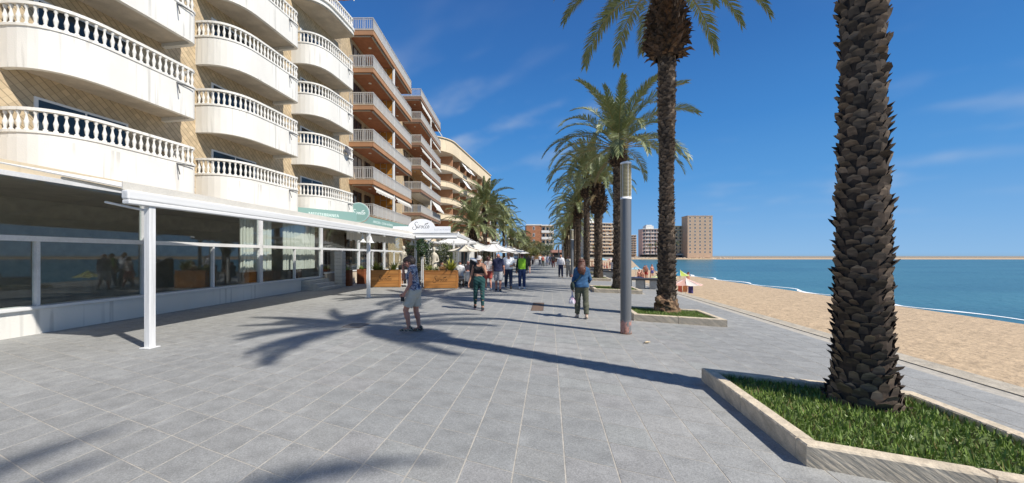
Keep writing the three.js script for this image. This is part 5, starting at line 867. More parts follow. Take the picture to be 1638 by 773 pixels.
{
  const q = (px, f) => V((px - CX) / FOCAL * f, 0, f);
  clothTable(q(744, 20.4), 'white clothed table between the right planter and the menu stand'); chair(q(735.5, 19.4), 'beige covered chair with its back to us beside the right planter', Math.PI + 0.1 - Math.PI, true); chair(q(757, 21.0), 'dark chair half behind the menu stand', -1.6, false);
  clothTable(q(685, 21.5), 'white clothed table behind the ivy post'); chair(q(668, 21.3), 'white covered chair behind the woman in the patterned top', 1.4, true); clothTable(q(620, 21.5), 'white clothed table behind the left wide planter'); chair(q(604, 21.6), 'white covered chair behind the left wide planter', 1.57, true); clothTable(q(770, 25), 'white clothed table under the parasols behind the menu stand'); clothTable(q(708, 22.5), 'white clothed table beside the stone statue');
}
// concrete benches with dark tops on the seaward side
function bench(lat, a, len, label) {
  const t = thing('concrete_bench', label, 'bench', skew(lat, a), YAW - 0.32, 'long concrete benches with dark tops');
  part('seat', [rb(0, len, 0.43, 0.52, -0.35, 0.35, 0.02)], M.darkTop, t); for (const x of [0.25, len * 0.5 - 0.2, len - 0.65]) part('leg', rb(x, x + 0.42, 0, 0.428, -0.26, 0.26, 0.015), M.concrete, t); return t;
}
M.darkTop = std({ color: lin(0.055, 0.055, 0.062), roughness: 0.6, map: rep(T.grime, 1) }); M.concrete = std({ color: lin(0.58, 0.56, 0.52), roughness: 0.9, map: rep(T.sand, 1) });
bench(3.5, 20.6, 2.2, 'concrete bench with dark top right of the lamp post, nearest of the benches'); bench(4.0, 29.5, 1.6, 'concrete bench with dark top between lamp post and shaggy palm, with a person on it'); bench(3.6, 33.6, 1.7, 'concrete bench with dark top just right of the shaggy palm trunk'); bench(3.3, 39.5, 1.8, 'far concrete bench with dark top left of the shaggy palm');
{ // patterned towel on the near bench
  const g = new THREE.BoxGeometry(0.9, 0.012, 0.5, 18, 1, 10), P = g.attributes.position; for (let i = 0; i < P.count; i++) P.setY(i, P.getY(i) + 0.018 * noise3(P.getX(i) * 6, 1, P.getZ(i) * 6));
  tint(g, (x, y, z) => (noise3(x * 9, 2, z * 9) > 0.55 ? [0.10, 0.15, 0.32] : [0.02, 0.035, 0.10])); const m = solo('towel', g, M.clothVC, 'dark blue patterned towel spread on the nearest concrete bench', 'towel'); const b = skew(3.5, 20.6); m.position.set(b.x + 0.8, 0.528, b.z + 0.0); m.rotation.y = YAW - 0.32; 
}
// beach things
{
  const p = (px, f, y = -1.35) => V((px - CX) / FOCAL * f, y, f), g = 'beach parasols on the sand';
  const C = { blue: [0.02, 0.30, 0.55], lime: [0.50, 0.62, 0.10], pink: [0.80, 0.48, 0.40], white: [0.82, 0.76, 0.70], pale: [0.58, 0.62, 0.25], sky: [0.25, 0.52, 0.68], teal: [0.08, 0.36, 0.5] };
  parasol({ pos: p(1088, 27), r: 0.62, edge: 1.55, apex: 1.95, colors: [C.lime, C.lime, C.blue, C.blue, C.blue, C.lime, C.lime, C.lime], label: 'blue and lime beach parasol right of the near palm trunk', group: g, pr: 0.02 });
  parasol({ pos: p(1097, 21.5), r: 0.92, edge: 1.33, apex: 1.72, colors: [C.pink, C.white, C.pink], label: 'pale pink beach parasol hung with towels', group: g, pr: 0.02 });
  parasol({ pos: p(1062, 25.5), r: 0.85, edge: 1.5, apex: 1.9, colors: [C.pale], label: 'pale lime beach parasol half behind the near palm trunk', group: g, pr: 0.02 });
  parasol({ pos: p(1017, 38, -1.4), r: 0.62, edge: 1.66, apex: 1.95, colors: [C.sky], label: 'light blue beach parasol just right of the lamp post', group: g, pr: 0.02 });
  parasol({ pos: p(964, 95, -1.4), r: 1.2, edge: 1.9, apex: 2.5, colors: [C.sky], label: 'far light blue beach parasol beside the shaggy palm trunk', group: g, pr: 0.02 });
  parasol({ pos: p(977, 110, -1.4), r: 1.2, edge: 1.8, apex: 2.4, colors: [[0.6, 0.2, 0.18], C.white], label: 'far red and white beach parasol behind the seated person', group: g, pr: 0.02 });
  const towel = (px, f, w, h, y, c, label) => { const t = new THREE.PlaneGeometry(w, h, 8, 8), P = t.attributes.position; for (let i = 0; i < P.count; i++) P.setZ(i, 0.05 * Math.sin(P.getX(i) * 22) * (0.5 - P.getY(i) / h)); t.computeVertexNormals(); const m = solo('hanging_towel', t, phys({ color: lin(...c), roughness: 0.95, transmission: 0.15, thickness: 0 }), label, 'towel', 'towels hung from the pink parasol'); m.position.copy(p(px, f)).add(new THREE.Vector3(0, y, 0)); };
  towel(1088, 21.0, 0.22, 0.42, 1.1, [0.62, 0.16, 0.10], 'red towel hanging from the pink parasol at its left'); towel(1095.5, 20.9, 0.2, 0.36, 1.12, [0.66, 0.28, 0.12], 'orange towel hanging from the middle of the pink parasol'); towel(1105, 20.8, 0.28, 0.40, 1.07, [0.05, 0.04, 0.16], 'dark navy towel hanging from the right of the pink parasol');
  // wooden play frame on the sand and kiosk far ahead
  const fr = thing('beach_trellis', 'dark red wooden beam trellis on the beach left of the shaggy palm', 'trellis', V((939 - CX) / FOCAL * 52, -1.3, 52), 0.1);
  for (const x of [0, 0.65, 1.3]) part('post', bx(x, x + 0.1, 0, 2.2, 0, 0.1), M.woodRed, fr); for (const y of [0.8, 1.35, 2.1]) part('rail', bx(0.003, 1.4, y, y + 0.1, 0.11, 0.17), M.woodRed, fr);
  const k = thing('kiosk', 'small brown kiosk with flat pinkish roof at the far end among the palms', 'kiosk', V((884 - CX) / FOCAL * 92, 0, 92), 0); part('roof', bx(-0.3, 3.9, 2.4, 3.1, -3.3, 0.4), std({ color: lin(0.40, 0.21, 0.17), roughness: 0.8 }), k); part('wall', bx(0, 3.6, 0, 2.4, -3, 0), M.woodDark, k); part('counter', bx(0.3, 3.3, 1.0, 1.08, 0.003, 0.3), M.frame, k); part('hatch', bx(0.4, 3.2, 1.1, 2.2, 0.003, 0.03), M.black, k);
  const lf = thing('dry_leaf', 'pale dry curled leaf lying on the paving right of the lamp post', 'leaf', at(1035, 549, EYE * FOCAL / 140).setY(0.004), 0.6); { const gm = new THREE.CircleGeometry(0.055, 7), P = gm.attributes.position; for (let i = 0; i < P.count; i++) { const x = P.getX(i), y = P.getY(i); P.setXYZ(i, x * 1.5, 0.002 + 0.035 * Math.abs(x * 12) * (y > 0 ? 1 : 0.4) + (i % 2) * 0.014, y * 0.9); } gm.computeVertexNormals(); part('blade', gm, std({ color: lin(0.62, 0.50, 0.32), roughness: 0.9 }), lf); part('stalk', bar([-0.07, 0.004, 0], [-0.13, 0.006, 0.02], 0.003, 5), std({ color: lin(0.4, 0.3, 0.18) }), lf); }
}

// ---------------------------------------------------------------- people
function surfaceNets(f, lo, hi, c) {
  const nx = Math.ceil((hi[0] - lo[0]) / c) + 1, ny = Math.ceil((hi[1] - lo[1]) / c) + 1, nz = Math.ceil((hi[2] - lo[2]) / c) + 1, v = new Float32Array(nx * ny * nz), id = new Int32Array(nx * ny * nz).fill(-1);
  for (let k = 0, o = 0; k < nz; k++) for (let j = 0; j < ny; j++) for (let i = 0; i < nx; i++, o++) v[o] = f(lo[0] + i * c, lo[1] + j * c, lo[2] + k * c);
  const pos = [], idx = [], sx = 1, sy = nx, sz = nx * ny, E = [[0, sx], [0, sy], [0, sz], [sx, sx + sy], [sx, sx + sz], [sy, sx + sy], [sy, sy + sz], [sz, sx + sz], [sz, sy + sz], [sx + sy, sx + sy + sz], [sx + sz, sx + sy + sz], [sy + sz, sx + sy + sz]];
  const at3 = (o) => [o % nx, Math.floor(o / nx) % ny, Math.floor(o / sz)];
  for (let k = 0; k < nz - 1; k++) for (let j = 0; j < ny - 1; j++) for (let i = 0; i < nx - 1; i++) {
    const o = i + j * sy + k * sz; let x = 0, y = 0, z = 0, n = 0;
    for (const [a, b] of E) { const va = v[o + a], vb = v[o + b]; if ((va < 0) === (vb < 0)) continue; const t = va / (va - vb), A = [a & 1 ? 0 : 0], pa = at3(o + a), pb = at3(o + b); x += pa[0] + (pb[0] - pa[0]) * t; y += pa[1] + (pb[1] - pa[1]) * t; z += pa[2] + (pb[2] - pa[2]) * t; n++; }
    if (n) { id[o] = pos.length / 3; pos.push(lo[0] + x / n * c, lo[1] + y / n * c, lo[2] + z / n * c); }
  }
  const quad = (a, b, cc, d, flip) => { if (a < 0 || b < 0 || cc < 0 || d < 0) return; flip ? idx.push(a, cc, b, a, d, cc) : idx.push(a, b, cc, a, cc, d); };
  for (let k = 1; k < nz - 1; k++) for (let j = 1; j < ny - 1; j++) for (let i = 1; i < nx - 1; i++) {
    const o = i + j * sy + k * sz, s = v[o] < 0;
    if (s !== v[o + sx] < 0) quad(id[o - sy - sz], id[o - sz], id[o], id[o - sy], !s);
    if (s !== v[o + sy] < 0) quad(id[o - sx - sz], id[o - sx], id[o], id[o - sz], !s);
    if (s !== v[o + sz] < 0) quad(id[o - sx - sy], id[o - sy], id[o], id[o - sx], !s);
  }
  const g = new THREE.BufferGeometry(); g.setAttribute('position', new THREE.Float32BufferAttribute(pos, 3)); g.setIndex(idx); g.computeVertexNormals(); return g;
}
function smin(a, b, k) { const h = Math.max(k - Math.abs(a - b), 0) / k; return Math.min(a, b) - h * h * k * 0.25; }
function smax(a, b, k) { return -smin(-a, -b, k); }
// a tapered capsule; zs flattens it front to back; cutA / cutB end it squarely
function cone(a, b, ra, rb, o = {}) { return { a, b, ra, rb, ...o }; }
function dCone(q, x, y, z) {
  const { a, b, ra, rb } = q; let bax = b[0] - a[0], bay = b[1] - a[1], baz = b[2] - a[2], pax = x - a[0], pay = y - a[1], paz = z - a[2];
  const l2 = bax * bax + bay * bay + baz * baz || 1e-9; let t = (pax * bax + pay * bay + paz * baz) / l2; const tt = t; t = t < 0 ? 0 : t > 1 ? 1 : t;
  const dx = pax - bax * t, dy = pay - bay * t; let dz = paz - baz * t; if (q.zs) dz /= q.zs;
  let d = Math.sqrt(dx * dx + dy * dy + dz * dz) - (ra + (rb - ra) * t); if (q.zs && q.zs < 1) d *= 0.5 + 0.5 * q.zs;
  if (q.cutB) d = Math.max(d, (tt - 1) * Math.sqrt(l2)); if (q.cutA) d = Math.max(d, -tt * Math.sqrt(l2));
  return d;
}
function fieldOf(list, k) { return (x, y, z) => { let d = 1e3; for (const q of list) { const e = dCone(q, x, y, z); d = d > 0.9e3 ? e : smin(d, e, q.k ?? k); } return d; }; }
function boundsOf(list, m) { const lo = [1e9, 1e9, 1e9], hi = [-1e9, -1e9, -1e9]; for (const q of list) for (const [p, r] of [[q.a, q.ra], [q.b, q.rb]]) for (let i = 0; i < 3; i++) { lo[i] = Math.min(lo[i], p[i] - r - m); hi[i] = Math.max(hi[i], p[i] + r + m); } return [lo, hi]; }
function meshOf(list, k, c, extra) { const f = fieldOf(list, k), [lo, hi] = boundsOf(list, c * 2.5); return surfaceNets(extra ? (x, y, z) => extra(f(x, y, z), x, y, z) : f, lo, hi, c); }
const vadd = (a, b, s = 1) => [a[0] + b[0] * s, a[1] + b[1] * s, a[2] + b[2] * s];
const vlerp = (a, b, t) => [lerp(a[0], b[0], t), lerp(a[1], b[1], t), lerp(a[2], b[2], t)];
const vnorm = (a) => { const l = Math.hypot(...a) || 1; return a.map((v) => v / l); };
const vcross = (a, b) => [a[1] * b[2] - a[2] * b[1], a[2] * b[0] - a[0] * b[2], a[0] * b[1] - a[1] * b[0]];
const dirDeg = (pitch, out) => { const p = pitch * Math.PI / 180, o = out * Math.PI / 180; return [Math.sin(o) * Math.cos(p), -Math.cos(p) * Math.cos(o), Math.sin(p)]; }; // hanging limb swung forward by pitch, outward (x) by out

function handCones(wrist, d, n, s, curl, side) { // d along the hand, n palm normal; side +1 puts the thumb on cross(n, d)
  const u = vnorm(vcross(d, n)), th = u.map((v) => v * side), L = [], P = (f, a, o) => vadd(vadd(vadd(wrist, d, f * s), th, a * s), n, o * s);
  for (const [i, a] of [[0, 0.028], [1, 0.009], [2, -0.010], [3, -0.027]]) L.push(cone(P(0.012, a * 0.6, 0), P(0.085 - 0.005 * i, a, 0), 0.017 * s, 0.0125 * s, { k: 0.012 * s }));
  const len = [[0.042, 0.025, 0.02], [0.047, 0.029, 0.022], [0.043, 0.027, 0.021], [0.033, 0.021, 0.018]];
  [0.028, 0.009, -0.010, -0.027].forEach((a, i) => { let p = P(0.085 - 0.005 * i, a, 0), ang = curl * 0.55; for (let j = 0; j < 3; j++) { const dd = vnorm(vadd(vadd(d.map((v) => v * Math.cos(ang)), n, Math.sin(ang)), th, (1.5 - i) * 0.05)), e = vadd(p, dd, len[i][j] * s); L.push(cone(p, e, (0.0092 - 0.0007 * j) * s, (0.0086 - 0.0008 * j) * s, { k: 0.004 * s })); p = e; ang += curl * (0.75 - 0.1 * j); } });
  let p = P(0.02, 0.022, 0.004); for (const [f, a, o, r] of [[0.055, 0.052, 0.014, 0.012], [0.085, 0.060, 0.022 + curl * 0.012, 0.0098], [0.108, 0.058, 0.028 + curl * 0.02, 0.0085]]) { const e = P(f, a, o); L.push(cone(p, e, r * 1.15 * s, r * s, { k: 0.006 * s })); p = e; }
  return L;
}
const ell = (x, y, z, c, r) => { const a = (x - c[0]) / r[0], b = (y - c[1]) / r[1], d = (z - c[2]) / r[2], k = Math.sqrt(a * a + b * b + d * d), g = Math.sqrt((a / r[0]) ** 2 + (b / r[1]) ** 2 + (d / r[2]) ** 2) || 1e-6; return k * (k - 1) / g; };
function headField(x, y, z) {
  const X = Math.abs(x);
  let d = ell(x, y, z, [0, 0.03, -0.018], [0.074, 0.088, 0.096]);
  d = smin(d, ell(x, y, z, [0, -0.045, 0.022], [0.058, 0.066, 0.066]), 0.03);
  d = smin(d, ell(x, y, z, [0, -0.098, 0.052], [0.026, 0.02, 0.024]), 0.025);
  d = smin(d, ell(X, y, z, [0.04, -0.018, 0.055], [0.026, 0.026, 0.026]), 0.02);
  d = smin(d, dCone({ a: [0, 0.022, 0.075], b: [0, 0.026, 0.075], ra: 0.02, rb: 0.02 }, X * 0.55, y, z), 0.02);
  d = smax(d, -(Math.hypot(X - 0.031, y - 0.004, z - 0.098) - 0.019), 0.014);
  d = smin(d, Math.hypot(X - 0.031, y - 0.002, z - 0.070) - 0.0145, 0.003);
  d = smin(d, dCone({ a: [0, 0.012, 0.083], b: [0, -0.03, 0.106], ra: 0.008, rb: 0.0115 }, x, y, z), 0.01);
  d = smin(d, ell(X, y, z, [0.012, -0.034, 0.094], [0.009, 0.008, 0.011]), 0.006);
  d = smin(d, dCone({ a: [0.0, -0.061, 0.088], b: [0.019, -0.063, 0.078], ra: 0.0065, rb: 0.004 }, X, y, z), 0.006);
  d = smin(d, dCone({ a: [0.0, -0.071, 0.086], b: [0.016, -0.070, 0.078], ra: 0.007, rb: 0.004 }, X, y, z), 0.006);
  d = smin(d, ell(X, y, z, [0.077, -0.006, -0.012], [0.010, 0.031, 0.019]), 0.006);
  return smin(d, dCone({ a: [0, -0.06, -0.022], b: [0, -0.16, -0.045], ra: 0.052, rb: 0.056 }, x, y, z), 0.03);
}
const HEADS = {}; // by cell size, in head coordinates, with no colour yet
const headMesh = (c) => (HEADS[c] ??= surfaceNets(headField, [-0.1, -0.2, -0.14], [0.1, 0.14, 0.14], c));
function hairField(style) {
  return (x, y, z) => {
    const st = 0.004 * Math.sin(x * 190 + z * 60 + 3 * Math.sin(y * 40)) + 0.006 * (noise3(x * 38 + 9, y * 26, z * 38) - 0.5);
    let d = ell(x, y, z, [0, 0.034, -0.022], style === 'crop' ? [0.081, 0.095, 0.104] : [0.086, 0.101, 0.110]);
    const front = Math.max(0.062 + (style === 'fringe' ? -0.02 : 0) - y, z - 0.012), low = -0.06 - y + (z > -0.03 ? (z + 0.03) * 1.2 : 0); // face and nape left free
    d = Math.max(d, Math.min(front, 1), low);
    if (style === 'fringe') { d = smin(d, ell(x, y, z, [0, 0.08, 0.035], [0.08, 0.055, 0.075]), 0.02); d = smin(d, Math.max(ell(x, y, z, [0, 0.02, -0.05], [0.098, 0.115, 0.098]), z - 0.02, -0.085 - y), 0.02); }
    if (style === 'long') { d = Math.max(ell(x, y, z, [0, 0.032, -0.026], [0.09, 0.102, 0.113]), Math.max(0.062 - y, z - 0.02)); d = smin(d, dCone({ a: [0, 0.02, -0.06], b: [0, -0.20, -0.125], ra: 0.1, rb: 0.115, zs: 0.7 }, x, y, z), 0.03); d = smin(d, dCone({ a: [0.05, -0.06, -0.03], b: [0.115, -0.22, -0.05], ra: 0.06, rb: 0.042 }, Math.abs(x), y, z), 0.03); d = smin(d, dCone({ a: [-0.03, -0.15, -0.12], b: [-0.05, -0.31, -0.14], ra: 0.06, rb: 0.03 }, x, y, z), 0.03); d = smin(d, dCone({ a: [0.03, -0.15, -0.12], b: [0.03, -0.28, -0.14], ra: 0.06, rb: 0.03 }, x, y, z), 0.03); }
    if (style === 'bob') { d = smin(d, dCone({ a: [0.055, 0.02, -0.03], b: [0.078, -0.12, -0.02], ra: 0.04, rb: 0.03 }, Math.abs(x), y, z), 0.03); d = smin(d, dCone({ a: [0, 0.0, -0.07], b: [0, -0.11, -0.075], ra: 0.07, rb: 0.065, zs: 0.7 }, x, y, z), 0.03); }
    if (style === 'pony') d = smin(d, dCone({ a: [0, 0.05, -0.12], b: [0.0, -0.12, -0.16], ra: 0.035, rb: 0.02 }, x, y, z), 0.02);
    return d + st;
  };
}
const HAIRS = {};
const hairMesh = (s, c) => (HAIRS[s + c] ??= surfaceNets(hairField(s), [-0.2, -0.38, -0.26], [0.2, 0.17, 0.12], c));
const SKIN = { fair: [0.52, 0.30, 0.21], tan: [0.40, 0.205, 0.13], red: [0.46, 0.21, 0.145] };

function person(o) {
  const H = o.h ?? 1.7, s = H / 1.7, c = o.cell ?? 0.016, male = o.male, sk = SKIN[o.skin ?? 'tan'];
  const t = thing('person', o.label, 'person', o.pos, o.turn ?? 0, o.group);
  const sc = (a) => a.map((v) => v * s);
  // legs: [thigh forward, knee bend, outward] for each side; side +1 is the person's left (+x)
  const legs = {}, girth = o.girth ?? 1, hipX = male ? 0.085 : 0.092;
  let low = 1e9;
  for (const sd of [1, -1]) { const [tp, kn, ou] = o.legs[sd === 1 ? 0 : 1], hip = [sd * hipX, 0, 0], knee = vadd(hip, dirDeg(tp, sd * ou), 0.425), ank = vadd(knee, dirDeg(tp - kn, sd * ou * 0.6), 0.395), lift = o.heel?.[sd === 1 ? 0 : 1] ?? 0; legs[sd] = { hip, knee, ank, lift, fp: o.footTurn?.[sd === 1 ? 0 : 1] ?? 0 }; low = Math.min(low, ank[1] - lift); }
  const py = o.sit ? o.sit / s : 0.083 - low, lift3 = (p) => [p[0], p[1] + py, p[2]];
  for (const sd of [1, -1]) for (const k of ['hip', 'knee', 'ank']) legs[sd][k] = lift3(legs[sd][k]);
  const lean = (o.lean ?? 0) * Math.PI / 180, rise = (y, z = 0, x = 0) => { const yy = y - 0.93; return [x, py + 0.02 + yy * Math.cos(lean) - z * Math.sin(lean), yy * Math.sin(lean) + z * Math.cos(lean)]; };
  const shX = male ? 0.182 : 0.158, J = { pelvis: rise(0.94), waist: rise(1.07, 0.005), chest: rise(1.27, 0.0), neck: rise(1.45, -0.02), head: rise(1.58, 0.012 + (o.headFwd ?? 0)) };
  for (const sd of [1, -1]) { const q = o.arms[sd === 1 ? 0 : 1]; const sh = rise(1.395, -0.01, sd * shX), up = vnorm([q.u[0] * sd, q.u[1], q.u[2]]), fo = vnorm([q.f[0] * sd, q.f[1], q.f[2]]); const el = vadd(sh, up, 0.285), wr = vadd(el, fo, 0.25); J[sd] = { sh, el, wr, fo, hd: q.hand ? vnorm([q.hand[0] * sd, q.hand[1], q.hand[2]]) : fo, n: vnorm(q.n ? [q.n[0] * sd, q.n[1], q.n[2]] : [-sd, 0, 0.2]), curl: q.curl ?? 0.5 }; }
  const g1 = girth, torso = [];
  torso.push(cone(rise(0.93, -0.005, -0.06), rise(0.93, -0.005, 0.06), (male ? 0.108 : 0.118) * g1, (male ? 0.108 : 0.118) * g1, { zs: 0.95 }));
  torso.push(cone(rise(1.0, 0.0, -0.05), rise(1.10, 0.005, -0.045), 0.10 * g1, (male ? 0.105 : 0.09) * g1, { zs: 0.9 }), cone(rise(1.0, 0.0, 0.05), rise(1.10, 0.005, 0.045), 0.10 * g1, (male ? 0.105 : 0.09) * g1, { zs: 0.9 }));
  torso.push(cone(rise(1.10, 0.005, -0.05), rise(1.30, 0.0, -0.075), (male ? 0.105 : 0.088) * g1, male ? 0.112 : 0.098, { zs: 0.95 }), cone(rise(1.10, 0.005, 0.05), rise(1.30, 0.0, 0.075), (male ? 0.105 : 0.088) * g1, male ? 0.112 : 0.098, { zs: 0.95 }));
  torso.push(cone(rise(1.385, -0.015, -shX * 0.86), rise(1.385, -0.015, shX * 0.86), 0.060, 0.060));
  torso.push(cone(rise(1.40, -0.02, -0.06), rise(1.445, -0.02, 0), 0.062, 0.058), cone(rise(1.40, -0.02, 0.06), rise(1.445, -0.02, 0), 0.062, 0.058));
  if (!male) torso.push(cone(rise(1.27, 0.075, -0.07), rise(1.27, 0.08, -0.068), 0.058, 0.05), cone(rise(1.27, 0.075, 0.07), rise(1.27, 0.08, 0.068), 0.058, 0.05)); else if (g1 > 1.05) torso.push(cone(rise(1.06, 0.05, 0), rise(1.14, 0.05, 0), 0.10 * g1, 0.10 * g1));
  const neck = [cone(J.neck, vadd(J.head, [0, -0.085, -0.02]), male ? 0.057 : 0.049, male ? 0.055 : 0.047)];
  const legC = (inf = 0, upTo = 2, frac = 1, loose = 0) => { const L = []; for (const sd of [1, -1]) { const q = legs[sd]; if (upTo === 1) L.push(cone(q.hip, vlerp(q.hip, q.knee, frac), 0.088 * g1 + inf, lerp(0.088 * g1, 0.060, frac) + inf + loose, { cutB: true, k: 0.03 })); else { L.push(cone(q.hip, q.knee, 0.088 * g1 + inf, 0.058 + inf + loose * 0.6, { k: 0.03 })); const e = vlerp(q.knee, q.ank, frac), back = [0, 0, -0.012]; L.push(cone(vadd(q.knee, [0, -0.02, 0]), vlerp(q.knee, e, 0.35), 0.055 + inf + loose * 0.6, 0.057 + inf + loose * 0.8, { k: 0.02 }), cone(vadd(vlerp(q.knee, e, 0.3), back, 1), e, 0.056 + inf + loose * 0.8, lerp(0.056, 0.038, frac) + inf + loose, { cutB: frac < 1 || inf > 0, k: 0.02 })); } } return L; };
  const armC = (inf = 0, upTo = 2, frac = 1) => { const L = []; for (const sd of [1, -1]) { const q = J[sd], m = male ? 1.1 : 0.95; if (upTo === 1) L.push(cone(q.sh, vlerp(q.sh, q.el, frac), 0.052 * m + inf, 0.046 * m + inf, { cutB: true, k: 0.02 })); else L.push(cone(q.sh, q.el, 0.050 * m + inf, 0.039 * m + inf, { k: 0.02 }), cone(q.el, vlerp(q.el, q.wr, frac), 0.039 * m + inf, lerp(0.039 * m, 0.027, frac) + inf, { k: 0.02, cutB: inf > 0 })); } return L; };
  const feetC = (inf) => { const L = []; for (const sd of [1, -1]) { const q = legs[sd], a = q.ank, pitch = q.lift * 5, cp = Math.cos(pitch), sp = Math.sin(pitch), yw = q.fp * Math.PI / 180, F = (f, y) => { const ff = f * cp + (y) * sp, yy = y * cp - f * sp; return [a[0] + ff * Math.sin(yw), a[1] + yy, a[2] + ff * Math.cos(yw)]; }; L.push([cone(F(-0.035, -0.045), F(-0.03, -0.046), 0.034 + inf, 0.034 + inf), cone(F(0, -0.005), F(-0.02, -0.04), 0.034 + inf, 0.032 + inf), cone(F(0.0, -0.02), F(0.09, -0.052), 0.036 + inf, 0.030 + inf), cone(F(0.08, -0.054), F(0.155, -0.06), 0.034 + inf, 0.022 + inf), F]); } return L; };
  // body
  const flat = (l) => l.map((q) => ({ ...q, a: sc(q.a), b: sc(q.b), ra: q.ra * s, rb: q.rb * s, k: q.k && q.k * s }));
  const bodyList = flat([...torso, ...neck, ...legC(0), ...armC(0), ...feetC(-0.004).flatMap((f) => f.slice(0, 4).map((q) => ({ ...q, k: 0.02 })))]);
  const bodyG = tint(meshOf(bodyList, 0.045 * s, c), (x, y, z) => { const k = 0.94 + 0.12 * noise3(x * 14, y * 14, z * 14); return sk.map((v) => v * k); });
  const hc = o.headCell ?? 0.006, hg = headMesh(hc).clone(), lip = [sk[0] * 0.8, sk[1] * 0.5, sk[2] * 0.5], hairC = o.hairColor ?? [0.05, 0.03, 0.02];
  tint(hg, (x, y, z) => { const X = Math.abs(x); if (z > 0.05 && Math.hypot(X - 0.031, (y - 0.002) * 1.3, z - 0.084) < 0.010) return X - 0.031 < 0.005 && Math.abs(X - 0.031) < 0.006 ? [0.03, 0.02, 0.015] : [0.6, 0.56, 0.52]; if (z > 0.05 && X > 0.012 && X < 0.05 && Math.abs(y - 0.031 + X * 0.1) < 0.0065) return hairC.map((v) => v * 1.2); if (z > 0.07 && X < 0.021 && Math.abs(y + 0.066) < 0.010) return lip; if (male && y < -0.045 && z > -0.02 && y > -0.12) return [sk[0] * 0.86, sk[1] * 0.84, sk[2] * 0.84]; const k = z > 0.04 && X > 0.02 && y < 0 && y > -0.05 ? 1 : 0.97; return [sk[0] * 1.02, sk[1] * k, sk[2] * k]; });
  const hm = new THREE.Matrix4().compose(new THREE.Vector3(...sc(J.head)), new THREE.Quaternion().setFromEuler(new THREE.Euler((o.nod ?? 0) * Math.PI / 180, (o.look ?? 0) * Math.PI / 180, (o.tilt ?? 0) * Math.PI / 180, 'YXZ')), new THREE.Vector3(s, s, s).multiplyScalar(o.headSize ?? 1));
  hg.applyMatrix4(hm);
  const parts = [bodyG, hg];
  for (const sd of [1, -1]) { const q = J[sd], n0 = q.n, dt = q.hd[0] * n0[0] + q.hd[1] * n0[1] + q.hd[2] * n0[2], n = vnorm([n0[0] - q.hd[0] * dt, n0[1] - q.hd[1] * dt, n0[2] - q.hd[2] * dt]); const L = handCones(sc(q.wr), q.hd, n, s, q.curl, (o.arms[sd === 1 ? 0 : 1].thumb ?? 1) * -sd); parts.push(tint(meshOf(L, 0.006 * s, o.handCell ?? 0.006), sk)); q.hand = vadd(sc(q.wr), q.hd, 0.08 * s); q.pn = n; }
  part('body', parts, M.skinVC, t);
  // clothes
  const wear = (name, list, k, color, extra, cell) => { const cf = typeof color === 'function' ? color : null; const g = meshOf(flat(list), k * s, cell ?? c, (d, x, y, z) => { const w = d + 0.010 * (noise3(x * 13 + 3, y * 9, z * 13) - 0.5) + 0.004 * Math.sin(y * 70 + x * 40 + 4 * noise3(x * 8, y * 8, z * 8)); return extra ? extra(w, x / s, y / s - py - 0.02 + 0.93, z / s, x, y, z) : w; }); tint(g, cf ? (x, y, z) => cf(x / s, y / s, z / s) : (x, y, z) => { const q = 0.92 + 0.16 * noise3(x * 20, y * 20, z * 20); return color.map((v) => v * q); }); return part(name, g, M.clothVC, t); };
  for (const w of o.clothes) {
    if (w.kind === 'trousers') wear(w.name ?? 'trousers', [...torso.slice(0, 3).map((q) => ({ ...q, ra: q.ra + 0.013, rb: q.rb + 0.013 })), ...legC(w.inf ?? 0.016, 2, w.frac ?? 0.93, w.loose ?? 0.0)], 0.05, w.color, (d, x, y) => Math.max(d, y - (w.top ?? 1.03)));
    if (w.kind === 'shorts') wear(w.name ?? 'shorts', [...torso.slice(0, 3).map((q) => ({ ...q, ra: q.ra + 0.013, rb: q.rb + 0.013 })), ...legC(0.02, 1, w.frac ?? 0.8, w.loose ?? 0.025)], 0.05, w.color, (d, x, y) => Math.max(d, y - (w.top ?? 1.03)));
    if (w.kind === 'top') { const inf = w.inf ?? 0.016, hem = w.hem ?? 0.98; wear(w.name ?? 'shirt', torso.map((q) => ({ ...q, ra: q.ra + inf, rb: q.rb + inf })).concat(w.sleeve === 0 ? [] : w.sleeve <= 1 ? armC(0.015, 1, w.sleeve) : armC(0.014, 2, w.sleeve - 1)), 0.045, w.color, (d, x, y, z) => Math.max(d, hem - y > 0 && Math.abs(x) < 0.21 + (w.sleeve > 1 ? -0.02 : 0) ? hem - y : -1, w.neck ? w.neck - Math.hypot(x, (y - 1.46) * 1.1, z - 0.075) : -1, w.strap ? Math.max(y - 1.34, 0.045 - Math.abs(Math.abs(x) - 0.085) > 0 ? -1 : y - 1.34) : -1)); }
    if (w.kind === 'shoes') feetC(w.inf ?? 0.007).forEach((f, i) => { const F = f[4], lo = F(0.05, -0.083)[1]; wear('shoe', f.slice(0, 4), 0.02, (x, y) => (y < lo + 0.022 && w.sole ? w.sole : w.color), (d, x, y, z, X, Y) => Math.max(d, lo * s + 0.001 - Y), Math.min(c, 0.009)); });
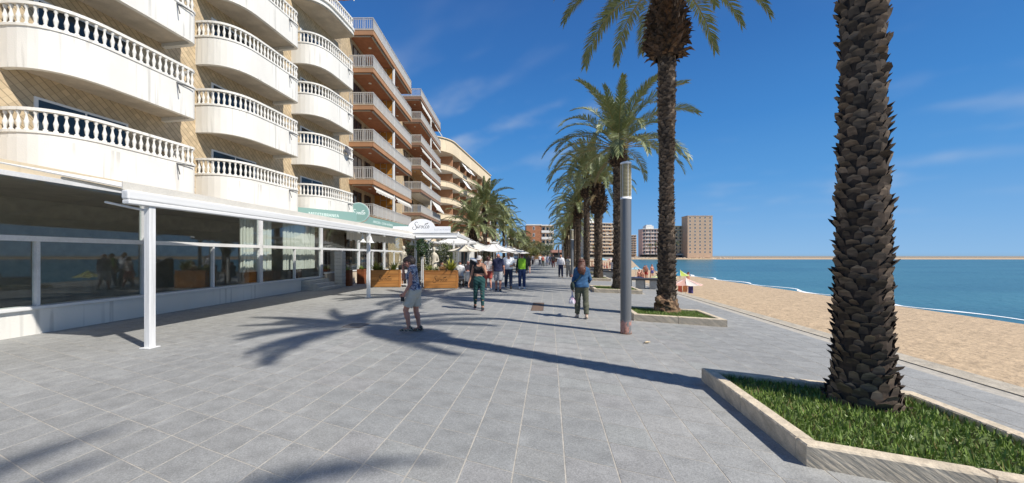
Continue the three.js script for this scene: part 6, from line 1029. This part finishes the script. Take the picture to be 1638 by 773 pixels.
    if (w.kind === 'sandals') feetC(0).forEach((f) => { const F = f[4], b = [F(-0.05, -0.075), F(0.05, -0.078), F(0.17, -0.078)]; wear('sandal', [cone(b[0], b[1], 0.042, 0.045), cone(b[1], b[2], 0.045, 0.036), cone(vadd(F(0.02, 0), [0.03, -0.05, 0]), vadd(F(0.03, 0), [-0.03, -0.04, 0]), 0.022, 0.022), cone(vadd(F(0.1, -0.045), [0.03, 0, 0]), vadd(F(0.11, -0.04), [-0.03, 0, 0]), 0.02, 0.02), cone(F(-0.02, 0.0), F(-0.045, -0.02), 0.038, 0.038)], 0.01, (x, y, z) => (noise3(x * 60, y * 60, z * 60) > 0.55 ? [0.45, 0.36, 0.24] : [0.06, 0.05, 0.04]), (d, x, y, z, X, Y) => Math.max(d, F(0.05, -0.083)[1] * s + 0.001 - Y), 0.009); });
  }
  const headPart = (name, g, mat) => part(name, join(g).applyMatrix4(hm), mat, t);
  if (o.hair && o.hair !== 'bald') headPart('hair', tint(hairMesh(o.hair, o.hairCell ?? 0.008).clone(), (x, y, z) => { const k = 0.7 + 0.7 * noise3(x * 70, y * 14, z * 70); return hairC.map((v) => v * k); }), M.hairVC);
  if (o.cap) { headPart('cap', [tint(surfaceNets((x, y, z) => Math.max(ell(x, y, z, [0, 0.03, -0.018], [0.088, 0.108, 0.108]), 0.038 - y), [-0.11, 0.0, -0.15], [0.11, 0.16, 0.12], 0.006), o.cap), tint(surfaceNets((x, y, z) => Math.max(ell(x, y, z, [0, 0.045 - z * 0.12, 0.085], [0.078, 0.014, 0.085]), 0.05 - z), [-0.1, 0.0, 0.03], [0.1, 0.08, 0.19], 0.005), o.cap)], M.clothVC); }
  if (o.glasses) headPart('sunglasses', [new THREE.SphereGeometry(0.026, 14, 10).scale(1, 0.85, 0.3).translate(0.032, 0.002, 0.092), new THREE.SphereGeometry(0.026, 14, 10).scale(1, 0.85, 0.3).translate(-0.032, 0.002, 0.092), bar([-0.015, 0.01, 0.096], [0.015, 0.01, 0.096], 0.003), bar([0.055, 0.008, 0.085], [0.08, 0.006, -0.01], 0.0025), bar([-0.055, 0.008, 0.085], [-0.08, 0.006, -0.01], 0.0025)], M.gloss);
  return { t, J, s, py, sc, torso, rise: (...a) => sc(rise(...a)) };
}
M.gloss = std({ color: lin(0.01, 0.01, 0.012), roughness: 0.12 });
const gp = (px, py) => { const f = EYE * FOCAL / (py - HY); return V((px - CX) / FOCAL * f, 0, f); };
const hang = (p = 5, o = 8, e = 14, curl = 0.5) => ({ u: dirDeg(p, o), f: dirDeg(p + e, o * 0.4), curl });
const mixPat = (list, fr) => (x, y, z) => { const n = noise3(x * fr + 7, y * fr, z * fr), m = noise3(x * fr * 2.3, y * fr * 2.3 + 4, z * fr * 2.3); const v = n * 0.65 + m * 0.35; return list[Math.min(list.length - 1, Math.max(0, Math.floor((v - 0.25) * 2 * list.length)))]; };
const own = (name, label, cat, geos, mat, pos, turn = 0) => { const g = thing(name, label, cat, pos, turn); part(name === 'phone' ? 'case' : 'body', geos, mat, g); return g; };
{ // woman in profile at the left, in the palm shade
  const P = gp(663, 531.5), turn = -1.48;
  const w = person({ label: 'woman in sleeveless patterned top and beige shorts walking left with lowered head, nearest person', pos: P, turn, h: 1.63, cell: 0.013, headCell: 0.0042, handCell: 0.0045, hairCell: 0.006, skin: 'red', girth: 1.12, lean: 7, nod: 24, headFwd: 0.025, look: 6, hair: 'fringe', hairColor: [0.045, 0.03, 0.022],
    legs: [[24, 34, 2], [-2, 8, 2]], heel: [0, 0.015], arms: [{ u: dirDeg(2, 7), f: dirDeg(30, 2), curl: 1.15, n: [-1, 0, 0.1] }, { u: dirDeg(48, -4), f: vnorm([-0.30, 0.93, 0.02]), curl: 0.8, n: [-0.4, 0.3, -1] }],
    clothes: [{ kind: 'shorts', color: [0.50, 0.46, 0.38], frac: 0.82, loose: 0.03, top: 1.0 }, { kind: 'top', sleeve: 0, hem: 0.955, inf: 0.02, color: mixPat([[0.05, 0.06, 0.11], [0.16, 0.19, 0.28], [0.50, 0.52, 0.56], [0.07, 0.065, 0.08], [0.42, 0.36, 0.38], [0.10, 0.12, 0.2]], 17) }, { kind: 'sandals' }] });
  const h = new THREE.Vector3(...w.J[1].hand).applyAxisAngle(new THREE.Vector3(0, 1, 0), turn).add(P);
  own('phone', 'dark phone held low in the hand of the woman in the patterned top', 'phone', [rb(-0.006, 0.006, -0.075, 0.075, -0.038, 0.038, 0.004)], M.black, h.add(new THREE.Vector3(0, -0.03, 0)), turn);
}
{ // woman in leggings
  const P = gp(766.5, 496);
  person({ label: 'woman in grey cap, black crop top and green leggings walking towards us', pos: P, turn: 0.1, h: 1.66, cell: 0.013, headCell: 0.0045, handCell: 0.005, hairCell: 0.007, skin: 'tan', hair: 'pony', hairColor: [0.12, 0.06, 0.03], cap: [0.42, 0.40, 0.38], nod: 8, look: -12,
    legs: [[14, 10, 1], [-10, 14, 3]], heel: [0, 0.02], arms: [{ u: dirDeg(20, 12), f: vnorm([-0.35, 0.86, 0.42]), curl: 0.8, n: [-0.3, 0.2, -1] }, { u: dirDeg(-6, 16), f: dirDeg(6, 18), curl: 0.55 }],
    clothes: [{ kind: 'trousers', name: 'leggings', color: [0.010, 0.055, 0.054], inf: 0.006, frac: 0.86, top: 1.08 }, { kind: 'top', name: 'crop_top', sleeve: 0, hem: 1.16, inf: 0.008, color: [0.012, 0.011, 0.012], neck: 0.10 }, { kind: 'shoes', color: [0.02, 0.02, 0.022], sole: [0.6, 0.38, 0.42] }] });
}
{ // woman in the denim jacket, from behind
  const P = gp(930.5, 509), turn = Math.PI - 0.06;
  const w = person({ label: 'woman in denim jacket and olive trousers with long red brown hair, walking away from us', pos: P, turn, h: 1.57, cell: 0.013, headCell: 0.006, handCell: 0.005, hairCell: 0.006, skin: 'fair', girth: 1.03, hair: 'long', hairColor: [0.085, 0.028, 0.014], nod: 4, look: -6, lean: 2,
    legs: [[9, 6, 2], [-8, 10, 2]], heel: [0, 0.015], arms: [{ u: dirDeg(2, 14), f: dirDeg(10, 6), curl: 1.3, n: [-1, 0, 0] }, { u: dirDeg(4, 18), f: dirDeg(62, -8), curl: 0.8 }],
    clothes: [{ kind: 'trousers', color: [0.085, 0.088, 0.058], inf: 0.016, frac: 0.92, loose: 0.012, top: 1.0 }, { kind: 'top', name: 'denim_jacket', sleeve: 1.92, hem: 0.90, inf: 0.026, color: (x, y, z) => { const n = noise3(x * 30, y * 30, z * 30), k = 0.8 + 0.5 * n; return Math.abs(y - 1.22) < 0.008 || Math.abs(Math.abs(x) - 0.075) < 0.005 ? [0.03, 0.09, 0.18] : [0.022 * k, 0.078 * k, 0.17 * k]; } }, { kind: 'shoes', color: [0.46, 0.36, 0.28], sole: [0.35, 0.3, 0.25] }] });
  const toW = (a) => new THREE.Vector3(...a).applyAxisAngle(new THREE.Vector3(0, 1, 0), turn).add(P);
  // cross-body bag on her left hip, with its strap
  const bag = thing('shoulder_bag', 'dark green cross body bag at the left hip of the woman in the denim jacket', 'bag', P.clone(), turn), sH = w.rise(1.43, -0.02, -0.12), hp = w.rise(0.96, 0.0, 0.23);
  part('pouch', tint(surfaceNets((x, y, z) => ell(x, y, z, [0, 0, 0], [0.055, 0.115, 0.125]) + 0.01 * (noise3(x * 30, y * 30, z * 30) - 0.5), [-0.09, -0.15, -0.16], [0.09, 0.15, 0.16], 0.009).translate(hp[0] + 0.03, hp[1] - 0.03, hp[2] - 0.02), [0.018, 0.032, 0.026]), M.clothVC, bag);
  const pts = [vadd(sH, [0, 0.03, 0.02]), vadd(sH, [0.03, 0.0, -0.10]), w.rise(1.28, -0.145, 0.02), w.rise(1.12, -0.135, 0.13), vadd(hp, [0.02, 0.08, -0.07])].map((q) => new THREE.Vector3(...q));
  part('strap', new THREE.TubeGeometry(new THREE.CatmullRomCurve3(pts), 24, 0.011, 6).scale(1, 1, 1), std({ color: lin(0.025, 0.05, 0.04), roughness: 0.8 }), bag);
  const h = toW(w.J[1].hand), pb = thing('plastic_bag', 'white and lilac plastic bag in the hand of the woman in denim', 'bag', h, turn);
  part('bag', tint(surfaceNets((x, y, z) => { const t = clamp((0 - y) / 0.36, 0, 1), w2 = 0.025 + 0.10 * smooth(t, 0.2, 0.85); return Math.max(Math.hypot(x / 0.75, z) - w2, -0.34 - y, y) * 0.7 + 0.018 * (noise3(x * 24, y * 14, z * 24) - 0.5) + 0.006 * Math.sin(Math.atan2(z, x) * 9 + y * 20) * (1 - t); }, [-0.18, -0.4, -0.2], [0.18, 0.06, 0.2], 0.008), (x, y, z) => (noise3(x * 11 + 2, y * 11, z * 11) > 0.6 && y < -0.14 ? [0.52, 0.38, 0.50] : [0.74, 0.72, 0.80])), phys({ vertexColors: true, roughness: 0.5, transmission: 0.25, thickness: 0 }), pb);
  part('handle', [new THREE.TorusGeometry(0.045, 0.006, 6, 16).scale(0.5, 1.2, 1).rotateY(1.57).translate(0, 0.0, 0)], M.whitePaint, pb);
}
// the group walking in the middle distance
person({ label: 'woman in white patterned blouse and red shorts walking away behind the woman in leggings', pos: gp(781, 464), turn: 3.3, h: 1.6, skin: 'red', hair: 'bob', hairColor: [0.06, 0.02, 0.015], legs: [[10, 8, 2], [-8, 12, 2]], heel: [0, 0.02], arms: [hang(4, 12), hang(-4, 12)], clothes: [{ kind: 'shorts', color: [0.36, 0.07, 0.055], frac: 0.75 }, { kind: 'top', sleeve: 0.6, hem: 0.98, inf: 0.024, color: mixPat([[0.62, 0.58, 0.55], [0.7, 0.66, 0.62], [0.25, 0.16, 0.15], [0.68, 0.64, 0.6], [0.4, 0.2, 0.18]], 20) }, { kind: 'shoes', color: [0.7, 0.68, 0.66] }] });
person({ label: 'bald man in navy shirt and grey shorts walking away from us', pos: gp(797, 466), turn: 3.0, h: 1.74, male: true, girth: 1.18, skin: 'red', hair: 'bald', hairColor: [0.25, 0.2, 0.16], legs: [[8, 6, 2], [-7, 10, 3]], heel: [0, 0.02], arms: [hang(10, 14, 24), hang(-4, 14)], clothes: [{ kind: 'shorts', color: [0.36, 0.36, 0.37], frac: 0.98, loose: 0.03 }, { kind: 'top', sleeve: 0.8, hem: 0.90, inf: 0.03, color: [0.014, 0.018, 0.055] }, { kind: 'shoes', color: [0.03, 0.03, 0.035], sole: [0.6, 0.58, 0.56] }] });
person({ label: 'man in white polo shirt, dark jeans and sunglasses walking towards us', pos: gp(813.5, 462), turn: 0.05, h: 1.82, male: true, girth: 1.06, skin: 'tan', hair: 'crop', hairColor: [0.03, 0.02, 0.015], glasses: true, headCell: 0.005, legs: [[12, 8, 2], [-12, 18, 3]], heel: [0, 0.03], arms: [{ u: dirDeg(0, 16), f: vnorm([-0.45, -0.15, 0.85]), curl: 0.9 }, hang(-8, 14)], clothes: [{ kind: 'trousers', name: 'jeans', color: [0.022, 0.035, 0.075], inf: 0.016, frac: 0.95, loose: 0.008 }, { kind: 'top', name: 'polo_shirt', sleeve: 0.72, hem: 0.93, inf: 0.024, color: [0.76, 0.78, 0.82], neck: 0.075 }, { kind: 'shoes', color: [0.03, 0.025, 0.02] }] });
{
  const P = gp(835, 462), w = person({ label: 'man in bright green shirt, blue jeans and white trainers walking towards us', pos: P, turn: -0.08, h: 1.75, male: true, girth: 1.05, skin: 'tan', hair: 'crop', hairColor: [0.03, 0.02, 0.02], glasses: true, cap: [0.10, 0.025, 0.02], headCell: 0.005, legs: [[6, 5, 2], [-4, 6, 3]], arms: [hang(-4, 10), hang(4, 12)], clothes: [{ kind: 'trousers', name: 'jeans', color: [0.018, 0.04, 0.12], inf: 0.016, frac: 0.95, loose: 0.008 }, { kind: 'top', sleeve: 1.85, hem: 0.95, inf: 0.02, color: (x, y, z) => (Math.abs(x) > 0.175 ? [0.02, 0.035, 0.015] : [0.30, 0.60, 0.035]) }, { kind: 'shoes', color: [0.72, 0.72, 0.74] }] });
  const b = thing('shoulder_bag', 'small black bag hanging at the side of the man in the green shirt', 'bag', P.clone(), -0.08), hp = w.rise(0.92, 0.02, -0.25); part('pouch', rb(hp[0] - 0.05, hp[0] + 0.05, hp[1] - 0.13, hp[1] + 0.13, hp[2] - 0.12, hp[2] + 0.12, 0.03, 2), M.black, b); part('strap', bar([hp[0] + 0.03, hp[1] + 0.1, hp[2]], w.rise(1.46, 0, -0.12), 0.012), M.black, b);
}
person({ label: 'person in a short black dress walking away beyond the man in the green shirt', pos: gp(845.5, 437.5), turn: 3.1, h: 1.68, cell: 0.02, skin: 'fair', hair: 'bob', hairColor: [0.03, 0.02, 0.02], legs: [[10, 8, 2], [-8, 12, 2]], heel: [0, 0.02], arms: [hang(), hang(-3)], clothes: [{ kind: 'shorts', name: 'skirt', color: [0.02, 0.02, 0.022], frac: 0.55, loose: 0.05 }, { kind: 'top', sleeve: 0.7, hem: 0.95, inf: 0.02, color: [0.018, 0.018, 0.02] }, { kind: 'shoes', color: [0.3, 0.12, 0.12] }] });
person({ label: 'man in white shirt and dark blue jeans walking towards us beside the woman in cream', pos: gp(897, 444), turn: -0.1, h: 1.73, male: true, cell: 0.018, skin: 'tan', hair: 'crop', hairColor: [0.22, 0.18, 0.15], legs: [[9, 6, 2], [-9, 12, 2]], heel: [0, 0.02], arms: [hang(6, 14, 20), hang(-6, 14)], clothes: [{ kind: 'trousers', name: 'jeans', color: [0.02, 0.028, 0.07], inf: 0.016, frac: 0.95, loose: 0.01 }, { kind: 'top', sleeve: 1.85, hem: 0.96, inf: 0.024, color: [0.66, 0.64, 0.66] }, { kind: 'shoes', color: [0.05, 0.04, 0.035] }] });
person({ label: 'red haired woman in cream blouse and grey patterned trousers walking towards us', pos: gp(909.5, 443.5), turn: -0.12, h: 1.62, cell: 0.018, skin: 'fair', hair: 'bob', hairColor: [0.16, 0.035, 0.02], glasses: true, legs: [[7, 5, 2], [-8, 10, 2]], heel: [0, 0.02], arms: [hang(8, 12, 40), hang(2, 12)], clothes: [{ kind: 'trousers', color: mixPat([[0.4, 0.37, 0.33], [0.28, 0.26, 0.23], [0.46, 0.43, 0.38]], 22), inf: 0.02, frac: 0.95, loose: 0.025 }, { kind: 'top', sleeve: 0.9, hem: 0.95, inf: 0.024, color: [0.66, 0.60, 0.50] }, { kind: 'shoes', color: [0.3, 0.25, 0.2] }] });
// the far crowd: small in the picture
const crowd = [
  [863.5, 424.5, 3.1, 'far walker in white top and navy trousers, leftmost of the distant group', [0.7, 0.68, 0.68], [0.02, 0.025, 0.06], 1.72, 1],
  [868.5, 426.5, 0.1, 'far walker in red top and dark olive trousers in the distant group', [0.40, 0.12, 0.09], [0.05, 0.055, 0.035], 1.66, 0],
  [875.5, 425, 3.0, 'far walker in pale lilac dress in the distant group', [0.60, 0.58, 0.70], [0.60, 0.58, 0.70], 1.68, 0],
  [880.5, 424.5, 0.2, 'far walker in dark blue in the distant group', [0.03, 0.04, 0.08], [0.03, 0.04, 0.09], 1.7, 1],
  [885, 428.5, 3.2, 'far walker in black top and dark red trousers, rightmost of the distant group', [0.03, 0.03, 0.033], [0.10, 0.02, 0.02], 1.74, 1],
  [855, 421, 0.0, 'very far walker in pink beyond the terraces', [0.6, 0.35, 0.36], [0.1, 0.1, 0.12], 1.66, 0],
  [852, 424, 3.1, 'far walker in grey by the end of the parasols', [0.3, 0.3, 0.32], [0.03, 0.03, 0.04], 1.7, 1],
];
crowd.forEach(([px, py, turn, label, top, bottom, h, male], i) => person({ label, pos: gp(px, py), turn, h, male: !!male, cell: 0.03, headCell: 0.012, handCell: 0.01, hairCell: 0.014, skin: i % 2 ? 'tan' : 'fair', hair: 'crop', hairColor: [0.06, 0.04, 0.03], legs: [[10, 8, 2], [-10, 12, 2]], heel: [0, 0.02], arms: [hang(8, 12), hang(-8, 12)], group: 'distant walkers', clothes: [i === 2 ? { kind: 'shorts', name: 'skirt', color: bottom, frac: 0.9, loose: 0.06 } : { kind: 'trousers', color: bottom, loose: 0.012 }, { kind: 'top', sleeve: 0.7, hem: 0.93, inf: 0.026, color: top }, { kind: 'shoes', color: [0.08, 0.07, 0.06] }] }));
// seated people
const seat = { legs: [[88, 86, 4], [84, 84, 4]], cell: 0.02, headCell: 0.008, handCell: 0.008, hairCell: 0.01, arms: [{ u: dirDeg(30, 8), f: dirDeg(92, -8), curl: 0.7 }, { u: dirDeg(26, 8), f: dirDeg(90, -8), curl: 0.7 }] };
const sp = (px, f, y = 0) => V((px - CX) / FOCAL * f, y, f);
person({ ...seat, label: 'guest in white shirt seated with back to us on the beige covered chair', pos: sp(735.5, 19.45), turn: 3.05, h: 1.7, sit: 0.55, male: true, skin: 'tan', hair: 'crop', hairColor: [0.03, 0.02, 0.02], clothes: [{ kind: 'trousers', color: [0.4, 0.36, 0.3] }, { kind: 'top', sleeve: 0.9, hem: 0.93, inf: 0.024, color: [0.74, 0.74, 0.74] }, { kind: 'shoes', color: [0.04, 0.04, 0.04] }] });
person({ ...seat, label: 'grey haired guest seated at the table beside the menu stand', pos: sp(749, 21.0), turn: -0.3, h: 1.68, sit: 0.55, skin: 'red', hair: 'crop', hairColor: [0.4, 0.38, 0.36], clothes: [{ kind: 'trousers', color: [0.05, 0.05, 0.08] }, { kind: 'top', sleeve: 0.8, hem: 0.93, inf: 0.024, color: [0.30, 0.22, 0.20] }, { kind: 'shoes', color: [0.04, 0.04, 0.04] }] });
person({ ...seat, label: 'dark haired guest seated behind the right wide planter, under the pavilion', pos: sp(713, 21.5), turn: 2.6, h: 1.7, sit: 0.58, skin: 'tan', hair: 'bob', hairColor: [0.02, 0.014, 0.012], clothes: [{ kind: 'trousers', color: [0.05, 0.05, 0.06] }, { kind: 'top', sleeve: 0.8, hem: 0.93, color: [0.12, 0.09, 0.08] }, { kind: 'shoes', color: [0.04, 0.04, 0.04] }] });
person({ ...seat, label: 'guest with dark hair seated low behind the straw grass of the right planter', pos: sp(706, 20.6), turn: 2.0, h: 1.66, sit: 0.55, skin: 'tan', hair: 'crop', hairColor: [0.02, 0.014, 0.012], clothes: [{ kind: 'trousers', color: [0.05, 0.05, 0.06] }, { kind: 'top', sleeve: 0.8, hem: 0.93, color: [0.05, 0.05, 0.07] }, { kind: 'shoes', color: [0.04, 0.04, 0.04] }] });
{ const b = skew(4.0, 29.5); person({ ...seat, label: 'dark haired person in white top seated on the bench between lamp post and shaggy palm', pos: V(b.x + 0.75, 0, -b.z - 0.0), turn: 2.5, h: 1.66, sit: 0.61, skin: 'tan', hair: 'bob', hairColor: [0.025, 0.015, 0.012], clothes: [{ kind: 'trousers', color: [0.05, 0.055, 0.07] }, { kind: 'top', sleeve: 0.4, hem: 0.93, color: [0.74, 0.70, 0.68] }, { kind: 'shoes', color: [0.3, 0.3, 0.3] }] }); }
{ const q = sp(1056, 19.2); person({ ...seat, label: 'red haired person seated on the promenade edge left of the near palm trunk', pos: V(q.x, -0.05, -q.z), turn: 1.0, h: 1.62, sit: 0.15, lean: 12, legs: [[60, 30, 4], [70, 60, 4]], skin: 'red', hair: 'long', hairColor: [0.15, 0.05, 0.03], clothes: [{ kind: 'shorts', color: [0.25, 0.12, 0.1] }, { kind: 'top', sleeve: 0, hem: 0.93, color: [0.28, 0.12, 0.09] }] });
  const bg = thing('beach_bag', 'blue beach bag beside the red haired person on the promenade edge', 'bag', sp(1049.5, 18.9, 0.02), 0.3); part('body', tint(surfaceNets((x, y, z) => Math.max(ell(x, y, z, [0, 0.19, 0], [0.21, 0.26, 0.13]), -y + 0.001, y - 0.4) + 0.02 * (noise3(x * 16, y * 16, z * 16) - 0.5), [-0.28, -0.04, -0.2], [0.28, 0.5, 0.2], 0.014), (x, y, z) => (noise3(x * 20, y * 20, z * 20) > 0.62 ? [0.05, 0.09, 0.2] : [0.035, 0.10, 0.36])), M.clothVC, bg); part('handle', new THREE.TorusGeometry(0.1, 0.009, 6, 18, Math.PI).translate(0, 0.38, 0.05), M.black, bg); }
const bather = (px, f, turn, label, h, c1, pose = 0) => person({ ...(pose ? seat : {}), legs: pose ? [[80, 30, 6], [70, 60, 6]] : [[6, 4, 3], [-6, 8, 4]], arms: [hang(8, 14, 30), hang(-2, 14)], label, pos: V((px - CX) / FOCAL * f, -1.36, f), turn, h, sit: pose ? 0.22 : undefined, cell: 0.026, headCell: 0.01, handCell: 0.009, hairCell: 0.012, skin: 'red', hair: 'crop', hairColor: [0.03, 0.02, 0.015], clothes: [{ kind: 'shorts', name: 'swimwear', color: c1, frac: 0.5 }] });
bather(1022.5, 36, 0.4, 'bather in dark swimwear standing beside the light blue parasol', 1.72, [0.02, 0.025, 0.05]); bather(1027, 35, -0.6, 'second bather standing beside the light blue parasol', 1.66, [0.25, 0.06, 0.05]); bather(1087.5, 22.5, 1.2, 'bather sitting in the shade of the pink parasol', 1.68, [0.35, 0.06, 0.08], 1); bather(1008.5, 33, 0.2, 'bather sitting on the sand just right of the lamp post', 1.68, [0.5, 0.06, 0.05], 1); bather(963, 80, 0.3, 'far bather beside the shaggy palm trunk', 1.7, [0.2, 0.05, 0.05]); bather(967, 74, 1.0, 'second far bather beside the shaggy palm trunk', 1.66, [0.05, 0.05, 0.15]); bather(975.5, 88, 2.0, 'far bather by the red and white parasol', 1.7, [0.4, 0.1, 0.1]);

[[949, 58, 'bather standing on the sand by the beach trellis'], [982, 60, 'bather in pale swimwear between shaggy palm and lamp post'], [1031, 52, 'distant bather wading near the light blue parasol'], [1101, 30, 'bather standing behind the pink parasol at the right edge'], [952, 62, 'bather in red swimwear far left of the shaggy palm'], [958, 70, 'bather walking on the far sand left of the shaggy palm'], [971, 66, 'pale bather on the far sand right of the shaggy palm'], [980, 96, 'bather in blue far behind the seated person on the bench'], [985, 78, 'bather close to the trunk behind the lamp post'], [1034, 44, 'bather at the waterline between lamp post and near trunk'], [1043, 47, 'bather with pale towel at the waterline left of the near trunk']].forEach(([px, f, lab], i) => bather(px, f, i * 1.3, lab, 1.6 + 0.03 * i, [[0.4, 0.04, 0.04], [0.04, 0.05, 0.2], [0.5, 0.45, 0.4]][i % 3], i === 4 ? 1 : 0));
renderer.render(scene, camera);
